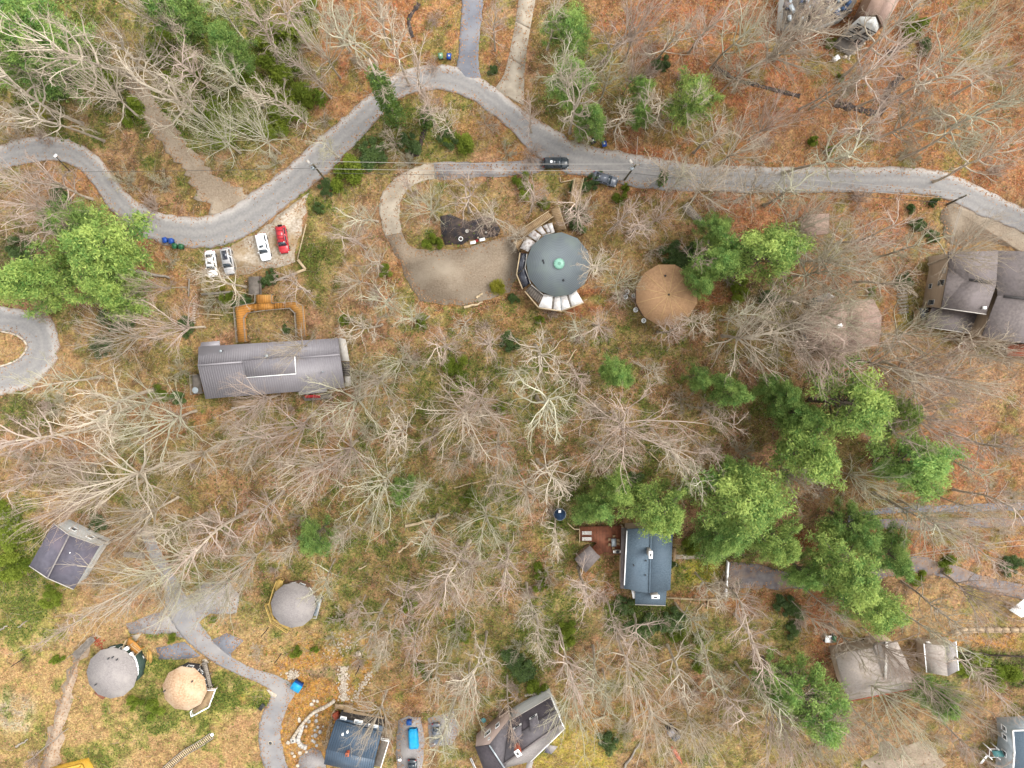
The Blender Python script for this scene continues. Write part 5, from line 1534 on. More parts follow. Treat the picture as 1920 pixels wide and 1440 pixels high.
MB().beam((q.x - .8, q.y - .9, 1.5), (q.x - 1.0, q.y - 3.4, .1), .5, .08).build('slide', M['white'], ps)

# ------------------------------------------------------------------ shed and kayak, bottom
p_ = poly3([(1250, 1374, 2.2), (1262, 1365, 2.2), (1269, 1373, 2.2), (1257, 1383, 2.2)])
b17 = thing('shed', 'tiny open-fronted shed with a pale grey roof among branches near the bottom', 'shed', centre(p_))
walls(b17, p_, M['dark_wall'], .12)
roof(b17, [p_], M['metal_grey'], t=.1)
MB().slab(poly3([(1258, 1384, 1.6), (1270, 1374, 1.6), (1278, 1382, 1.6), (1266, 1391, 1.6)]), 1.9).build('dark_inside', M['glass_dark'], b17)  # dark solid block painting the shade inside the open front

def kayak(label, a, b):
    A_, B_ = P(*a), P(*b)
    d = B_ - A_
    root = thing('kayak', label, 'kayak', tuple((A_ + B_) / 2), math.atan2(d.y, d.x))
    n = 13
    V = []
    for i in range(n):
        t = -1 + 2 * i / (n - 1)
        w_ = .42 * (1 - abs(t) ** 2.2) + .02
        h_ = .12 + .1 * abs(t) ** 2
        x = t * d.length / 2
        for k in range(8):
            an = 2 * math.pi * k / 8
            V.append((x, w_ * math.cos(an), .12 + h_ * math.sin(an) * (1.1 if math.sin(an) > 0 else .9)))
    F = [(i * 8 + k, i * 8 + (k + 1) % 8, (i + 1) * 8 + (k + 1) % 8, (i + 1) * 8 + k) for i in range(n - 1) for k in range(8)]
    F = [tuple(reversed(f)) for f in F]
    MB().add(V, F + [tuple(range(8)), tuple(range((n - 1) * 8 + 7, (n - 1) * 8 - 1, -1))]).build('hull', M['terracotta'], root, local=True)
    MB().lathe((0, 0, .2), [(.26, 0), (.3, .06), (.24, .08), (.22, .02)], 12).build('cockpit', M['black_plastic'], root, local=True)
kayak('orange-red kayak lying below the tiny grey-roofed shed', (1258, 1397), (1279, 1432))

# ================================================================== VEHICLES
def car(label, cat, cx, cy, hx, hy, L, W, paint, body='suv', sunroof=None, rack=False, spare=False, name='car'):
    """a parked car centred on pixel (cx, cy), its nose towards pixel direction (hx, hy)"""
    q = P(cx, cy)
    d = P(cx + hx, cy + hy) - q
    root = thing(name, label, cat, (q.x, q.y, 0.02), math.atan2(d.y, d.x))
    pm = M['car_' + paint]
    H = 1.75 if body == 'suv' else 1.45
    zb = 1.02 if body == 'suv' else .92
    # lower body: sections along x
    st = [(-.5, .80, .62, .80), (-.485, .9, .40, .92), (-.40, .985, .30, .99), (-.2, 1, .28, 1.0), (.1, 1, .28, 1.0), (.3, .99, .28, .97), (.42, .95, .30, .90), (.48, .84, .38, .80), (.5, .70, .5, .68)]
    V = []
    for x, w, z0, z1 in st:
        w = w * W / 2
        zt = z1 * zb
        V += [(x * L, -w * .88, z0), (x * L, -w, z0 + .15), (x * L, -w, zt - .16), (x * L, -w * .9, zt - .02), (x * L, 0, zt + .04), (x * L, w * .9, zt - .02), (x * L, w, zt - .16), (x * L, w, z0 + .15), (x * L, w * .88, z0)]
    n = len(st)
    F = []
    for i in range(n - 1):
        for k in range(9):
            F.append((i * 9 + k, (i + 1) * 9 + k, (i + 1) * 9 + (k + 1) % 9, i * 9 + (k + 1) % 9))
    F += [tuple(range(9)), tuple(range((n - 1) * 9 + 8, (n - 1) * 9 - 1, -1))]
    b = MB().add(V, F).build('body', pm, root, local=True, smooth=False)
    # cabin
    if body == 'suv':
        xr0, xr1, x0, x1 = -.43, .10, -.48, .25
    else:
        xr0, xr1, x0, x1 = -.20, .10, -.38, .27
    wr, wb = W / 2 * .76, W / 2 * .90
    zt, z0 = H, zb - .03
    R_ = [(xr0 * L, -wr, zt - .04), (xr1 * L, -wr, zt - .03), (xr1 * L, wr, zt - .03), (xr0 * L, wr, zt - .04)]
    B_ = [(x0 * L, -wb, z0), (x1 * L, -wb, z0), (x1 * L, wb, z0), (x0 * L, wb, z0)]
    MB().add(B_ + R_, [(0, 1, 5, 4), (1, 2, 6, 5), (2, 3, 7, 6), (3, 0, 4, 7), (4, 5, 6, 7)]).build('cabin', pm, root, local=True)
    xm = (xr0 + xr1) / 2 * L
    MB().slab([(xr0 * L - .02, -wr * .96, zt), (xm, -wr * .96, zt + .03), (xr1 * L + .03, -wr * .94, zt), (xr1 * L + .07, 0, zt + .02), (xr1 * L + .03, wr * .94, zt), (xm, wr * .96, zt + .03), (xr0 * L - .02, wr * .96, zt)], .05).build('roof', pm, root, local=True)
    def pane(nm, q4, shrink=.9, m=M['glass'], off=.012):
        q4 = [Vector(v) for v in q4]
        c = sum(q4, Vector()) / 4
        nn = (q4[1] - q4[0]).cross(q4[2] - q4[0]).normalized()
        v = [c + (p - c) * shrink + nn * off for p in q4]
        MB().add([tuple(p) for p in v] + [tuple(p - nn * .01) for p in v], [(0, 1, 2, 3), (7, 6, 5, 4), (0, 4, 5, 1), (1, 5, 6, 2), (2, 6, 7, 3), (3, 7, 4, 0)]).build(nm, m, root, local=True)
    pane('windshield', (B_[1], B_[2], R_[2], R_[1]), .93)
    pane('rear_window', (B_[3], B_[0], R_[0], R_[3]), .86)
    for s, (i, j) in ((-1, (0, 1)), (1, (2, 3))):
        p0, p1, p2, p3 = [Vector(v) for v in (B_[i], B_[j], R_[j], R_[i])]
        for ta, tb in ((.06, .48), (.52, .94)):
            lp = lambda a, c_, t: a + (c_ - a) * t
            pane('side_window', (lp(p0, p1, ta), lp(p0, p1, tb), lp(p3, p2, tb), lp(p3, p2, ta)), .9)
    for sx in (-.31, .31):
        for sy in (-1, 1):
            w_ = MB()
            y = sy * (W / 2 - .1)
            a = np.arange(14) * 2 * math.pi / 14
            r = .34
            V = [(sx * L + r * math.cos(t), y + s * .11, r + r * math.sin(t)) for s in (-1, 1) for t in a]
            F = [(k, (k + 1) % 14, 14 + (k + 1) % 14, 14 + k) for k in range(14)] + [tuple(range(13, -1, -1)), tuple(range(14, 28))]
            wh = MB().add(V, F).build('wheel', M['tyre'], root, local=True)
            V = [(sx * L + .2 * math.cos(t), y + sy * (.112 + .012 * s), r + .2 * math.sin(t)) for s in (0, 1) for t in a]
            MB().add(V, F).build('rim', M['rim'], wh, local=True)
    for sy in (-1, 1):
        MB().box((.465 * L, sy * W * .37, .72), (.16, .34, .16), rz=-sy * .35).build('headlight', M['lamp_clear'], root, local=True)
        MB().box((-.49 * L, sy * W * .38, .82), (.12, .24, .26)).build('taillight', M['lamp_red'], root, local=True)
        MB().box((.17 * L, sy * (W / 2 + .07), zb + .08), (.14, .2, .13)).build('wing_mirror', pm, root, local=True)
    MB().box((.5 * L, 0, .5), (.1, W * .62, .22)).build('bumper', M['black_plastic'], root, local=True)
    MB().box((.33 * L, 0, zb * .965 + .04), (.02, W * .8, .02)).build('hood_seam', M['black_plastic'], root, local=True)
    if sunroof:
        fx, l_, w_ = sunroof
        MB().box((fx * L, 0, zt + .035), (l_ * L, w_ * W, .04)).build('sunroof', M['glass'] if sunroof[1] < .3 else M['glass_dark'], root, local=True)
    if rack:
        for s in (-1, 1):
            MB().box((xm, s * wr * .86, zt + .08), ((xr1 - xr0) * L * .9, .05, .06)).build('roof_rail', M['black_plastic'], root, local=True)
        for x in (-.3, -.12, .0):
            MB().box((x * L, 0, zt + .1), (.06, wr * 1.8, .05)).build('crossbar', M['black_plastic'], root, local=True)
    if spare:
        MB().box((-.51 * L, 0, .95), (.22, .72, .6)).build('spare_tyre', M['tyre'], root, local=True)
    return root

car('white sedan with a dark sunroof at the end of the gravel parking row', 'car', 399, 495, 55, 395, 4.75, 1.85, 'white', 'sedan', (-.02, .1, .4))
car('silver wagon with a long dark roof glass parked beside the white sedan', 'car', 430, 490, 75, 405, 4.9, 1.9, 'silver', 'suv', (-.2, .34, .5))
car('white SUV with a small dark sunroof parked beside the red SUV', 'car', 496.5, 464, 95, 410, 5.0, 1.95, 'white', 'suv', (.0, .09, .42))
car('red SUV with roof bars and a spare tyre at its tail', 'car', 532, 450, 65, 405, 5.0, 1.9, 'red', 'suv', None, True, True)
c_ = car('black SUV with a white square on its roof parked along the road edge', 'car', 1042, 307, 1, 0, 4.55, 1.95, 'black', 'suv', None, True)
MB().box((-.9, 0, 1.80), (.4, .42, .03)).build('white_sunroof', M['white'], c_, local=True)  # square sunroof, drawn as a plain white plate
car('dark grey car nosed off the road beneath a green bush by the wooden stair', 'car', 1133, 337, 400, 122, 4.7, 1.85, 'grey', 'sedan')
car('black car partly cut off at the bottom edge behind the cyan covered car', 'car', 774, 1440, 0, 1, 4.4, 1.8, 'black', 'sedan')
car('dark grey car half hidden by bare branches on its own gravel pad', 'car', 820, 1372, .1, 1, 4.4, 1.8, 'grey', 'sedan')

def covered_car():
    q = P(776, 1382)
    root = thing('covered_car', 'car under a bright cyan tarp on the grey gravel pad', 'car', (q.x, q.y, 0.02), math.radians(-88))
    st = [(-.5, .74, .75), (-.47, .86, 1.0), (-.36, .92, 1.32), (-.1, .94, 1.48), (.08, .94, 1.45), (.22, .96, 1.12), (.38, .98, 1.0), (.47, .92, .85), (.5, .8, .6)]
    L, W = 4.2, 2.0
    rs = random.Random(8)
    V = []
    m = 11
    for x, w, zt in st:
        for k in range(m):
            t = -1 + 2 * k / (m - 1)
            yy = math.copysign(min(1, abs(t) * 1.25), t)
            zz = zt if abs(t) < .55 else zt * (1 - ((abs(t) - .55) / .45) ** 1.6 * .85)
            V.append((x * L + rs.uniform(-.04, .04), yy * w * W / 2 + rs.uniform(-.03, .03), zz + rs.uniform(-.04, .04)))
    F = [(i * m + k, (i + 1) * m + k, (i + 1) * m + k + 1, i * m + k + 1) for i in range(len(st) - 1) for k in range(m - 1)]
    low = len(V)
    V += [(x * L, s * W / 2 * .9, .25) for x, w, z in (st[0], st[-1]) for s in (-1, 1)]
    F += [tuple(range(m - 1, -1, -1)), tuple((len(st) - 1) * m + k for k in range(m))]
    MB().add(V, F).build('tarp', M['cyan'], root, local=True, smooth=True)
    MB().box((-.42 * L, 0, .62), (.5, 1.9, .5)).build('tarp_fold', M['blue_side'], root, local=True)
    for sx in (-.31, .31):
        for sy in (-1, 1):
            a = np.arange(12) * 2 * math.pi / 12
            V = [(sx * L + .32 * math.cos(t), sy * .84 + s * .1, .32 + .32 * math.sin(t)) for s in (-1, 1) for t in a]
            MB().add(V, [(k, (k + 1) % 12, 12 + (k + 1) % 12, 12 + k) for k in range(12)] + [tuple(range(11, -1, -1)), tuple(range(12, 24))]).build('wheel', M['tyre'], root, local=True)
covered_car()
q = P(560, 1281)
dp = thing('dumpster', 'bright cyan square dumpster beside the lower road', 'dumpster', tuple(q), math.radians(-33))
MB().box((0, -.1, .75), (1.75, 1.5, 1.3), taper=1.08).build('body', M['blue_side'], dp, local=True)
MB().box((-.0, -.14, 1.46), (1.9, 1.55, .1)).build('lid', M['cyan'], dp, local=True)
for s in (-.97, .97):
    MB().box((s, -.1, .95), (.1, .5, .16)).build('side_bracket', M['blue_side'], dp, local=True)
for s in (-.7, .7):
    MB().box((s, .6, .08), (.16, .2, .2)).build('caster', M['tyre'], dp, local=True)
q = P(1551, 1195)
ut = thing('utility_cart', 'white flatbed cart with a dark green end on the leaf litter', 'cart', tuple(q))
MB().box((q.x - .1, q.y, .75), (1.2, 1.3, .3)).build('bed', M['white'], ut)
MB().box((q.x + .95, q.y, .7), (.8, 1.1, .7)).build('cab', M['green_plastic'], ut)
for sx in (-.5, 1.0):
    for sy in (-.6, .6):
        MB().lathe((q.x + sx, q.y + sy, -.05), [(.26, 0), (.28, .05), (.28, .4), (.2, .5)], 10).build('wheel', M['tyre'], ut)
MB().box((q.x + .42, q.y, 1.0), (.1, 1.2, .5)).build('headboard', M['metal_dark'], ut)

# ------------------------------------------------------------------ wheelie bins
def bin_(label, cx, cy, rz, m, lidm, group, patch=True):
    q = P(cx, cy)
    root = thing('wheelie_bin', label, 'bin', (q.x, q.y, 0.0), rz, group)
    MB().box((0, 0, .52), (.62, .68, .92), taper=1.16).build('body', m, root, local=True)
    MB().box((0, .02, 1.02), (.8, .9, .08)).build('lid', lidm, root, local=True)
    MB().box((0, -.48, .98), (.6, .06, .06)).build('handle', lidm, root, local=True)
    if patch:
        MB().box((0, .05, 1.075), (.3, .3, .03)).build('lid_sticker', M['offwhite'], root, local=True)
    for s in (-.32, .32):
        MB().box((s, -.32, .12), (.1, .26, .26)).build('wheel', M['tyre'], root, local=True)
G1, G2, G3 = 'bins beside the asphalt side road', 'bins on the road edge above the transformer pole', 'bins at the hairpin curve'
bin_('pale green wheelie bin beside the asphalt side road', 827, 108, .1, M['pale_green_plastic'], M['pale_green_plastic'], G1)
bin_('blue wheelie bin next to the pale green one by the asphalt side road', 842.5, 109, -.1, M['blue_plastic'], M['blue_plastic'], G1)
bin_('dark wheelie bin on the leafy road edge above the transformer pole', 1111, 266, .5, M['black_plastic'], M['black_plastic'], G2)
bin_('blue wheelie bin on the leafy road edge above the transformer pole', 1132, 272, .2, M['blue_plastic'], M['blue_plastic'], G2)
bin_('blue wheelie bin at the hairpin, outermost of the four', 313, 451, .2, M['blue_plastic'], M['blue_plastic'], G3, False)
bin_('blue wheelie bin at the hairpin, next to the green bins', 324.5, 452.5, .1, M['blue_plastic'], M['blue_plastic'], G3, False)
bin_('green wheelie bin at the hairpin, next to the blue bins', 331, 462, -.1, M['green_plastic'], M['green_plastic'], G3, False)
bin_('green wheelie bin at the hairpin, nearest the white sedan', 343, 463, -.2, M['green_plastic'], M['green_plastic'], G3, False)
q = P(768, 1351)
o_ = thing('storage_bin', 'deep blue storage bin at the tail of the cyan covered car', 'bin', tuple(q))
MB().box((q.x, q.y, .45), (.9, .8, .9), taper=1.1).build('body', M['blue_plastic'], o_)
MB().box((q.x, q.y, .93), (1.0, .9, .08)).build('lid', M['blue_side'], o_)
q = P(750, 1422)
o_ = thing('garden_chair', 'white plastic garden chair at the edge of the grey car pad', 'chair', tuple(q))
MB().box((q.x, q.y, .42), (.6, .6, .08)).build('seat', M['white'], o_)
MB().box((q.x, q.y + .3, .75), (.6, .08, .6)).build('backrest', M['white'], o_)
for sx in (-.26, .26):
    for sy in (-.26, .26):
        MB().box((q.x + sx, q.y + sy, .18), (.07, .07, .44)).build('leg', M['white'], o_)
q = P(1522, 567)
o_ = thing('garden_cart', 'dark green lidded cart on the grey patio between bare trees', 'cart', tuple(q))
MB().box((q.x, q.y, .65), (1.1, 1.5, .8), rz=.2).build('tub', M['green_plastic'], o_)
MB().box((q.x, q.y, 1.1), (1.2, 1.6, .1), rz=.2).build('lid', M['green_wall'], o_)
for s in (-.5, .5):
    MB().box((q.x + s, q.y - .5, .2), (.14, .44, .44)).build('wheel', M['tyre'], o_)
q = P(492, 1324)
o_ = thing('bench', 'small black slatted bench beside the lower road', 'bench', tuple(q), .9)
for k in range(4):
    MB().box((0, -.3 + k * .2, .45), (1.4, .14, .05)).build('slat', M['black_plastic'], o_, local=True)
for s in (-.6, .6):
    MB().box((s, 0, .2), (.08, .7, .44)).build('leg', M['metal_dark'], o_, local=True)
q = P(1905, 1138)
o_ = thing('canopy_tent', 'white fabric canopy cut off by the right edge', 'canopy', tuple(q))
MB().add([tuple(P(1892, 1144, 2.2)), tuple(P(1922, 1122, 2.3)), tuple(P(1940, 1150, 2.2)), tuple(P(1915, 1158, 2.1)), tuple(P(1914, 1141, 2.9))] + [tuple(P(1892, 1144, 2.1)), tuple(P(1922, 1122, 2.2)), tuple(P(1940, 1150, 2.1)), tuple(P(1915, 1158, 2.0))],
         [(1, 0, 4), (2, 1, 4), (3, 2, 4), (0, 3, 4), (0, 1, 6, 5), (1, 2, 7, 6), (2, 3, 8, 7), (3, 0, 5, 8), (5, 6, 7, 8)]).build('canopy', M['white'], o_)
for x, y in ((1893, 1143), (1920, 1125), (1938, 1149), (1915, 1156)):
    p = P(x, y, 2.0)
    MB().box((p.x, p.y, .9), (.08, .08, 2.4)).build('pole', M['metal_light'], o_)

# ------------------------------------------------------------------ utility poles, lamps, wires
def pole(label, bx, by, tx, ty, h, transformer=True, lamp=None, arm=True):
    b, t = P(bx, by), P(tx, ty, h)
    root = thing('utility_pole', label, 'utility pole', tuple(b))
    n = 7
    pts = [Vector((b.x, b.y, -.5)).lerp(t, i / (n - 1)) for i in range(n)]
    MB().tube(pts, np.linspace(.2, .13, n), 10).build('pole', M['pole_wood'], root)
    if arm:
        c = t - Vector((0, 0, .5))
        MB().beam((c.x - 1.0, c.y - .25, c.z), (c.x + 1.0, c.y + .25, c.z), .14, .14).build('crossarm', M['timber_grey'], root)
        for s in (-.9, 0, .9):
            MB().lathe((c.x + s, c.y + .25 * s, c.z + .07), [(.06, 0), (.09, .08), (.05, .2)], 8).build('insulator', M['metal_light'], root)
    if transformer:
        c = t - Vector((.45, .35, 1.9))
        tr = MB().lathe(tuple(c), [(.3, 0), (.34, .05), (.34, .85), (.28, .95), (.08, 1.0)], 14).build('transformer', M['metal_light'], root)
        MB().lathe((c.x, c.y, c.z + 1.0), [(.07, 0), (.05, .2)], 6).build('bushing', M['timber_dark'], tr)
        MB().beam((c.x, c.y, c.z + .5), (t.x, t.y, t.z - 1.4), .1, .1).build('bracket', M['metal_dark'], root)
    if lamp:
        e = P(*lamp, h - 1.0)
        MB().tube([t - Vector((0, 0, 1.6)), (t + e) / 2 - Vector((0, 0, .9)), e], .06, 6).build('lamp_arm', M['metal_light'], root)
        MB().box(tuple(e), (.75, .4, .16), rz=2.2).build('lamp_head', M['offwhite'], root)
    return t
tA = pole('utility pole with lamp and transformer inside the road bend', 609, 337, 587, 308, 9.5, True, (578, 303))
tB = pole('utility pole with a crossarm and transformer below the road', 1171, 337, 1192, 309, 9.5, True, (1183, 303))
tC = pole('bare wooden utility pole at the forecourt of the tan-sided house', 1778, 383, 1812, 366, 9.0, False, None)
b, t = P(130, 322), P(104, 292, 7.5)
lp = thing('street_lamp', 'slim street lamp on the inner side of the left road curve', 'street lamp', tuple(b))
MB().tube([Vector((b.x, b.y, -.4)), b.lerp(t, .5), t], [.1, .08, .06], 8).build('post', M['metal_dark'], lp)
MB().box(tuple(t), (.6, .34, .16), rz=.8).build('lamp_head', M['white'], lp)
def wire(label, a, b, sag, m=M['wire'], r=.035):
    n = 25
    pts = [Vector(a).lerp(Vector(b), i / (n - 1)) - Vector((0, 0, sag * (1 - (2 * i / (n - 1) - 1) ** 2))) for i in range(n)]
    o = MB().tube(pts, r, 4).build('power_line', m)
    tag(o, label, 'power line', 'overhead power lines')
V3 = lambda x, y, z_: Vector((x, y, z_))
wire('upper of two power lines between the lamp pole and the crossarm pole', tA + V3(0, .6, -.3), tB + V3(-.8, .2, -.3), .9)
wire('lower of two power lines between the lamp pole and the crossarm pole', tA + V3(0, -.5, -1.0), tB + V3(-.6, -.7, -1.0), 1.0)
wire('lowest slack cable between the lamp pole and the crossarm pole', tA + V3(0, -.8, -3.0), tB + V3(0, -.9, -3.0), 1.4, M['wire_dark'])
wire('upper of two power lines running right from the crossarm pole', tB + V3(.8, .4, -.3), tC + V3(-.4, .5, -.2), 1.0)
wire('lower of two power lines running right from the crossarm pole', tB + V3(.8, -.3, -.8), tC + V3(-.2, -.6, -.6), 1.2)
wire('slack dark cable running right from the crossarm pole', tB + V3(.2, -.9, -2.6), tC + V3(0, -1, -2.6), 1.6, M['wire_dark'])
wire('power line running left from the lamp pole across the road curve', tA + V3(-.2, -.5, -.6), P(-60, 322, 9.0), 1.2, M['wire_dark'])
wire('left of two service wires dropping to the tan-sided house', tC + V3(-.1, -.2, -.3), P(1779, 482, 6.6), .6)
wire('right of two service wires dropping to the tan-sided house', tC + V3(.3, -.2, -.3), P(1783, 480, 6.6), .8)
wire('power line leaving the crossarm pole towards the top', tB + V3(.2, .2, -.1), P(1196, 255, 7.5), .4)
wire('upper power line over the lower right woodland lane', P(1700, 1042, 6.0), P(1990, 1006, 8.0), .8)
wire('lower power line over the lower right woodland lane', P(1700, 1046, 5.4), P(1990, 1018, 7.4), .8)
for lab, a, b in (('leaning dark post stub in the straw lot below the yellow-railed round house', (527, 1226), (513, 1256)), ('dark post between the yellow-railed round house and its straw lot path', (503, 1177), (491, 1199)),
                  ('tall dark post standing in the grass left of the grey round roof', (47, 1232), (15, 1259)), ('dark stake in the orange soil slope', (675, 1247), (668, 1275))):
    b_, t_ = P(*a), P(*b, 4.6)
    h = 4.0
    d = (Vector(b) - Vector(a)).length
    o_ = MB().tube([(b_.x, b_.y, -.3), (b_.x + .05, b_.y, h * .5), (b_.x, b_.y + .05, h)], [.11, .1, .09], 7).build('post', M['timber_dark'])
    tag(o_, lab, 'post')

# ------------------------------------------------------------------ garden bed, benches, pots
q = P(870, 432)
bed = kind(sheet_mb([(826, 408), (846, 400), (862, 412), (880, 414), (906, 408), (926, 410), (938, 430), (930, 440), (900, 446), (880, 452), (850, 460), (836, 461), (830, 440)], .03, .3, 40).build('garden_bed', M['mulch']), 'structure')
q = P(864, 448)
o_ = thing('planter_ring', 'white ring planter lying on the black garden bed', 'planter', tuple(q))
V, F = [], []
for i in range(20):
    for k in range(6):
        a, b = i * 2 * math.pi / 20, k * 2 * math.pi / 6
        V.append((q.x + (.36 + .07 * math.cos(b)) * math.cos(a), q.y + (.36 + .07 * math.cos(b)) * math.sin(a), .12 + .1 * math.sin(b)))
for i in range(20):
    for k in range(6):
        F.append((i * 6 + k, ((i + 1) % 20) * 6 + k, ((i + 1) % 20) * 6 + (k + 1) % 6, i * 6 + (k + 1) % 6))
MB().add(V, F).build('ring', M['white'], o_)
MB().lathe((q.x, q.y, 0), [(.3, 0), (.3, .08)], 12).build('soil', M['mud'], o_)
for lab, x, y in (('white bench at the edge of the black garden bed, nearer the white ring', 887, 455.5), ('white bench at the edge of the black garden bed, farther from the white ring', 904.5, 450)):
    q = P(x, y)
    o_ = thing('bench', lab, 'bench', tuple(q), .2, 'white benches by the black garden bed')
    MB().box((0, 0, .43), (1.05, .44, .07)).build('seat', M['white'], o_, local=True)
    MB().box((0, .22, .7), (1.05, .06, .4)).build('backrest', M['white'], o_, local=True)
    for s in (-.45, .45):
        MB().box((s, 0, .2), (.08, .4, .42)).build('leg', M['offwhite'], o_, local=True)
for lab, x, y, r, m in (('large pale pot in the middle of the black garden bed', 876, 434, .32, 'offwhite'), ('small pale pot at the right part of the black garden bed', 911.5, 436, .2, 'offwhite'),
                        ('small pale pot between the two white benches', 896.5, 446, .16, 'stone_pale'), ('red pot between the two white benches', 894.5, 451.5, .22, 'red')):
    q = P(x, y)
    o_ = MB().lathe((q.x, q.y, 0), [(r * .6, -.1), (r, r * 1.6), (r * 1.08, r * 1.7), (r * .85, r * 1.65), (r * .8, r * 1.4), (.02, r * 1.35)], 12).build('flower_pot', M[m])
    tag(o_, lab, 'pot')

# ------------------------------------------------------------------ timbers, beams, stepping stones in front of the long house
def beam_thing(name, lab, cat, a, b, w, h, m, z0=0.0, group=None):
    A_, B_ = P(*a, z0 + h / 2), P(*b, z0 + h / 2)
    o = MB().beam(A_, B_, w, h).build(name, m)
    tag(o, lab, cat, group)
    return o
fb = thing('raised_bed', 'L-shaped pale timber frame at the corner of the parking gravel', 'timber frame', tuple(P(565, 500)))
MB().beam(P(558.5, 487, .3), P(573, 505, .3), .42, .5).build('beam', M['timber'], fb)
MB().beam(P(573, 505, .29), P(552, 513, .29), .42, .5).build('beam', M['timber'], fb)
MB().beam(P(552, 513, .28), P(504, 531, .28), .34, .44).build('beam', M['timber_grey'], fb)
beam_thing('board_edging', 'thin pale board edging between the parking gravel and the mossy bank', 'edging', (574, 420), (558, 486), .14, .3, M['timber'])
for lab, a, b, w, m in (('long pale timber beside the stepping stones, nearest the parked sedan', (355, 523), (353.5, 556), .18, 'timber_grey'), ('grey log laid above the garden terraces', (378, 552), (438, 547), .42, 'timber_grey'),
                        ('pale plank laid just below the grey garden log', (386, 557), (439, 551.5), .22, 'timber'), ('pale timber edging of the upper garden terrace', (365, 570), (389, 578), .2, 'timber'),
                        ('long timber edging of the lower garden terrace', (370, 588), (419, 591), .18, 'timber'), ('short timber at the foot of the garden terraces', (394, 597), (412, 597), .16, 'timber'),
                        ('pale plank joining the boardwalk at the upper terrace', (418, 578), (436, 577), .18, 'timber'), ('pale plank joining the boardwalk at the lower terrace', (419, 587), (441, 586), .18, 'timber'),
                        ('reddish plank lying loose on the upper terrace', (400, 575), (418, 578), .18, 'deck_red')):
    beam_thing('garden_timber', lab, 'timber', a, b, w, .24, M[m], group='timbers of the terraced garden')
for k in range(9):
    y = 567.5 + k * 4.6
    o_ = MB().slab([P(x, yy, .05) for x, yy in [(361, y), (365.5, y - .3), (366, y + 2), (361.4, y + 2.3)]], .25).build('stepping_stone', M['stone_pale'])
    tag(o_, ORD[k] + ' white stepping stone from the top of the row beside the terraced garden', 'stepping stone', 'row of white stepping stones')
ls = thing('lumber_stack', 'stack of fresh orange planks beside the grey round house', 'lumber', tuple(P(280, 1231)))
for k, (x, l0, l1) in enumerate(((276, 1222, 1240), (278.5, 1218, 1238), (281, 1219, 1243), (283, 1222, 1242), (279.5, 1220, 1241), (281.8, 1221, 1240))):
    zz = .1 + .12 * (k > 3)
    MB().beam(P(x, l0, zz), P(x + .6, l1, zz), .2, .1).build('plank', M['lumber'], ls)
q = P(269, 1231)
o_ = thing('deck_chair', 'pale deck chair between the green wall and the lumber stack', 'chair', tuple(q), .5)
MB().box((0, 0, .4), (.6, .6, .07)).build('seat', M['offwhite'], o_, local=True)
MB().box((-.26, 0, .7), (.1, .6, .6)).build('backrest', M['offwhite'], o_, local=True)
for sx in (-.25, .25):
    for sy in (-.25, .25):
        MB().box((sx, sy, .16), (.06, .06, .44)).build('leg', M['timber_grey'], o_, local=True)
gw = thing('boardwalk', 'grey plank boardwalk leading up to the grey round house', 'boardwalk', tuple(P(158, 1212)))
for k in range(22):
    t = k / 21
    a, b = P(136 + 34 * t, 1226 - 32 * t, .6), P(145 + 33 * t, 1235 - 34 * t, .6)
    MB().beam(a, b, .25, .08).build('plank', M['deck_grey'], gw)
for a, b in (((136, 1226), (170, 1194)), ((146, 1235), (178, 1200))):
    MB().beam(P(*a, .5), P(*b, .5), .12, .22).build('beam', M['timber_dark'], gw)
    MB().beam(P(*a, 1.5), P(*b, 1.5), .08, .08).build('rail', M['timber_grey'], gw)
    for t in (0, .33, .66, 1):
        p = P(*a).lerp(P(*b), t)
        MB().box((p.x, p.y, .65), (.1, .1, 1.8)).build('post', M['timber_grey'], gw)
# garden stair, lower left
gs = thing('garden_stair', 'curving pale timber stair on the grassy slope at the bottom left', 'stair', tuple(P(355, 1405)))
l = smooth_line([P(398, 1378), P(375, 1394), (P(352, 1407)), P(335, 1420), P(312, 1440), P(296, 1456)], 36)
for k in range(0, 35):
    a, b = Vector((*l[k], 0)), Vector((*l[k + 1], 0))
    d = (b - a).normalized()
    n_ = Vector((-d.y, d.x, 0))
    c = (a + b) / 2
    MB().beam(c - n_ * .48 + Vector((0, 0, .12)), c + n_ * .48 + Vector((0, 0, .12)), .17, .16).build('step', M['timber'], gs)
for s in (-.56, .56):
    pts = []
    for k in range(0, 36, 5):
        k2 = min(35, k + 1)
        d = Vector((*(l[k2] - l[k2 - 1]), 0)).normalized()
        pts.append(Vector((*l[k], .16)) + Vector((-d.y, d.x, 0)) * s)
    line_part(gs, 'side_beam', pts, .12, .26, M['timber_grey'])
q = P(398, 1377)
MB().lathe((q.x, q.y, -.1), [(.3, 0), (.34, .3), (.1, .44)], 10).build('newel_stone', M['white'], gs)
st2 = thing('garden_stair', 'weathered plank stair going down from the road left of the tall pine', 'stair', tuple(P(1303, 400)))
steps(st2, (1284, 383), (1318, 422), 1.2, 14, 1.0, .2, M['timber_grey'])
st3 = thing('garden_stair', 'faint pale stair beside the grey walk above the round houses', 'stair', tuple(P(250, 1042)))
steps(st3, (232, 1040), (272, 1043), .8, 12, .5, .2, M['timber_grey'])

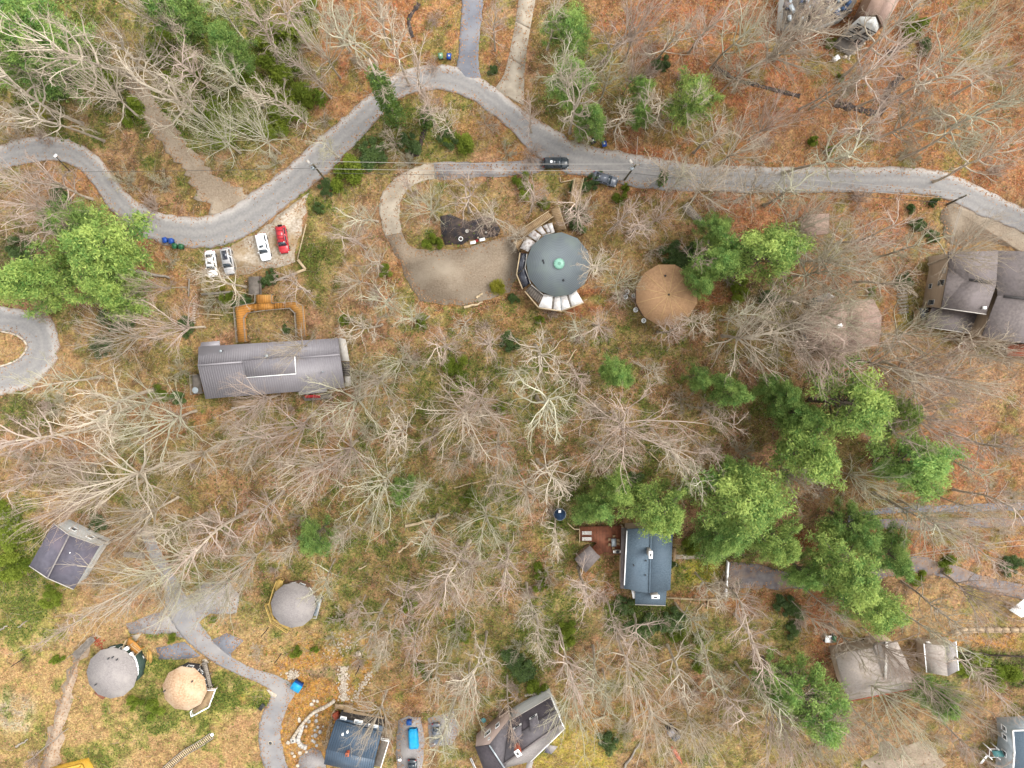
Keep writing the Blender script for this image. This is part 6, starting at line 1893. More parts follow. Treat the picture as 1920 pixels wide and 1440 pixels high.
# ------------------------------------------------------------------ stone work
def rock(q, s, seed, m, name='rock', parent=None, flat=.6):
    rs = random.Random(seed)
    V, F = [], []
    n = 8
    for i, (f, zz) in enumerate(((.8, -.3), (1, .12), (.85, .55), (.4, .8))):
        for k in range(n):
            a = 2 * math.pi * k / n + .2 * i
            r = s * f * rs.uniform(.78, 1.15)
            V.append((q.x + r * math.cos(a), q.y + r * math.sin(a), q.z + zz * s * flat))
    for i in range(3):
        for k in range(n):
            F.append((i * n + k, i * n + (k + 1) % n, (i + 1) * n + (k + 1) % n, (i + 1) * n + k))
    F += [tuple(range(n - 1, -1, -1)), tuple(range(3 * n, 4 * n))]
    return MB().add(V, F).build(name, m, parent)

def stone_wall(name, lab, line, w, h, m, step=.55, seed=0):
    pts = smooth_line([P(*q) for q in line], 60)
    root = thing(name, lab, 'stone wall', (pts[30][0], pts[30][1], 0))
    L = np.concatenate([[0], np.cumsum(np.linalg.norm(np.diff(pts, axis=0), axis=1))])
    rs = random.Random(seed)
    s = 0.0
    while s < L[-1] - .2:
        ln = rs.uniform(.8, 1.3) * step
        c = [np.interp(s + ln / 2, L, pts[:, i]) for i in (0, 1)]
        e0 = [np.interp(s, L, pts[:, i]) for i in (0, 1)]
        e1 = [np.interp(min(L[-1], s + ln), L, pts[:, i]) for i in (0, 1)]
        hh = h * rs.uniform(.88, 1.08)
        MB().box((c[0], c[1], hh / 2 - .15), (ln * .97, w * rs.uniform(.88, 1.1), hh + .3), rz=math.atan2(e1[1] - e0[1], e1[0] - e0[0]) + rs.uniform(-.06, .06), taper=.9).build('stone', m, root)
        s += ln
    return root
stone_wall('retaining_wall', 'pale curved stone wall sweeping round the flagstone patio', [(628, 1312), (614, 1322), (590, 1334), (573, 1350), (560, 1367), (550, 1382)], .55, .7, M['stone_pale'], .6, 1)
stone_wall('retaining_wall', 'short hooked white stone wall at the lower end of the flagstone patio', [(569, 1358), (564, 1372), (560, 1386), (566, 1397), (576, 1400)], .75, .6, M['offwhite'], .6, 2)
stone_wall('retaining_wall', 'long pale stone wall curving right from the taupe garage, outer one', [(1784, 1187), (1792, 1182), (1806, 1179), (1840, 1178), (1900, 1178), (1990, 1177)], .5, .8, M['stone_wall'], 1.5, 3)
stone_wall('retaining_wall', 'long tan stone wall curving right from the taupe garage, inner one', [(1790, 1191), (1800, 1186), (1815, 1184), (1850, 1183), (1900, 1183), (1990, 1182)], .3, .5, M['stone_wall'], 1.5, 4)
stone_wall('retaining_wall', 'low dry stone row left of the green garden cart', [(1470, 560), (1480, 564), (1492, 568), (1500, 571)], .5, .5, M['stone_pale'], .6, 5)
stone_wall('kerb', 'pale kerb round the island of the turning loop', [(-40, 614), (0, 621), (24, 626), (40, 634), (50, 647), (46, 661), (30, 676), (0, 687), (-40, 697)], .3, .16, M['stone_pale'], 1.4, 6)
q = P(551, 1386)
o_ = thing('fire_pit', 'square white stone fire pit at the tip of the curved wall', 'fire pit', tuple(q), .3)
MB().box((0, 0, .25), (1.0, .9, .7)).build('base', M['offwhite'], o_, local=True)
MB().lathe((0, 0, .58), [(.18, 0), (.2, .05), (.14, .05), (.13, .03)], 10).build('bowl', M['metal_dark'], o_, local=True)
FLAG = [(375, 725, .9, 0), (468, 650, .7, 0), (466, 718, .8, 0), (412, 770, .95, 1), (345, 785, .55, 0), (335, 842, .95, 1), (484, 795, .65, 0), (450, 828, .6, 0), (512, 850, .8, 0), (455, 893, .9, 0), (345, 940, .9, 1), (492, 925, .6, 1), (420, 955, .65, 0), (445, 970, .6, 0),
        (470, 1012, .75, 0), (430, 660, .6, 1), (550, 785, .4, 0), (520, 905, .5, 1), (375, 905, .5, 1), (415, 900, .4, 0)]
rs = random.Random(2)
fp = thing('flagstone_patio', 'crazy-paved patio of grey and orange flagstones inside the curved wall', 'patio', tuple(P(590, 1375)))
for x, y, s, k in FLAG:
    cx, cy = 520 + x / 6.4, 1240 + y / 6.4
    n = rs.choice([5, 6, 6, 7])
    a0 = rs.uniform(0, 6)
    pts = [P(cx + s * 5.2 * rs.uniform(.75, 1.0) * math.cos(a0 + i * 2 * math.pi / n), cy + s * 5.2 * rs.uniform(.75, 1.0) * math.sin(a0 + i * 2 * math.pi / n), .06 + rs.uniform(0, .03)) for i in range(n)]
    MB().slab(pts, .3).build('flagstone', M['stone_orange' if k else 'stone_grey'], fp)
for k, (x, y, lab) in enumerate(((440, 475, 'white boulder on the orange soil, upper one of the trio by the curved wall'), (482, 478, 'white boulder on the orange soil, closest to the top of the curved wall'), (410, 515, 'white boulder on the orange soil, lower one of the trio by the curved wall'),
                                 (264, 690, 'white boulder outside the curved wall, upper of a touching pair'), (264, 714, 'white boulder outside the curved wall, lower of a touching pair'), (130, 976, 'white boulder left of the square fire pit'),
                                 (180, 1100, 'white boulder below the fire pit, upper of two by the blue-grey gravel'), (206, 1136, 'white boulder below the fire pit, lower of two by the blue-grey gravel'), (271, 1100, 'white boulder below the hooked stone wall'), (350, 1084, 'white boulder on the upper edge of the blue-grey gravel'),
                                 (246, 1250, 'white boulder at the bottom edge between road and blue-grey gravel'))):
    o_ = rock(P(520 + x / 6.4, 1240 + y / 6.4), .33 + .06 * (k % 3), k, M['stone_pale'], 'boulder')
    tag(o_, lab, 'boulder', 'loose white boulders round the patio')
q = P(599, 1226.5)
o_ = rock(P(672, 1226), .55, 30, M['stone_pale'], 'boulder')
tag(o_, 'white boulder at the top of the rock-lined drain', 'boulder')
rs = random.Random(12)
V, F, nn = MB(), None, 0
def pebbles(name, pts_fn, n, s0, s1, m, seed):
    rs = random.Random(seed)
    mb = MB()
    for i in range(n):
        x, y = pts_fn(rs)
        q = P(x, y)
        s = rs.uniform(s0, s1)
        k = 6
        a0 = rs.uniform(0, 6)
        lowr = [(q.x + s * rs.uniform(.8, 1.1) * math.cos(a0 + j * 1.047), q.y + s * rs.uniform(.8, 1.1) * math.sin(a0 + j * 1.047), -.1) for j in range(k)]
        top = [(q.x + (x_ - q.x) * .65, q.y + (y_ - q.y) * .65, s * .6) for x_, y_, _ in lowr]
        mb.add(lowr + top, [tuple(range(k, 2 * k))] + [(j, (j + 1) % k, (j + 1) % k + k, j + k) for j in range(k)])
    return kind(mb.build(name, m), 'stuff')
pebbles('drain_rubble', lambda r: (r.gauss(644, 4.2) + 1.5 * math.sin(r.random() * 6), r.uniform(1250, 1314)), 300, .1, .24, M['stone_pale'], 1)
pebbles('rubble', lambda r: (r.gauss(548, 6), r.gauss(1266, 4)), 90, .1, .28, M['stone_pale'], 2)
pebbles('rubble', lambda r: ((lambda t: (695 - 30 * t + r.gauss(0, 3), 1262 + 48 * t + r.gauss(0, 4)))(r.random())), 130, .08, .2, M['stone_pale'], 3)
pebbles('rubble', lambda r: ((lambda t: (628 - 18 * t + r.gauss(0, 2.5), 1330 + 70 * t + r.gauss(0, 4)))(r.random())), 150, .08, .22, M['stone_wall'], 4)
pebbles('rubble', lambda r: (r.gauss(640, 14), r.gauss(1205, 16)), 90, .08, .2, M['stone_pale'], 5)
pebbles('rubble', lambda r: (r.gauss(600, 30), r.gauss(1235, 10)), 70, .06, .15, M['stone_wall'], 6)
pebbles('rubble', lambda r: ((lambda t: (1588 + 40 * t + r.gauss(0, 3), 108 - 42 * t + r.gauss(0, 3)))(r.random())), 60, .15, .4, M['stone_pale'], 7)
pebbles('rubble', lambda r: ((lambda t: (180 + 10 * t + r.gauss(0, 3), 1196 + 16 * t + r.gauss(0, 3)))(r.random())), 40, .1, .25, M['brick_red'], 8)

q = P(507, 1393)
o_ = thing('manhole_cover', 'round pale-rimmed manhole cover in the lower road', 'manhole cover', tuple(q))
MB().lathe((q.x, q.y, .0), [(.46, 0), (.46, .09), (.32, .09), (.32, .08)], 18).build('rim', M['concrete'], o_)
MB().lathe((q.x, q.y, .0), [(.3, 0), (.3, .095)], 16).build('lid', M['metal_dark'], o_)
o_ = MB().slab([P(x, y, .09) for x, y in [(499, 1293), (504, 1294), (519, 1303), (517, 1308), (509, 1306)]], .3).build('flagstone', M['stone_pale'])
tag(o_, 'white flat slab at the inner bend of the lower road', 'slab')
# ------------------------------------------------------------------ fences
def fence(lab, line, m, h=1.1, gap=2.2, solid=False):
    pts = [P(*q) for q in line]
    root = thing('fence', lab, 'fence', tuple(pts[0]))
    for a, b in zip(pts[:-1], pts[1:]):
        n = max(1, round((b - a).length / gap))
        for i in range(n + (b is pts[-1])):
            q = a.lerp(b, i / n)
            MB().box((q.x, q.y, h / 2), (.14, .14, h + .5)).build('post', m, root)
        for zz in ((h * .92, h * .5) if not solid else (h,)):
            MB().beam((a.x, a.y, zz), (b.x, b.y, zz), .12 if not solid else .3, .16).build('rail', m, root)
        if solid:
            MB().beam((a.x, a.y, h * .45), (b.x, b.y, h * .45), .08, h * .9).build('panel', m, root)
fence('white garden fence along the right side of the yellow-green lawn', [(1362, 1050), (1358, 1113)], M['white'], 1.3, 2.0, True)
fence('weathered rail fence along the bottom of the yellow-green lawn', [(1250, 1118), (1300, 1121), (1352, 1122)], M['timber'], 1.0)
fence('dark timber fence at the foot of the slate-blue house lawn', [(1354, 1116), (1362, 1104), (1372, 1100)], M['timber_dark'], 1.0)
fence('dark low fence right of the taupe garage', [(1797, 1222), (1840, 1223), (1850, 1226), (1990, 1232)], M['timber_dark'], .7)
o_ = beam_thing('standing_beam', 'lone upright pale timber below the rail fence', 'timber', (1328, 1124), (1326, 1142), .2, .2, M['timber'])

# ------------------------------------------------------------------ fallen trunks and sticks
def log(lab, a, b, r, m, seed=0, z0=0.0):
    A_, B_ = P(*a, z0 + r * .8), P(*b, z0 + r * .7)
    n = 8
    rs = random.Random(seed)
    pts = [A_.lerp(B_, i / (n - 1)) + Vector((rs.uniform(-.12, .12), rs.uniform(-.12, .12), rs.uniform(0, .06))) for i in range(n)]
    o = MB().tube(pts, np.linspace(r, r * .55, n), 8).build('fallen_log', m)
    tag(o, lab, 'log')
for k, a in enumerate((
    ('long bare fallen log in the mid-woodland clearing, pale with a split end', (760, 987), (842, 966), .3, 'timber'),
    ('short pale log leaning towards the mid-woodland trunk', (748, 1036), (768, 1018), .22, 'timber'),
    ('small pale stick lying above the straw lot edge', (672, 1068), (688, 1060), .16, 'timber'),
    ('thin orange fallen pole right of the mossy hollow', (910, 928), (930, 890), .13, 'timber'),
    ('thin pale fallen stem crossing to the orange fallen pole', (852, 914), (926, 896), .11, 'timber'),
    ('stout cut log between the gravel yard and the yellow bush', (870, 577), (906, 567), .26, 'timber'),
    ('dark mossy log end on the orange leaf patch below the gravel yard', (790, 602), (806, 592), .24, 'timber_grey'),
    ('cut log stub against the yellow bush', (894, 558), (905, 550), .26, 'timber'),
    ('long pale fallen stem crossing the thicket right of the central tall tree', (1022, 699), (1104, 704), .16, 'timber'),
    ('slanted pale fallen stem above the central tall tree', (1062, 680), (1080, 655), .16, 'timber'),
    ('broken orange branch below the widest crown', (1216, 846), (1236, 866), .16, 'timber'),
    ('grey log in the grass at the left edge near the dark post', (0, 1181), (15, 1173), .18, 'timber_grey'),
    ('white bleached log on the bottom left slope', (30, 1400), (52, 1387), .22, 'timber_grey'),
    ('long bleached stem across the dirt path at the bottom left', (52, 1428), (128, 1366), .12, 'timber_grey'),
    ('bleached driftwood branch in the grass above the dark post', (35, 1176), (50, 1163), .14, 'timber_grey'),
    ('pale leaning log at the bottom edge below the golden bush', (1170, 1440), (1200, 1392), .26, 'timber_grey'),
    ('bare grey pole leaning beside the slate-blue house hollow', (1008, 1110), (1024, 1084), .2, 'timber'),
    ('curved bleached branch above the pale pinkish clearing', (838, 1282), (890, 1270), .16, 'timber'),
    ('pale fallen branch arching over the mulch beds beside the navy roof', (680, 1310), (748, 1284), .1, 'timber'),
    ('second pale fallen branch over the mulch beds, nearer the navy roof', (668, 1314), (700, 1318), .1, 'timber'),
    ('reddish fallen log on the right of the pine stand, by the tan trunk', (1636, 870), (1650, 853), .28, 'bark'),
    ('grey trunk lying beside the left pine crown by the hairpin bins', (258, 508), (318, 520), .34, 'timber_grey'),
    ('thin log on the leaf litter by the lower right lawn', (1316, 1132), (1300, 1160), .14, 'timber'),
    ('short thick pale plank on the yellow clearing near the bottom', (1112, 1352), (1136, 1342), .3, 'timber'))):
    log(*a[:4], M[a[4]], k)

# ================================================================== TREES
rngG = np.random.RandomState(77)

def grow(start, d, length, n, jit, trop, rs):
    """K wandering paths: start (K,3), unit direction (K,3), length (K,) -> (K,n,3)"""
    K = len(start)
    out = np.zeros((K, n, 3))
    out[:, 0] = start
    step = (length / (n - 1))[:, None]
    for i in range(1, n):
        d = d + rs.randn(K, 3) * jit
        d[:, 2] += trop
        d /= np.linalg.norm(d, axis=1, keepdims=True)
        out[:, i] = out[:, i - 1] + d * step
    return out

def sprout(paths, rad, per, t0, t1, ang, lf, rs, n, jit, trop, taper=1.0, flat=0.0):
    """per children on every path"""
    K, m = paths.shape[:2]
    t = np.sort(rs.uniform(t0, t1, (K, per)), axis=1) * (m - 1)
    i = np.minimum(t.astype(int), m - 2)
    f = (t - i)[..., None]
    k = np.arange(K)[:, None]
    s = paths[k, i] * (1 - f) + paths[k, i + 1] * f
    tan = paths[k, i + 1] - paths[k, i]
    tan /= np.linalg.norm(tan, axis=2, keepdims=True) + 1e-9
    rr = rad[k, i]
    side = rs.randn(K, per, 3)
    side[..., 2] *= (1 - flat)
    side -= (side * tan).sum(2, keepdims=True) * tan
    side /= np.linalg.norm(side, axis=2, keepdims=True) + 1e-9
    a = rs.uniform(ang[0], ang[1], (K, per, 1))
    d = tan * np.cos(a) + side * np.sin(a)
    L = np.linalg.norm(np.diff(paths, axis=1), axis=2).sum(1)[:, None] * lf * (1.15 - 0.6 * t / (m - 1)) * rs.uniform(.7, 1.25, (K, per))
    p = grow(s.reshape(-1, 3), d.reshape(-1, 3), L.reshape(-1), n, jit, trop, rs)
    return p, np.minimum(rr.reshape(-1) * .8, 9)

def radii(r0, r1, n):
    return r0[:, None] + (r1 - r0[:, None]) * np.linspace(0, 1, n)[None]

def bare_proto(seed, style):
    """trunk and branch meshes of one leafless tree, 20 m high, about 7 m crown radius"""
    rs = np.random.RandomState(seed)
    H = 20.0
    st = dict(broad=(.62, 11, (.38, 1.0), (14, 58), (6.0, 8.8), .19, .05), vase=(.42, 14, (.55, 1.0), (34, 72), (9.5, 13.0), .10, .02), fine=(.88, 20, (.25, 1.0), (22, 55), (4.4, 7.2), .17, .05), high=(.84, 14, (.5, 1.0), (10, 60), (5.4, 8.6), .20, .06))[style]
    ht, K, tr, el, ll, jit, trop = st
    tp = grow(np.array([[0, 0, -.5]]), np.array([[0, 0, 1.0]]), np.array([H * ht + .5]), 11, .05, .02, rs)
    tr_ = radii(np.array([.36]), .13, 11)
    tr_[0, 0] *= 1.5
    t = np.sort(rs.uniform(tr[0], tr[1], K))
    t[-3:] = 1.0
    x = t * 10
    i = np.minimum(x.astype(int), 9)
    f = (x - i)[:, None]
    s = tp[0, i] * (1 - f) + tp[0, i + 1] * f
    az = np.arange(K) * 2.4 + rs.uniform(-.5, .5, K)
    e = np.radians(el[0] + (el[1] - el[0]) * ((t - tr[0]) / (tr[1] - tr[0])) ** 1.2 + rs.uniform(-9, 9, K))
    d = np.stack([np.cos(az) * np.cos(e), np.sin(az) * np.cos(e), np.sin(e)], 1)
    L = rs.uniform(ll[0], ll[1], K)
    p1 = grow(s, d, L, 9, jit, trop, rs)
    r1 = radii(rs.uniform(.17, .25, K), .06, 9)
    thin = dict(broad=.8, vase=.7, fine=.6, high=.78)[style]
    r1 *= thin
    per2 = dict(broad=7, vase=7, fine=6, high=6)[style]
    p2, r2 = sprout(p1, r1, per2, .18, 1.0, (.40, .95), .54, rs, 7, jit * 1.15, .05)
    r2 = radii(np.clip(r2, .06, .11) * thin, .034 * thin, 7)
    p3, r3 = sprout(p2, r2, 5, .15, 1.0, (.4, 1.0), .48, rs, 5, .2, .05)
    r3 = radii(np.clip(r3, .028, .038) * thin, .018 * thin, 5)
    p4, r4 = sprout(p3, r3, 3, .25, 1.0, (.4, .95), .6, rs, 3, .2, .05)
    r4 = radii(np.clip(r4, .015, .02) * thin, .01 * thin, 3)
    trunk, crown = MB(), MB()
    trunk.add(*tubes(tp, tr_, 9))
    for p_, r_, sd_, t_ in ((p1, r1, 6, .95), (p2, r2, 4, .75), (p3, r3, 3, .4), (p4, r4, 3, .1)):
        v_, f_ = tubes(p_, r_, sd_)
        crown.add(v_, f_, np.clip(t_ + rs.uniform(-.2, .2, len(p_)), 0, 1).repeat(p_.shape[1] * sd_))
    return trunk, crown

def tris_at(c, n, size, rs, up=.35, asp=.5, spread=.4):
    """n random leaf triangles per centre"""
    K = len(c)
    c = np.repeat(c, n, 0)
    a = rs.randn(K * n, 3)
    a[:, 2] = a[:, 2] * .5 + up * .3
    a /= np.linalg.norm(a, axis=1, keepdims=True)
    b = np.cross(a, rs.randn(K * n, 3))
    b /= np.linalg.norm(b, axis=1, keepdims=True) + 1e-9
    s = size * rs.uniform(.6, 1.3, (K * n, 1))
    off = rs.randn(K * n, 3) * size * spread
    V = np.stack([c + off - b * s * asp * .5, c + off + b * s * asp * .5, c + off + a * s], 1)
    return V.reshape(-1, 3), np.arange(K * n * 3).reshape(-1, 3)

def pine_proto(seed, R=7.0, H=20.0, z0=.34, tiers=12, per=6, open_=.0):
    """white pine: whorls of feathery limbs; trunk with limbs, and needles"""
    rs = np.random.RandomState(seed)
    tp = grow(np.array([[0, 0, -.5]]), np.array([[0, 0, 1.0]]), np.array([H + .3]), 11, .025, .02, rs)
    trr = radii(np.array([.4]), .05, 11)
    K = tiers * per
    h = np.repeat(np.linspace(z0, .97, tiers), per) + rs.uniform(-.025, .025, K)
    x = h * 10
    i = np.minimum(x.astype(int), 9)
    f = (x - i)[:, None]
    s = tp[0, i] * (1 - f) + tp[0, i + 1] * f
    md = np.arange(9) * 6.283 / 9 + rs.uniform(-.25, .25, 9)
    mi = rs.randint(0, 9, K)
    az = md[mi] + rs.normal(0, .17, K)
    lob = rs.uniform(.62, 1.18, 9)[mi]
    u = (h - z0) / (1 - z0)
    L = R * (np.minimum(1, .55 + u * 1.4) * np.clip(1.04 - u, 0.1, 1) ** .62) * lob * rs.uniform(.75, 1.1, K)
    e = np.radians(4 + 38 * u ** 1.5 + rs.uniform(-8, 8, K))
    d = np.stack([np.cos(az) * np.cos(e), np.sin(az) * np.cos(e), np.sin(e)], 1)
    p1 = grow(s, d, L, 7, .09, .025, rs)
    r1 = radii(.035 + .012 * L, .02, 7)
    p2, _ = sprout(p1, r1, 11, .2, 1.0, (.4, 1.0), .30, rs, 4, .12, .06, flat=.75)
    tb = np.repeat(rs.rand(K), 11)
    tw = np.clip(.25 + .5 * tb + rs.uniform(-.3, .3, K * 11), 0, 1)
    trunk = MB().add(*tubes(tp, trr, 8)).add(*tubes(p1, r1, 4))
    # needle tufts along every twig
    c = p2[:, 1:, :].reshape(-1, 3)
    nt_ = 8
    V, F = tris_at(c, nt_, .4, rs, 1.0, .4, .75)
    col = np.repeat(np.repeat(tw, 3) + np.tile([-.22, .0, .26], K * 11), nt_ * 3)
    cr = MB().add(V, F, np.clip(col + rs.uniform(-.15, .15, len(col) // 3).repeat(3), 0, 1))
    return trunk, cr

def bush_proto(seed, n=5200, leaf=.26, lumps=16, sx=1.0, sz=.8, hollow=.55, tight=False):
    """rounded evergreen bush of radius about 3 m made of leaf sprays on lumpy shoots"""
    rs = np.random.RandomState(seed)
    lc = rs.randn(lumps, 3) * np.array([1, 1, .6])
    lc /= np.linalg.norm(lc, axis=1, keepdims=True)
    lc[:, 2] = np.abs(lc[:, 2])
    lc = lc * (rs.uniform(.5, 2.1, (lumps, 1)) if tight else rs.uniform(.3, 2.9, (lumps, 1)) * np.array([1.25 * sx, .85, sz]))
    lr = rs.uniform(.4, 1.15, lumps)
    k = rs.randint(0, lumps, n)
    v = rs.randn(n, 3)
    v /= np.linalg.norm(v, axis=1, keepdims=True)
    c = lc[k] + v * (lr[k] * rs.uniform(hollow, 1.05, n))[:, None]
    c[:, 2] = np.maximum(c[:, 2] + .35, .05)
    V, F = tris_at(c, 2, leaf, rs, 1.0, .6)
    tint = np.clip(rs.rand(lumps)[k] * .6 + .2 + rs.uniform(-.25, .25, n), 0, 1)
    cr = MB().add(V, F, np.repeat(tint, 6))
    K = 9
    az = rs.uniform(0, 6.28, K)
    d = np.stack([np.cos(az) * .6, np.sin(az) * .6, np.full(K, .8)], 1)
    st = grow(np.array([[0, 0, -.3]]).repeat(K, 0), d / np.linalg.norm(d, axis=1, keepdims=True), rs.uniform(1.4, 2.4, K), 5, .15, .05, rs)
    return MB().add(*tubes(st, radii(np.full(K, .07), .025, 5), 5)), cr

def make_proto(kindname, mb_a, mb_b, ma, mb_, attr=None, names=('trunk', 'crown')):
    return (mb_a.mesh(names[0], ma), mb_b.mesh(names[1], mb_, attr=attr), names)

PROTO = {}
for style, n, mats in (('broad', 5, ['twig_pale', 'twig_pale', 'twig_green', 'twig_pale', 'twig_pink']), ('vase', 4, ['twig_pale', 'twig_pink', 'twig_pale', 'twig_green']), ('fine', 4, ['twig_pink', 'twig_pale', 'twig_green', 'twig_pink']), ('high', 4, ['twig_pale', 'twig_pale', 'twig_pink', 'twig_green'])):
    PROTO[style] = []
    for k in range(n):
        a, b = bare_proto(100 * len(style) + 7 * k + ord(style[0]), style)
        PROTO[style].append(make_proto(style, a, b, M['bark'], M[mats[k]], 'tint'))
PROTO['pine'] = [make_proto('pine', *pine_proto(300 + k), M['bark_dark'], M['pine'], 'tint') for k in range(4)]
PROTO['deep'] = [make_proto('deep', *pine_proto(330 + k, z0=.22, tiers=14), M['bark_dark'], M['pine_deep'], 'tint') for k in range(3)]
BN = ('stem', 'foliage')
PROTO['moss'] = [make_proto('moss', *bush_proto(400 + k, hollow=.35), M['bark_dark'], M['moss_leaf'], 'tint', BN) for k in range(4)]
PROTO['holly'] = [make_proto('holly', *bush_proto(420 + k, leaf=.24), M['bark_dark'], M['holly_leaf'], 'tint', BN) for k in range(3)]
PROTO['yellow'] = [make_proto('yellow', *bush_proto(440, leaf=.2, lumps=30, tight=True), M['bark_dark'], M['yellow_leaf'], 'tint', BN)]
PROTO['gold'] = [make_proto('gold', *bush_proto(450, leaf=.2, n=1800), M['bark_dark'], M['gold_leaf'], 'tint', BN)]

# ------------------------------------------------------------------ landmark phrases for labels
LM = [('the long ribbed-metal house', 510, 690), ('the teal round house', 1047, 496), ('the brown cone roof', 1248, 553), ('the tan-sided house', 1815, 560), ('the pinkish many-sided roof', 1575, 612),
      ('the slate-blue roofed house', 1215, 1060), ('the purple-grey gabled house', 120, 1045), ('the larger grey round roof', 211, 1262), ('the tan round roof', 345, 1291), ('the yellow-railed round house', 550, 1134),
      ('the navy metal roof', 660, 1395), ('the house with the brick-red chimney', 975, 1370), ('the taupe shingled house', 1640, 1255), ('the two-slope taupe garage', 1764, 1234), ('the pale two-storey porch', 1612, 62),
      ('the row of parked cars', 465, 475), ('the black garden bed', 880, 430), ('the asphalt side road', 882, 60), ('the slabbed concrete drive', 975, 90), ('the lamp and transformer pole', 590, 318), ('the crosarm pole'.replace('crosarm', 'crossarm'), 1182, 320),
      ('the yellow bush', 932, 537), ('the gravel lane', 340, 310), ('the turning loop', 60, 650), ('the cyan covered car', 776, 1382), ('the cyan dumpster', 560, 1281), ('the long right-hand ditch', 1600, 200),
      ('the woodland lane at the right', 1800, 965), ('the orange boardwalk', 510, 590), ('the wooden stair to the road', 1080, 360), ('the white garden fence', 1360, 1082), ('the long stone walls', 1850, 1182),
      ('the curving timber stair', 350, 1408), ('the small dark grey shed', 1101, 1048), ('the leafy crest of the road', 830, 148), ('the hairpin bins', 325, 457), ('the brown carport', 1530, 422), ('the gravel yard', 860, 520),
      ('the split pale log', 800, 976), ('the playset', 1850, 1400), ('the tiny grey-roofed shed', 1260, 1376), ('the orange kayak', 1270, 1415), ('the left street lamp', 104, 292), ('the forecourt', 1850, 420), ('the straw-coloured lot', 620, 1130), ('the rock-lined drain', 644, 1280)]
USED = set()

def where(x, y, look, extra=''):
    """a phrase that says which plant this is, unique in the scene"""
    ds = sorted((math.hypot(x - a, y - b), n, a, b) for n, a, b in LM)
    def rel(d, a, b):
        dx, dy = x - a, y - b
        an = math.degrees(math.atan2(-dy, dx)) % 360
        s = ['right', 'upper right', 'upper side', 'upper left', 'left', 'lower left', 'lower side', 'lower right'][int((an + 22.5) // 45) % 8]
        return s
    cands = []
    for d, n, a, b in ds[:5]:
        s = rel(d, a, b)
        if d < 75:
            cands.append(f'{look} hard against the {s} of {n}')
        elif d < 150:
            cands.append(f'{look} a few steps off the {s} of {n}')
        else:
            cands.append(f'{look} well off the {s} of {n}')
    for i in range(3):
        for j in range(i + 1, 5):
            cands.append(f'{look} between {ds[i][1]} and {ds[j][1]}')
    for i in range(4):
        for j in range(i + 1, 9):
            cands.append(f'{look} {rel(*ds[i][:1], *ds[i][2:])} of {ds[i][1]}, {rel(*ds[j][:1], *ds[j][2:])} of {ds[j][1]}')
    for c in cands:
        if c not in USED and len(c.split()) <= (15 if 'sapling' in look else 16):
            USED.add(c)
            return c
    return cands[0]

def put(protokey, k, name, label, cat, x, y, sx, sz, rz, group, parts=True):
    ma, mb_, names = PROTO[protokey][k % len(PROTO[protokey])]
    root = bpy.data.objects.new(name, None)
    root.empty_display_size = .5
    e_ = rt.uniform(.86, 1.16)
    root.location, root.rotation_euler, root.scale = (x, y, 0), (rt.uniform(-.05, .05), rt.uniform(-.05, .05), rz), (sx * e_, sx / e_, sz)
    COL.objects.link(root)
    tag(root, label, cat, group)
    for m_, n_ in ((ma, names[0]), (mb_, names[1])):
        o = bpy.data.objects.new(n_, m_)
        o.parent = root
        COL.objects.link(o)
    return root

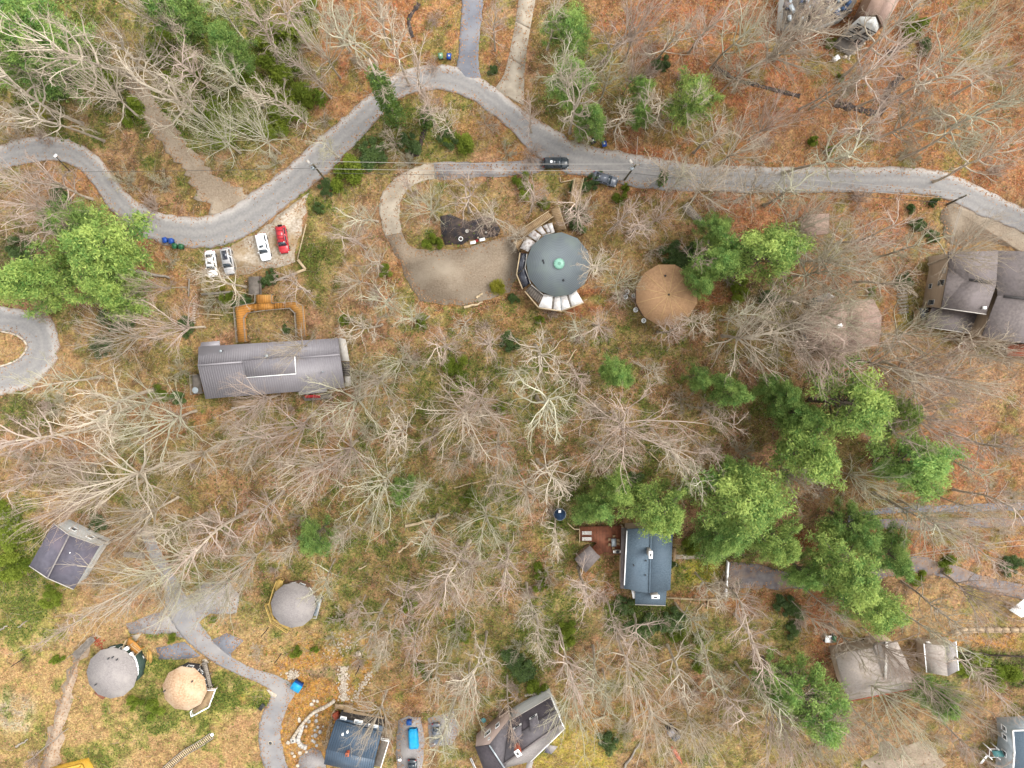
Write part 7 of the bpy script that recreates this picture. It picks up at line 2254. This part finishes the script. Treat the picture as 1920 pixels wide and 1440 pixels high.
LOOKS = {'broad': ('broad pale bare tree', 'wide-crowned bare tree', 'spreading grey bare tree'), 'vase': ('fan-shaped bare tree', 'upswept bare tree', 'many-limbed bare tree'),
         'fine': ('fine-twigged bare tree', 'hazy pinkish bare tree', 'slender twiggy bare tree'), 'high': ('tall bare tree with a long trunk', 'tall bare tree with a high crown', 'leaning-looking tall bare tree')}
B, V_, Fi, Hi = 'broad', 'vase', 'fine', 'high'
TREES = [
    # top left
    (110, 55, 90, Hi), (205, 85, 85, B), (290, 165, 105, B), (20, 170, 75, Hi), (265, 15, 60, V_), (435, 150, 70, B), (512, 170, 55, B), (470, 35, 60, Fi), (35, 400, 75, V_), (75, 345, 65, B), (15, 320, 60, Fi), (150, 160, 70, V_),
    (525, 15, 55, Hi), (620, 35, 50, Fi), (665, 40, 55, Hi), (735, 85, 55, Hi), (775, 125, 55, Fi), (800, 190, 45, Fi), (562, 105, 40, Fi), (545, 200, 38, B), (600, 262, 36, Fi), (345, 120, 60, Fi), (375, 240, 55, V_), (60, 205, 60, Hi),
    (585, 140, 36, Fi), (700, 20, 50, Fi), (835, 215, 42, B), (20, 90, 60, V_), (405, 20, 50, Fi), (100, 420, 50, Fi),
    # top middle
    (925, 40, 40, Fi), (1060, 105, 72, B), (1085, 195, 78, B), (1035, 30, 50, Fi), (1150, 60, 65, B), (1205, 35, 60, V_), (1262, 55, 60, B), (1235, 195, 58, B), (1140, 150, 45, Fi), (1390, 55, 80, B), (1475, 55, 85, V_), (1400, 120, 50, B),
    (1330, 40, 55, Fi), (1525, 40, 70, B), (1175, 205, 50, B), (1000, 210, 34, Fi),
    # top right
    (1625, 130, 70, Hi), (1560, 275, 70, Hi), (1700, 55, 75, Hi), (1785, 125, 75, Hi), (1855, 55, 70, V_), (1640, 235, 65, Hi), (1735, 215, 65, B), (1805, 250, 65, Hi), (1885, 190, 65, B), (1875, 300, 55, Hi), (1405, 265, 70, V_), (1345, 245, 55, Fi),
    (1465, 215, 50, V_), (1350, 340, 75, V_), (1430, 350, 62, B), (1500, 355, 65, Fi), (1690, 150, 60, Fi), (1900, 120, 60, Fi), (1560, 160, 50, Fi), (1290, 330, 40, Fi),
    # middle band
    (870, 372, 62, B), (800, 385, 50, V_), (925, 395, 50, B), (1000, 372, 42, Fi), (770, 365, 40, Fi), (965, 440, 36, Fi), (680, 395, 48, Fi), (655, 450, 50, Fi), (690, 490, 55, B), (700, 555, 60, B), (685, 610, 62, B), (540, 655, 46, V_),
    (540, 540, 46, B), (395, 530, 58, B), (300, 615, 58, V_), (205, 640, 65, V_), (165, 755, 75, Hi), (265, 800, 80, V_), (55, 830, 80, Hi), (195, 915, 105, V_), (110, 955, 75, V_), (235, 985, 75, V_), (385, 1015, 88, Fi), (320, 1005, 60, Fi),
    (300, 1085, 85, V_), (225, 1125, 85, V_), (535, 800, 75, V_), (450, 845, 75, V_), (640, 765, 72, V_), (690, 715, 60, V_), (740, 825, 80, B), (620, 865, 80, V_), (560, 905, 82, V_), (700, 925, 80, V_), (860, 790, 85, V_), (905, 750, 65, V_),
    (930, 845, 60, V_), (790, 930, 48, B), (805, 1005, 50, Fi), (905, 1000, 60, V_), (870, 1070, 72, Fi), (950, 1070, 65, Fi), (985, 945, 58, V_), (1015, 770, 85, Hi), (1010, 655, 82, B), (1015, 905, 70, Hi), (1180, 800, 105, V_), (1130, 860, 60, V_),
    (1255, 830, 60, Fi), (1295, 885, 62, Fi), (1360, 790, 40, Fi), (1205, 415, 58, Fi), (1130, 492, 58, Fi), (1175, 530, 42, V_), (1090, 605, 40, Fi), (1130, 610, 42, Fi), (1265, 625, 48, Fi), (1310, 590, 42, Fi), (1420, 635, 88, V_), (1400, 600, 50, Fi),
    (1540, 640, 75, V_), (1590, 470, 90, V_), (1570, 505, 80, V_), (1645, 440, 62, Fi), (1700, 685, 88, V_), (1765, 690, 80, V_), (1860, 480, 72, V_), (1750, 630, 62, V_), (1850, 720, 72, V_), (1780, 780, 80, V_), (1885, 840, 65, Fi), (1320, 470, 40, B),
    (1530, 560, 60, V_), (1585, 590, 70, V_), (1515, 605, 85, V_), (1600, 650, 80, V_), (1535, 425, 72, V_), (1530, 25, 90, B), (1680, 520, 60, Fi), (1720, 470, 50, Fi), (1870, 640, 60, B), (760, 600, 46, B), (830, 660, 50, Fi), (870, 600, 40, B), (1090, 705, 44, Fi), (1220, 690, 40, Fi), (730, 680, 45, V_), (100, 720, 60, Fi),
    (330, 870, 55, V_), (40, 900, 60, Fi), (460, 760, 55, V_), (480, 960, 60, Fi), (640, 1010, 46, Fi), (960, 700, 50, Fi), (920, 640, 46, Fi), (1340, 850, 46, Fi), (1050, 1010, 44, Fi),
    # right, lower
    (1725, 965, 62, Fi), (1800, 990, 70, V_), (1655, 920, 48, V_), (1500, 905, 50, V_), (1885, 955, 60, Fi), (1850, 1030, 62, Fi), (1780, 1150, 55, Fi), (1880, 1140, 60, V_), (1840, 880, 55, Fi), (1700, 820, 40, Fi),
    # bottom
    (1100, 1120, 70, Fi), (990, 1150, 60, Fi), (1215, 1215, 68, B), (1290, 1290, 72, B), (1190, 1290, 70, V_), (1130, 1285, 62, Fi), (1090, 1350, 72, V_), (1240, 1395, 60, V_), (1345, 1130, 52, B), (1400, 1150, 60, Fi), (1430, 1220, 70, Fi), (1300, 1190, 50, B),
    (700, 1185, 60, B), (745, 1145, 58, B), (830, 1120, 70, V_), (890, 1105, 72, V_), (720, 1215, 50, Fi), (810, 1290, 60, B), (870, 1335, 60, V_), (905, 1275, 70, Hi), (695, 1385, 58, V_), (840, 1390, 60, Fi), (1490, 1390, 80, V_), (1600, 1390, 70, V_),
    (1380, 1345, 60, Fi), (1700, 1360, 62, V_), (1790, 1330, 58, V_), (1870, 1290, 58, Fi), (1625, 1235, 55, B), (1700, 1250, 48, V_), (1010, 1215, 50, Fi), (1350, 1260, 52, Fi), (770, 1220, 46, Fi), (950, 1340, 44, Fi), (1560, 1150, 40, Fi), (1430, 1320, 60, Fi),
    (1320, 1400, 55, V_), (1160, 1190, 46, Fi), (105, 1195, 40, Fi), (380, 1130, 60, V_), (440, 1080, 60, V_), (530, 1040, 48, Fi), (1060, 1260, 60, Hi), (1660, 1400, 50, Fi), (1840, 1420, 46, Fi), (590, 1100, 44, B),
]
rt = random.Random(3)
_m = 0
_occ = [(t[0], t[1], t[2]) for t in TREES]
while _m < 24:
    _x, _y = rt.uniform(20, 1900), rt.uniform(30, 1400)
    if (_x < 520 and _y > 1130) or (560 < _x < 960 and 90 < _y < 330) or any(math.hypot(_x - a, _y - b) < c * .62 for a, b, c in _occ):
        continue
    if any(inside(p, np.array([_x]), np.array([_y]))[0] for p in HARD + ROOFS + [LOOP, EAST_DRIVE]) or (1060 < _x < 1380 and 990 < _y < 1140) or (380 < _x < 600 and 380 < _y < 520):
        continue
    _r = rt.uniform(32, 58)
    TREES.append((_x, _y, _r, rt.choice([Fi, Fi, B, V_])))
    _occ.append((_x, _y, _r))
    _m += 1
cnt = {}
for (x, y, r, stl) in TREES:
    k = cnt.get(stl, 0)
    cnt[stl] = k + 1
    h = (min(27.5, 16.5 + r * .115) if stl in (V_, Hi) else min(25.0, 13.0 + r * .12)) * rt.uniform(.93, 1.07)
    zc = h * (.74 if stl != Hi else .8)
    q = P(x, y, zc)
    R = r / FPX * (CAM_H - zc)
    lab = where(x, y, LOOKS[stl][k % 3])
    put(stl, k, 'bare_tree', lab, 'tree', q.x, q.y, R / (8.6 if stl in (B, V_) else 7.6) * rt.uniform(.95, 1.08), h / 20.0, rt.uniform(0, 6.28), 'bare trees of the hillside woodland')

PINES = [
    (178, 470, 86, 'pine', 'largest bright green pine beside the hairpin curve'), (82, 525, 82, 'pine', 'bright green pine crown overhanging the turning loop'), (205, 545, 62, 'pine', 'lower right crown of the pine pair near the hairpin'),
    (130, 430, 48, 'deep', 'upper crown behind the hairpin pines'),
    (1440, 487, 76, 'pine', 'big round light green pine right of the brown cone roof'), (1340, 487, 52, 'deep', 'feathery green pine leaning over the brown cone roof'), (1345, 435, 34, 'deep', 'small deep green pine above the brown cone roof pines'), (1322, 530, 34, 'deep', 'low green pine touching the brown cone roof'),
    (1153, 695, 36, 'deep', 'lone small bright pine in the thicket between the two round houses and the woods'),
    (1312, 712, 26, 'deep', 'small dull pine left of the pine row above the big pines'), (1372, 735, 38, 'deep', 'left pine of the short pine row above the big pines'), (1455, 740, 44, 'deep', 'right pine of the short pine row above the big pines'),
    (1585, 765, 88, 'pine', 'largest light pine of the right-hand pine stand'), (1525, 835, 78, 'pine', 'pine at the lower left of the right-hand pine stand'), (1672, 780, 46, 'pine', 'yellow-tipped pine at the right end of the pine stand'), (1500, 770, 46, 'deep', 'pine at the left shoulder of the right-hand pine stand'),
    (1722, 878, 78, 'deep', 'deep green pine standing apart on the rust leaf litter above the woodland lane'),
    (1152, 920, 47, 'pine', 'yellow-tipped pine over the red deck'), (1248, 948, 66, 'pine', 'light green pine over the top end of the slate-blue roof'), (1110, 955, 40, 'deep', 'dull green pine left of the red deck pines'),
    (1400, 955, 92, 'pine', 'largest pine right of the slate-blue roofed house'), (1365, 1000, 55, 'deep', 'deep green pine between the lawn and the largest lower pine'), (1465, 1005, 56, 'pine', 'pine at the gravel pad end of the lower pine group'), (1372, 890, 40, 'deep', 'feathery pine top above the lower pine group'),
    (1592, 1050, 76, 'pine', 'yellow-green pine over the low lane'), (1675, 1035, 50, 'deep', 'grey-green pine right of the yellow-green pine on the low lane'), (1600, 985, 50, 'deep', 'dim green pine beside the left end of the woodland lane'), (1510, 1075, 38, 'deep', 'small deep pine at the gravel pad on the low lane'),
    (1637, 1150, 64, 'pine', 'light pine just above the taupe shingled house'), (1520, 1315, 72, 'deep', 'dense green pine with yellow tips left of the taupe shingled house'), (1465, 1280, 44, 'deep', 'dim green pine behind the dense pine by the taupe house'), (1755, 1318, 42, 'deep', 'green pine below the taupe garage'),
    (1078, 150, 48, 'deep', 'hazy green pine under bare branches above the road near the concrete drive'), (1065, 55, 44, 'deep', 'hazy green pine at the top edge right of the concrete drive'), (1302, 190, 54, 'pine', 'bright green pine above the right part of the road'), (1112, 225, 36, 'deep', 'dim pine close above the road'), (1198, 165, 26, 'deep', 'small dim pine left of the bright pine above the road'), (1203, 215, 26, 'deep', 'small low pine just above the road left of the bright pine'),
    (70, 50, 78, 'deep', 'light green pine at the top left corner'), (70, 120, 66, 'deep', 'green pine at the left edge below the corner pine'), (325, 18, 56, 'deep', 'light green pine at the top edge above the biggest bare crown'), (430, 92, 46, 'deep', 'green pine right of the biggest bare crown'), (525, 95, 48, 'moss', 'mossy evergreen bush mass nearest the top leaf slope'),
    (20, 1000, 50, 'moss', 'bright green shrub mass at the left edge above the purple-grey house'), (25, 1060, 40, 'moss', 'bright green shrub mass at the left edge beside the purple-grey house'), (592, 1005, 36, 'deep', 'bright green lone pine above the straw lot'), (755, 915, 26, 'deep', 'small faded pine in the middle of the bare woodland'),
    (640, 600, 16, 'moss', 'small olive bush right of the boardwalk'),
]
PG = {'pine': 'evergreen pines', 'deep': 'evergreen pines', 'moss': 'mossy evergreen bushes'}
for i, (x, y, r, key, lab) in enumerate(PINES):
    if key == 'moss':
        R = r / FPX * (CAM_H - 2)
        q = P(x, y, 2.0)
        put(key, i, 'evergreen_bush', lab, 'bush', q.x, q.y, R / 2.9, min(1.6, R / 3.0), rt.uniform(0, 6.28), PG[key])
        continue
    h = min(24.0, 7.5 + r * .17) * rt.uniform(.95, 1.05)
    zc = h * .62
    q = P(x, y, zc)
    R = 1.2 * r / FPX * (CAM_H - zc)
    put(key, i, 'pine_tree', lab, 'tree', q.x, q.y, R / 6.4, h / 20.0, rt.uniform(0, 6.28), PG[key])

BUSH = [
    (380, 190, 46, 'moss'), (440, 220, 46, 'moss'), (560, 180, 48, 'moss'), (412, 248, 26, 'moss'), (350, 130, 40, 'moss'), (475, 165, 34, 'moss'), (160, 110, 46, 'moss'), (200, 150, 36, 'moss'), (60, 95, 40, 'moss'), (300, 100, 34, 'moss'), (520, 220, 34, 'moss'), (250, 200, 30, 'moss'),
    (575, 25, 26, 'moss'), (110, 165, 30, 'holly'), (540, 80, 36, 'moss'), (470, 240, 26, 'moss'), (560, 30, 20, 'moss'),
    (1240, 118, 17, 'holly'), (925, 127, 11, 'holly'), (1080, 410, 27, 'holly'), (1268, 482, 30, 'holly'), (1300, 470, 22, 'holly'), (980, 345, 22, 'moss'), (658, 318, 40, 'moss'), (690, 300, 26, 'holly'), (700, 280, 24, 'holly'), (770, 270, 22, 'holly'), (870, 268, 30, 'moss'), (840, 255, 22, 'holly'), (610, 350, 16, 'holly'),
    (345, 607, 20, 'holly'), (220, 600, 34, 'holly'), (190, 650, 22, 'holly'), (455, 565, 18, 'holly'), (424, 560, 14, 'moss'), (1697, 527, 16, 'holly'), (1713, 388, 10, 'holly'), (1754, 440, 14, 'holly'), (1755, 378, 9, 'holly'), (1730, 420, 16, 'holly'), (30, 470, 26, 'holly'), (110, 375, 26, 'holly'),
    (95, 1120, 22, 'moss'), (110, 1090, 16, 'moss'), (180, 980, 18, 'holly'), (300, 740, 18, 'moss'), (330, 745, 16, 'holly'), (1180, 905, 26, 'holly'), (1215, 1175, 34, 'holly'), (1170, 1140, 22, 'holly'), (1260, 1165, 26, 'holly'), (1262, 1062, 9, 'holly'), (1058, 1200, 24, 'moss'), (1065, 1180, 16, 'moss'),
    (985, 1260, 30, 'holly'), (1000, 1290, 24, 'moss'), (960, 1235, 22, 'holly'), (1010, 1070, 16, 'moss'), (1016, 1100, 14, 'moss'), (1140, 1395, 22, 'holly'), (1310, 1205, 18, 'moss'), (1270, 1195, 22, 'moss'), (1480, 1140, 26, 'holly'), (1490, 1180, 20, 'holly'), (1830, 1250, 30, 'moss'), (1890, 1265, 30, 'moss'), (1720, 1290, 22, 'moss'),
    (1720, 1090, 20, 'moss'), (1900, 1060, 22, 'holly'), (1780, 1055, 18, 'moss'), (1020, 380, 12, 'moss'), (1105, 345, 18, 'holly'), (1125, 330, 15, 'holly'), (1160, 372, 14, 'moss'), (1080, 350, 14, 'holly'), (800, 455, 16, 'moss'), (820, 450, 14, 'moss'), (720, 505, 14, 'moss'), (790, 605, 14, 'moss'), (1310, 1250, 20, 'moss'), (955, 640, 20, 'holly'),
    (850, 690, 26, 'moss'), (870, 720, 22, 'moss'), (940, 770, 16, 'moss'), (535, 620, 10, 'holly'), (880, 930, 18, 'moss'), (770, 1140, 14, 'moss'), (765, 1185, 16, 'moss'), (625, 1165, 10, 'moss'), (640, 1160, 9, 'moss'), (555, 1225, 12, 'moss'), (590, 1222, 9, 'moss'), (317, 1200, 10, 'moss'), (285, 1330, 20, 'moss'), (250, 1320, 16, 'moss'), (100, 1240, 14, 'moss'), (395, 1165, 8, 'moss'),
    (1560, 80, 10, 'moss'), (1720, 50, 24, 'moss'), (1740, 80, 16, 'holly'), (1525, 265, 12, 'moss'), (1560, 278, 10, 'moss'), (1580, 143, 8, 'moss'), (1390, 1000, 30, 'holly'), (1300, 1020, 22, 'moss'), (1440, 560, 20, 'holly'), (1385, 540, 24, 'moss'), (1400, 470, 20, 'holly'), (1640, 545, 10, 'moss'), (785, 1255, 14, 'moss'), (800, 1270, 10, 'holly'), (870, 1195, 20, 'moss'), (760, 1140, 12, 'moss'),
    (505, 520, 15, 'holly'), (490, 530, 12, 'holly'), (595, 390, 12, 'holly'), (1175, 350, 10, 'moss'), (960, 560, 12, 'holly'), (1010, 600, 10, 'moss'),
]
BL = {'moss': ('mossy green bush', 'olive green bush', 'bright green shrub'), 'holly': ('dark green evergreen bush', 'glossy dark shrub', 'deep green holly-like bush')}
for i, (x, y, r, key) in enumerate(BUSH):
    R = r / FPX * (CAM_H - 1.2)
    q = P(x, y, 1.2)
    put(key, i, 'bush', where(x, y, BL[key][i % 3]), 'bush', q.x, q.y, R / 2.9, min(1.3, .35 + R / 4.5), rt.uniform(0, 6.28), {'moss': 'mossy green bushes', 'holly': 'dark evergreen bushes'}[key])
for x, y, r, key, lab in ((932, 537, 19, 'yellow', 'rounded bright yellow-green bush at the corner of the gravel yard'), (80, 215, 20, 'yellow', 'yellow-leaved small tree above the left road curve'), (965, 1308, 11, 'gold', 'golden flowering bush above the dormered grey roof'), (946, 1322, 10, 'gold', 'smaller golden flowering bush left of the dormered grey roof'),
                          (1093, 1358, 7, 'gold', 'tiny golden bush below the dormered house among bare stems'), (413, 539, 9, 'yellow', 'small orange-green bush in the terraced garden'), (1205, 1330, 9, 'gold', 'rusty golden bush on the orange clearing near the bottom')):
    R = r / FPX * CAM_H
    q = P(x, y, 1.0)
    put(key, 0, 'bush', lab, 'bush', q.x, q.y, R / 2.9, .35 + R / 4.0, rt.uniform(0, 6), None)

# ------------------------------------------------------------------ ivy-clad tree and stump at the road
def ivy_tree(label, bx, by, tx, ty, h, r, n, limbs=True):
    b, t = P(bx, by), P(tx, ty, h)
    root = thing('ivy_tree', label, 'tree', tuple(b))
    rs = np.random.RandomState(int(bx))
    k = 9
    pts = np.array([[b.x + (t.x - b.x) * i / (k - 1), b.y + (t.y - b.y) * i / (k - 1), -.4 + (h + .4) * i / (k - 1)] for i in range(k)])
    MB().add(*tubes(pts[None], radii(np.array([.4]), .16, k), 8)).build('trunk', M['bark'], root)
    u = rs.rand(n) ** .8 * .8
    c = np.stack([np.interp(u, np.linspace(0, 1, k), pts[:, j]) for j in range(3)], 1)
    a = rs.rand(n) * 6.283
    rr = r * (1.1 - .5 * u) * (.5 + .7 * vnoise(u * 14, a * 1.2)) * np.sqrt(rs.rand(n))
    c += np.stack([rr * np.cos(a), rr * np.sin(a), np.zeros(n)], 1)
    V, F = tris_at(c, 2, .34, rs, .6, .7)
    MB().add(V, F, np.repeat(np.clip(vnoise(u * 20, a * 2) + rs.uniform(-.3, .3, n), 0, 1), 6)).build('ivy', M['ivy_leaf'], root, attr='tint')
    if limbs:
        K = 12
        tt = rs.uniform(.55, 1, K)
        s = np.stack([np.interp(tt, np.linspace(0, 1, k), pts[:, j]) for j in range(3)], 1)
        az = rs.rand(K) * 6.28
        d = np.stack([np.cos(az) * .8, np.sin(az) * .8, np.full(K, .55)], 1)
        p1 = grow(s, d, rs.uniform(2.5, 5, K), 7, .2, .04, rs)
        r1 = radii(np.full(K, .09), .035, 7)
        p2, _ = sprout(p1, r1, 6, .2, 1, (.4, 1), .5, rs, 5, .2, .04)
        p3, _ = sprout(p2, radii(np.full(len(p2), .04), .02, 5), 4, .2, 1, (.4, 1), .5, rs, 3, .2, .04)
        MB().add(*tubes(p1, r1, 5)).add(*tubes(p2, radii(np.full(len(p2), .04), .022, 5), 3)).add(*tubes(p3, radii(np.full(len(p3), .024), .016, 3), 3)).build('crown', M['twig_pale'], root, attr='tint')
ivy_tree('ivy-clad tree leaning across the leafy crest of the road', 745, 226, 690, 108, 26, 2.1, 2600)
ivy_tree('short ivy-covered stump inside the road crest', 803, 232, 797, 200, 9, 1.5, 900, False)
ivy_tree('ivy-covered slim trunk beside the crossarm pole verge', 1238, 345, 1250, 318, 9, .9, 350)

# ------------------------------------------------------------------ thin saplings: nothing in the photo tells them apart
rsap = random.Random(9)
def free(x, y):
    w = np.array([x]), np.array([y])
    return not any(inside(p, *w)[0] for p in HARD + ROOFS + [LOOP, EAST_DRIVE])
spr = []
for k in range(3):
    rs = np.random.RandomState(900 + k)
    K = 13
    az = rs.rand(K) * 6.28
    e = rs.uniform(.5, 1.2, K)
    d = np.stack([np.cos(az) * np.cos(e), np.sin(az) * np.cos(e), np.sin(e)], 1)
    p1 = grow(np.array([[0, 0, -.2]]).repeat(K, 0), d, rs.uniform(2.2, 4.0, K), 7, .14, .02, rs)
    r1 = radii(np.full(K, .04), .02, 7)
    p2, _ = sprout(p1, r1, 8, .25, 1, (.4, 1), .42, rs, 4, .2, .03)
    p3, _ = sprout(p2, radii(np.full(len(p2), .024), .016, 4), 5, .2, 1, (.4, 1), .5, rs, 3, .2, .03)
    spr.append(MB().add(*tubes(p1, r1, 4)).add(*tubes(p2, radii(np.full(len(p2), .022), .015, 4), 3)).add(*tubes(p3, radii(np.full(len(p3), .015), .012, 3), 3)).mesh('sapling', M[['twig_pink', 'twig_pale', 'twig_green'][k]], attr='tint'))
n = 0
while n < 150:
    x, y = rsap.uniform(10, 1910), rsap.uniform(10, 1430)
    if not free(x, y) or (1000 < x and y < 120 and rsap.random() < .5) or (x < 480 and y > 1120 and rsap.random() < .85):
        continue
    q = P(x, y)
    o = bpy.data.objects.new('sapling', spr[n % 3])
    o.location, o.rotation_euler = (q.x, q.y, -.05), (0, 0, rsap.uniform(0, 6.28))
    s = rsap.uniform(.6, 1.25)
    o.scale = (s, s, s * rsap.uniform(.8, 1.2))
    COL.objects.link(o)
    tag(o, where(x, y, ('small bare sapling', 'thin pinkish sapling', 'low twiggy sapling')[n % 3]), 'sapling', 'bare saplings of the woodland floor')
    n += 1

# the woods go on outside the photograph's edges: one mass
wood = bpy.data.objects.new('woodland', None)
COL.objects.link(wood)
kind(wood, 'stuff')
rw = random.Random(15)
n = 0
while n < 95:
    x, y = rw.uniform(-330, 2250), rw.uniform(-260, 1700)
    if -40 < x < 1960 and -40 < y < 1480:
        continue
    q = P(x, y)
    if inside(HARD[0], np.array([x]), np.array([y]))[0] or abs(q.x) > 140 or abs(x - 900) < 130 and y < 0:
        continue
    key = rw.choice(['broad', 'vase', 'fine', 'high', 'high', 'fine', 'deep'])
    ma, mb_, _n = rw.choice(PROTO[key])
    sc = rw.uniform(.7, 1.1)
    az = rw.uniform(0, 6.28)
    for m_, nm_ in ((ma, 'trunk'), (mb_, 'crown')):
        o = bpy.data.objects.new(nm_, m_)
        o.parent, o.location, o.rotation_euler, o.scale = wood, (q.x, q.y, 0), (0, 0, az), (sc, sc, sc * 1.1)
        COL.objects.link(o)
    n += 1

# ================================================================== GROUND COVER nobody could count
inview = (PX > -30) & (PX < 1950) & (PY > -30) & (PY < 1470) & ~ROADMASK & (np.abs(GX) < 119) & (GY > -103) & (GY < 77)
vi = np.where(inview.ravel())[0]
cr_, cg_, cb_ = cover.reshape(-1, 3)[vi].T
xs, ys, zs = GX.ravel()[vi], GY.ravel()[vi], z.ravel()[vi]
def scatter(name, w, n, size, m, rs, flat=.35, lift=.1, asp=.8, attr='tint', nper=1):
    p = w / w.sum()
    k = rs.choice(len(vi), n, p=p)
    c = np.stack([xs[k] + rs.uniform(-.5, .5, n), ys[k] + rs.uniform(-.5, .5, n), zs[k] + rs.uniform(.02, lift, n)], 1)
    a = rs.randn(n, 3)
    a[:, 2] *= flat
    a /= np.linalg.norm(a, axis=1, keepdims=True)
    b = np.cross(a, np.array([0, 0, 1.0]) + rs.randn(n, 3) * flat)
    b /= np.linalg.norm(b, axis=1, keepdims=True)
    s = size * rs.uniform(.5, 1.4, (n, 1))
    V = np.stack([c - a * s * .5, c + b * s * asp * .4, c + a * s * .5, c - b * s * asp * .4], 1).reshape(-1, 3)
    return kind(MB().add(V, np.arange(n * 4).reshape(-1, 4), np.repeat(rs.rand(n), 4)).build(name, m, attr=attr), 'stuff')
rs = np.random.RandomState(21)
green = np.clip((cg_ - cr_ + 14) / 40, 0, 1) ** 1.5 + .004
rust = np.clip((cr_ - cg_ - 10) / 50, 0, 1) + .02
M['litter_leaf'] = mat('dry_leaves', A(134, 94, 66), A(208, 162, 118), attr='tint', rough=.9, spec=.1)
M['straw_leaf'] = mat('pale_dry_grass', A(166, 134, 88), A(226, 196, 140), attr='tint', rough=.9, spec=.1)
M['cover_leaf'] = mat('ground_cover_leaves', A(70, 92, 38), A(142, 156, 70), attr='tint', rough=.8, spec=.15, trans=.25)
scatter('leaf_litter', rust, 90000, .30, M['litter_leaf'], rs, .3, .1)
scatter('undergrowth', green + .02 * MID.ravel()[vi], 80000, .34, M['cover_leaf'], rs, .6, .4)
straw = np.clip((cr_ - 185) / 30, 0, 1) * np.clip((cg_ - 140) / 30, 0, 1) + .003
scatter('dry_grass', straw, 30000, .36, M['straw_leaf'], rs, .5, .16, .3)
# fallen sticks and fine brush
n = 26000
wood = np.clip(1.2 - np.abs(cg_ - cr_ + 35) / 60, .15, 1) * np.where(ys < -35, .8, 1)
wood[(PX.ravel()[vi] < 480) & (PY.ravel()[vi] > 1180)] *= .1
k = rs.choice(len(vi), n, p=wood / wood.sum())
c = np.stack([xs[k] + rs.uniform(-.5, .5, n), ys[k] + rs.uniform(-.5, .5, n), zs[k] + .03], 1)
az = rs.rand(n) * 6.283
el = np.abs(rs.randn(n)) * .55
d = np.stack([np.cos(az) * np.cos(el), np.sin(az) * np.cos(el), np.sin(el)], 1)
p1 = grow(c, d, rs.uniform(.6, 2.4, n), 4, .16, .0, rs)
p1[..., 2] = np.maximum(p1[..., 2], -.15)
kind(MB().add(*tubes(p1, radii(rs.uniform(.014, .034, n), .01, 4), 3)).build('brushwood', M['twig_pink'], attr='tint'), 'stuff')
# leaves that have blown on to the roads and drives
rl = np.random.RandomState(4)
pool = np.where(((ROADMASK.ravel()) & (np.abs(GX.ravel()) < 119) & (GY.ravel() > -103) & (GY.ravel() < 77)))[0]
rm = ROADMASK.astype(float)
edge = np.zeros_like(rm)
for sy, sx in ((3, 0), (-3, 0), (0, 3), (0, -3), (2, 2), (-2, -2), (2, -2), (-2, 2)):
    edge += 1 - np.roll(np.roll(rm, sy, 0), sx, 1)
w = edge.ravel()[pool] + .06
inroof = np.zeros(PX.shape, bool)
for poly in ROOFS:
    inroof |= inside(poly, PX, PY)
w[inroof.ravel()[pool]] = 0
k = rl.choice(pool, 15000, p=w / w.sum())
n = len(k)
c = np.stack([GX.ravel()[k] + rl.uniform(-.5, .5, n), GY.ravel()[k] + rl.uniform(-.5, .5, n), np.full(n, .085)], 1)
a = rl.rand(n) * 6.283
s = rl.uniform(.06, .19, (n, 1))
u_, v_ = np.stack([np.cos(a), np.sin(a), rl.uniform(-.1, .1, n)], 1) * s, np.stack([-np.sin(a), np.cos(a), rl.uniform(-.1, .1, n)], 1) * s * .6
kind(MB().add(np.stack([c - u_, c + v_, c + u_, c - v_], 1).reshape(-1, 3), np.arange(n * 4).reshape(-1, 4), np.repeat(rl.rand(n), 4)).build('blown_leaves', M['litter_leaf'], attr='tint'), 'stuff')
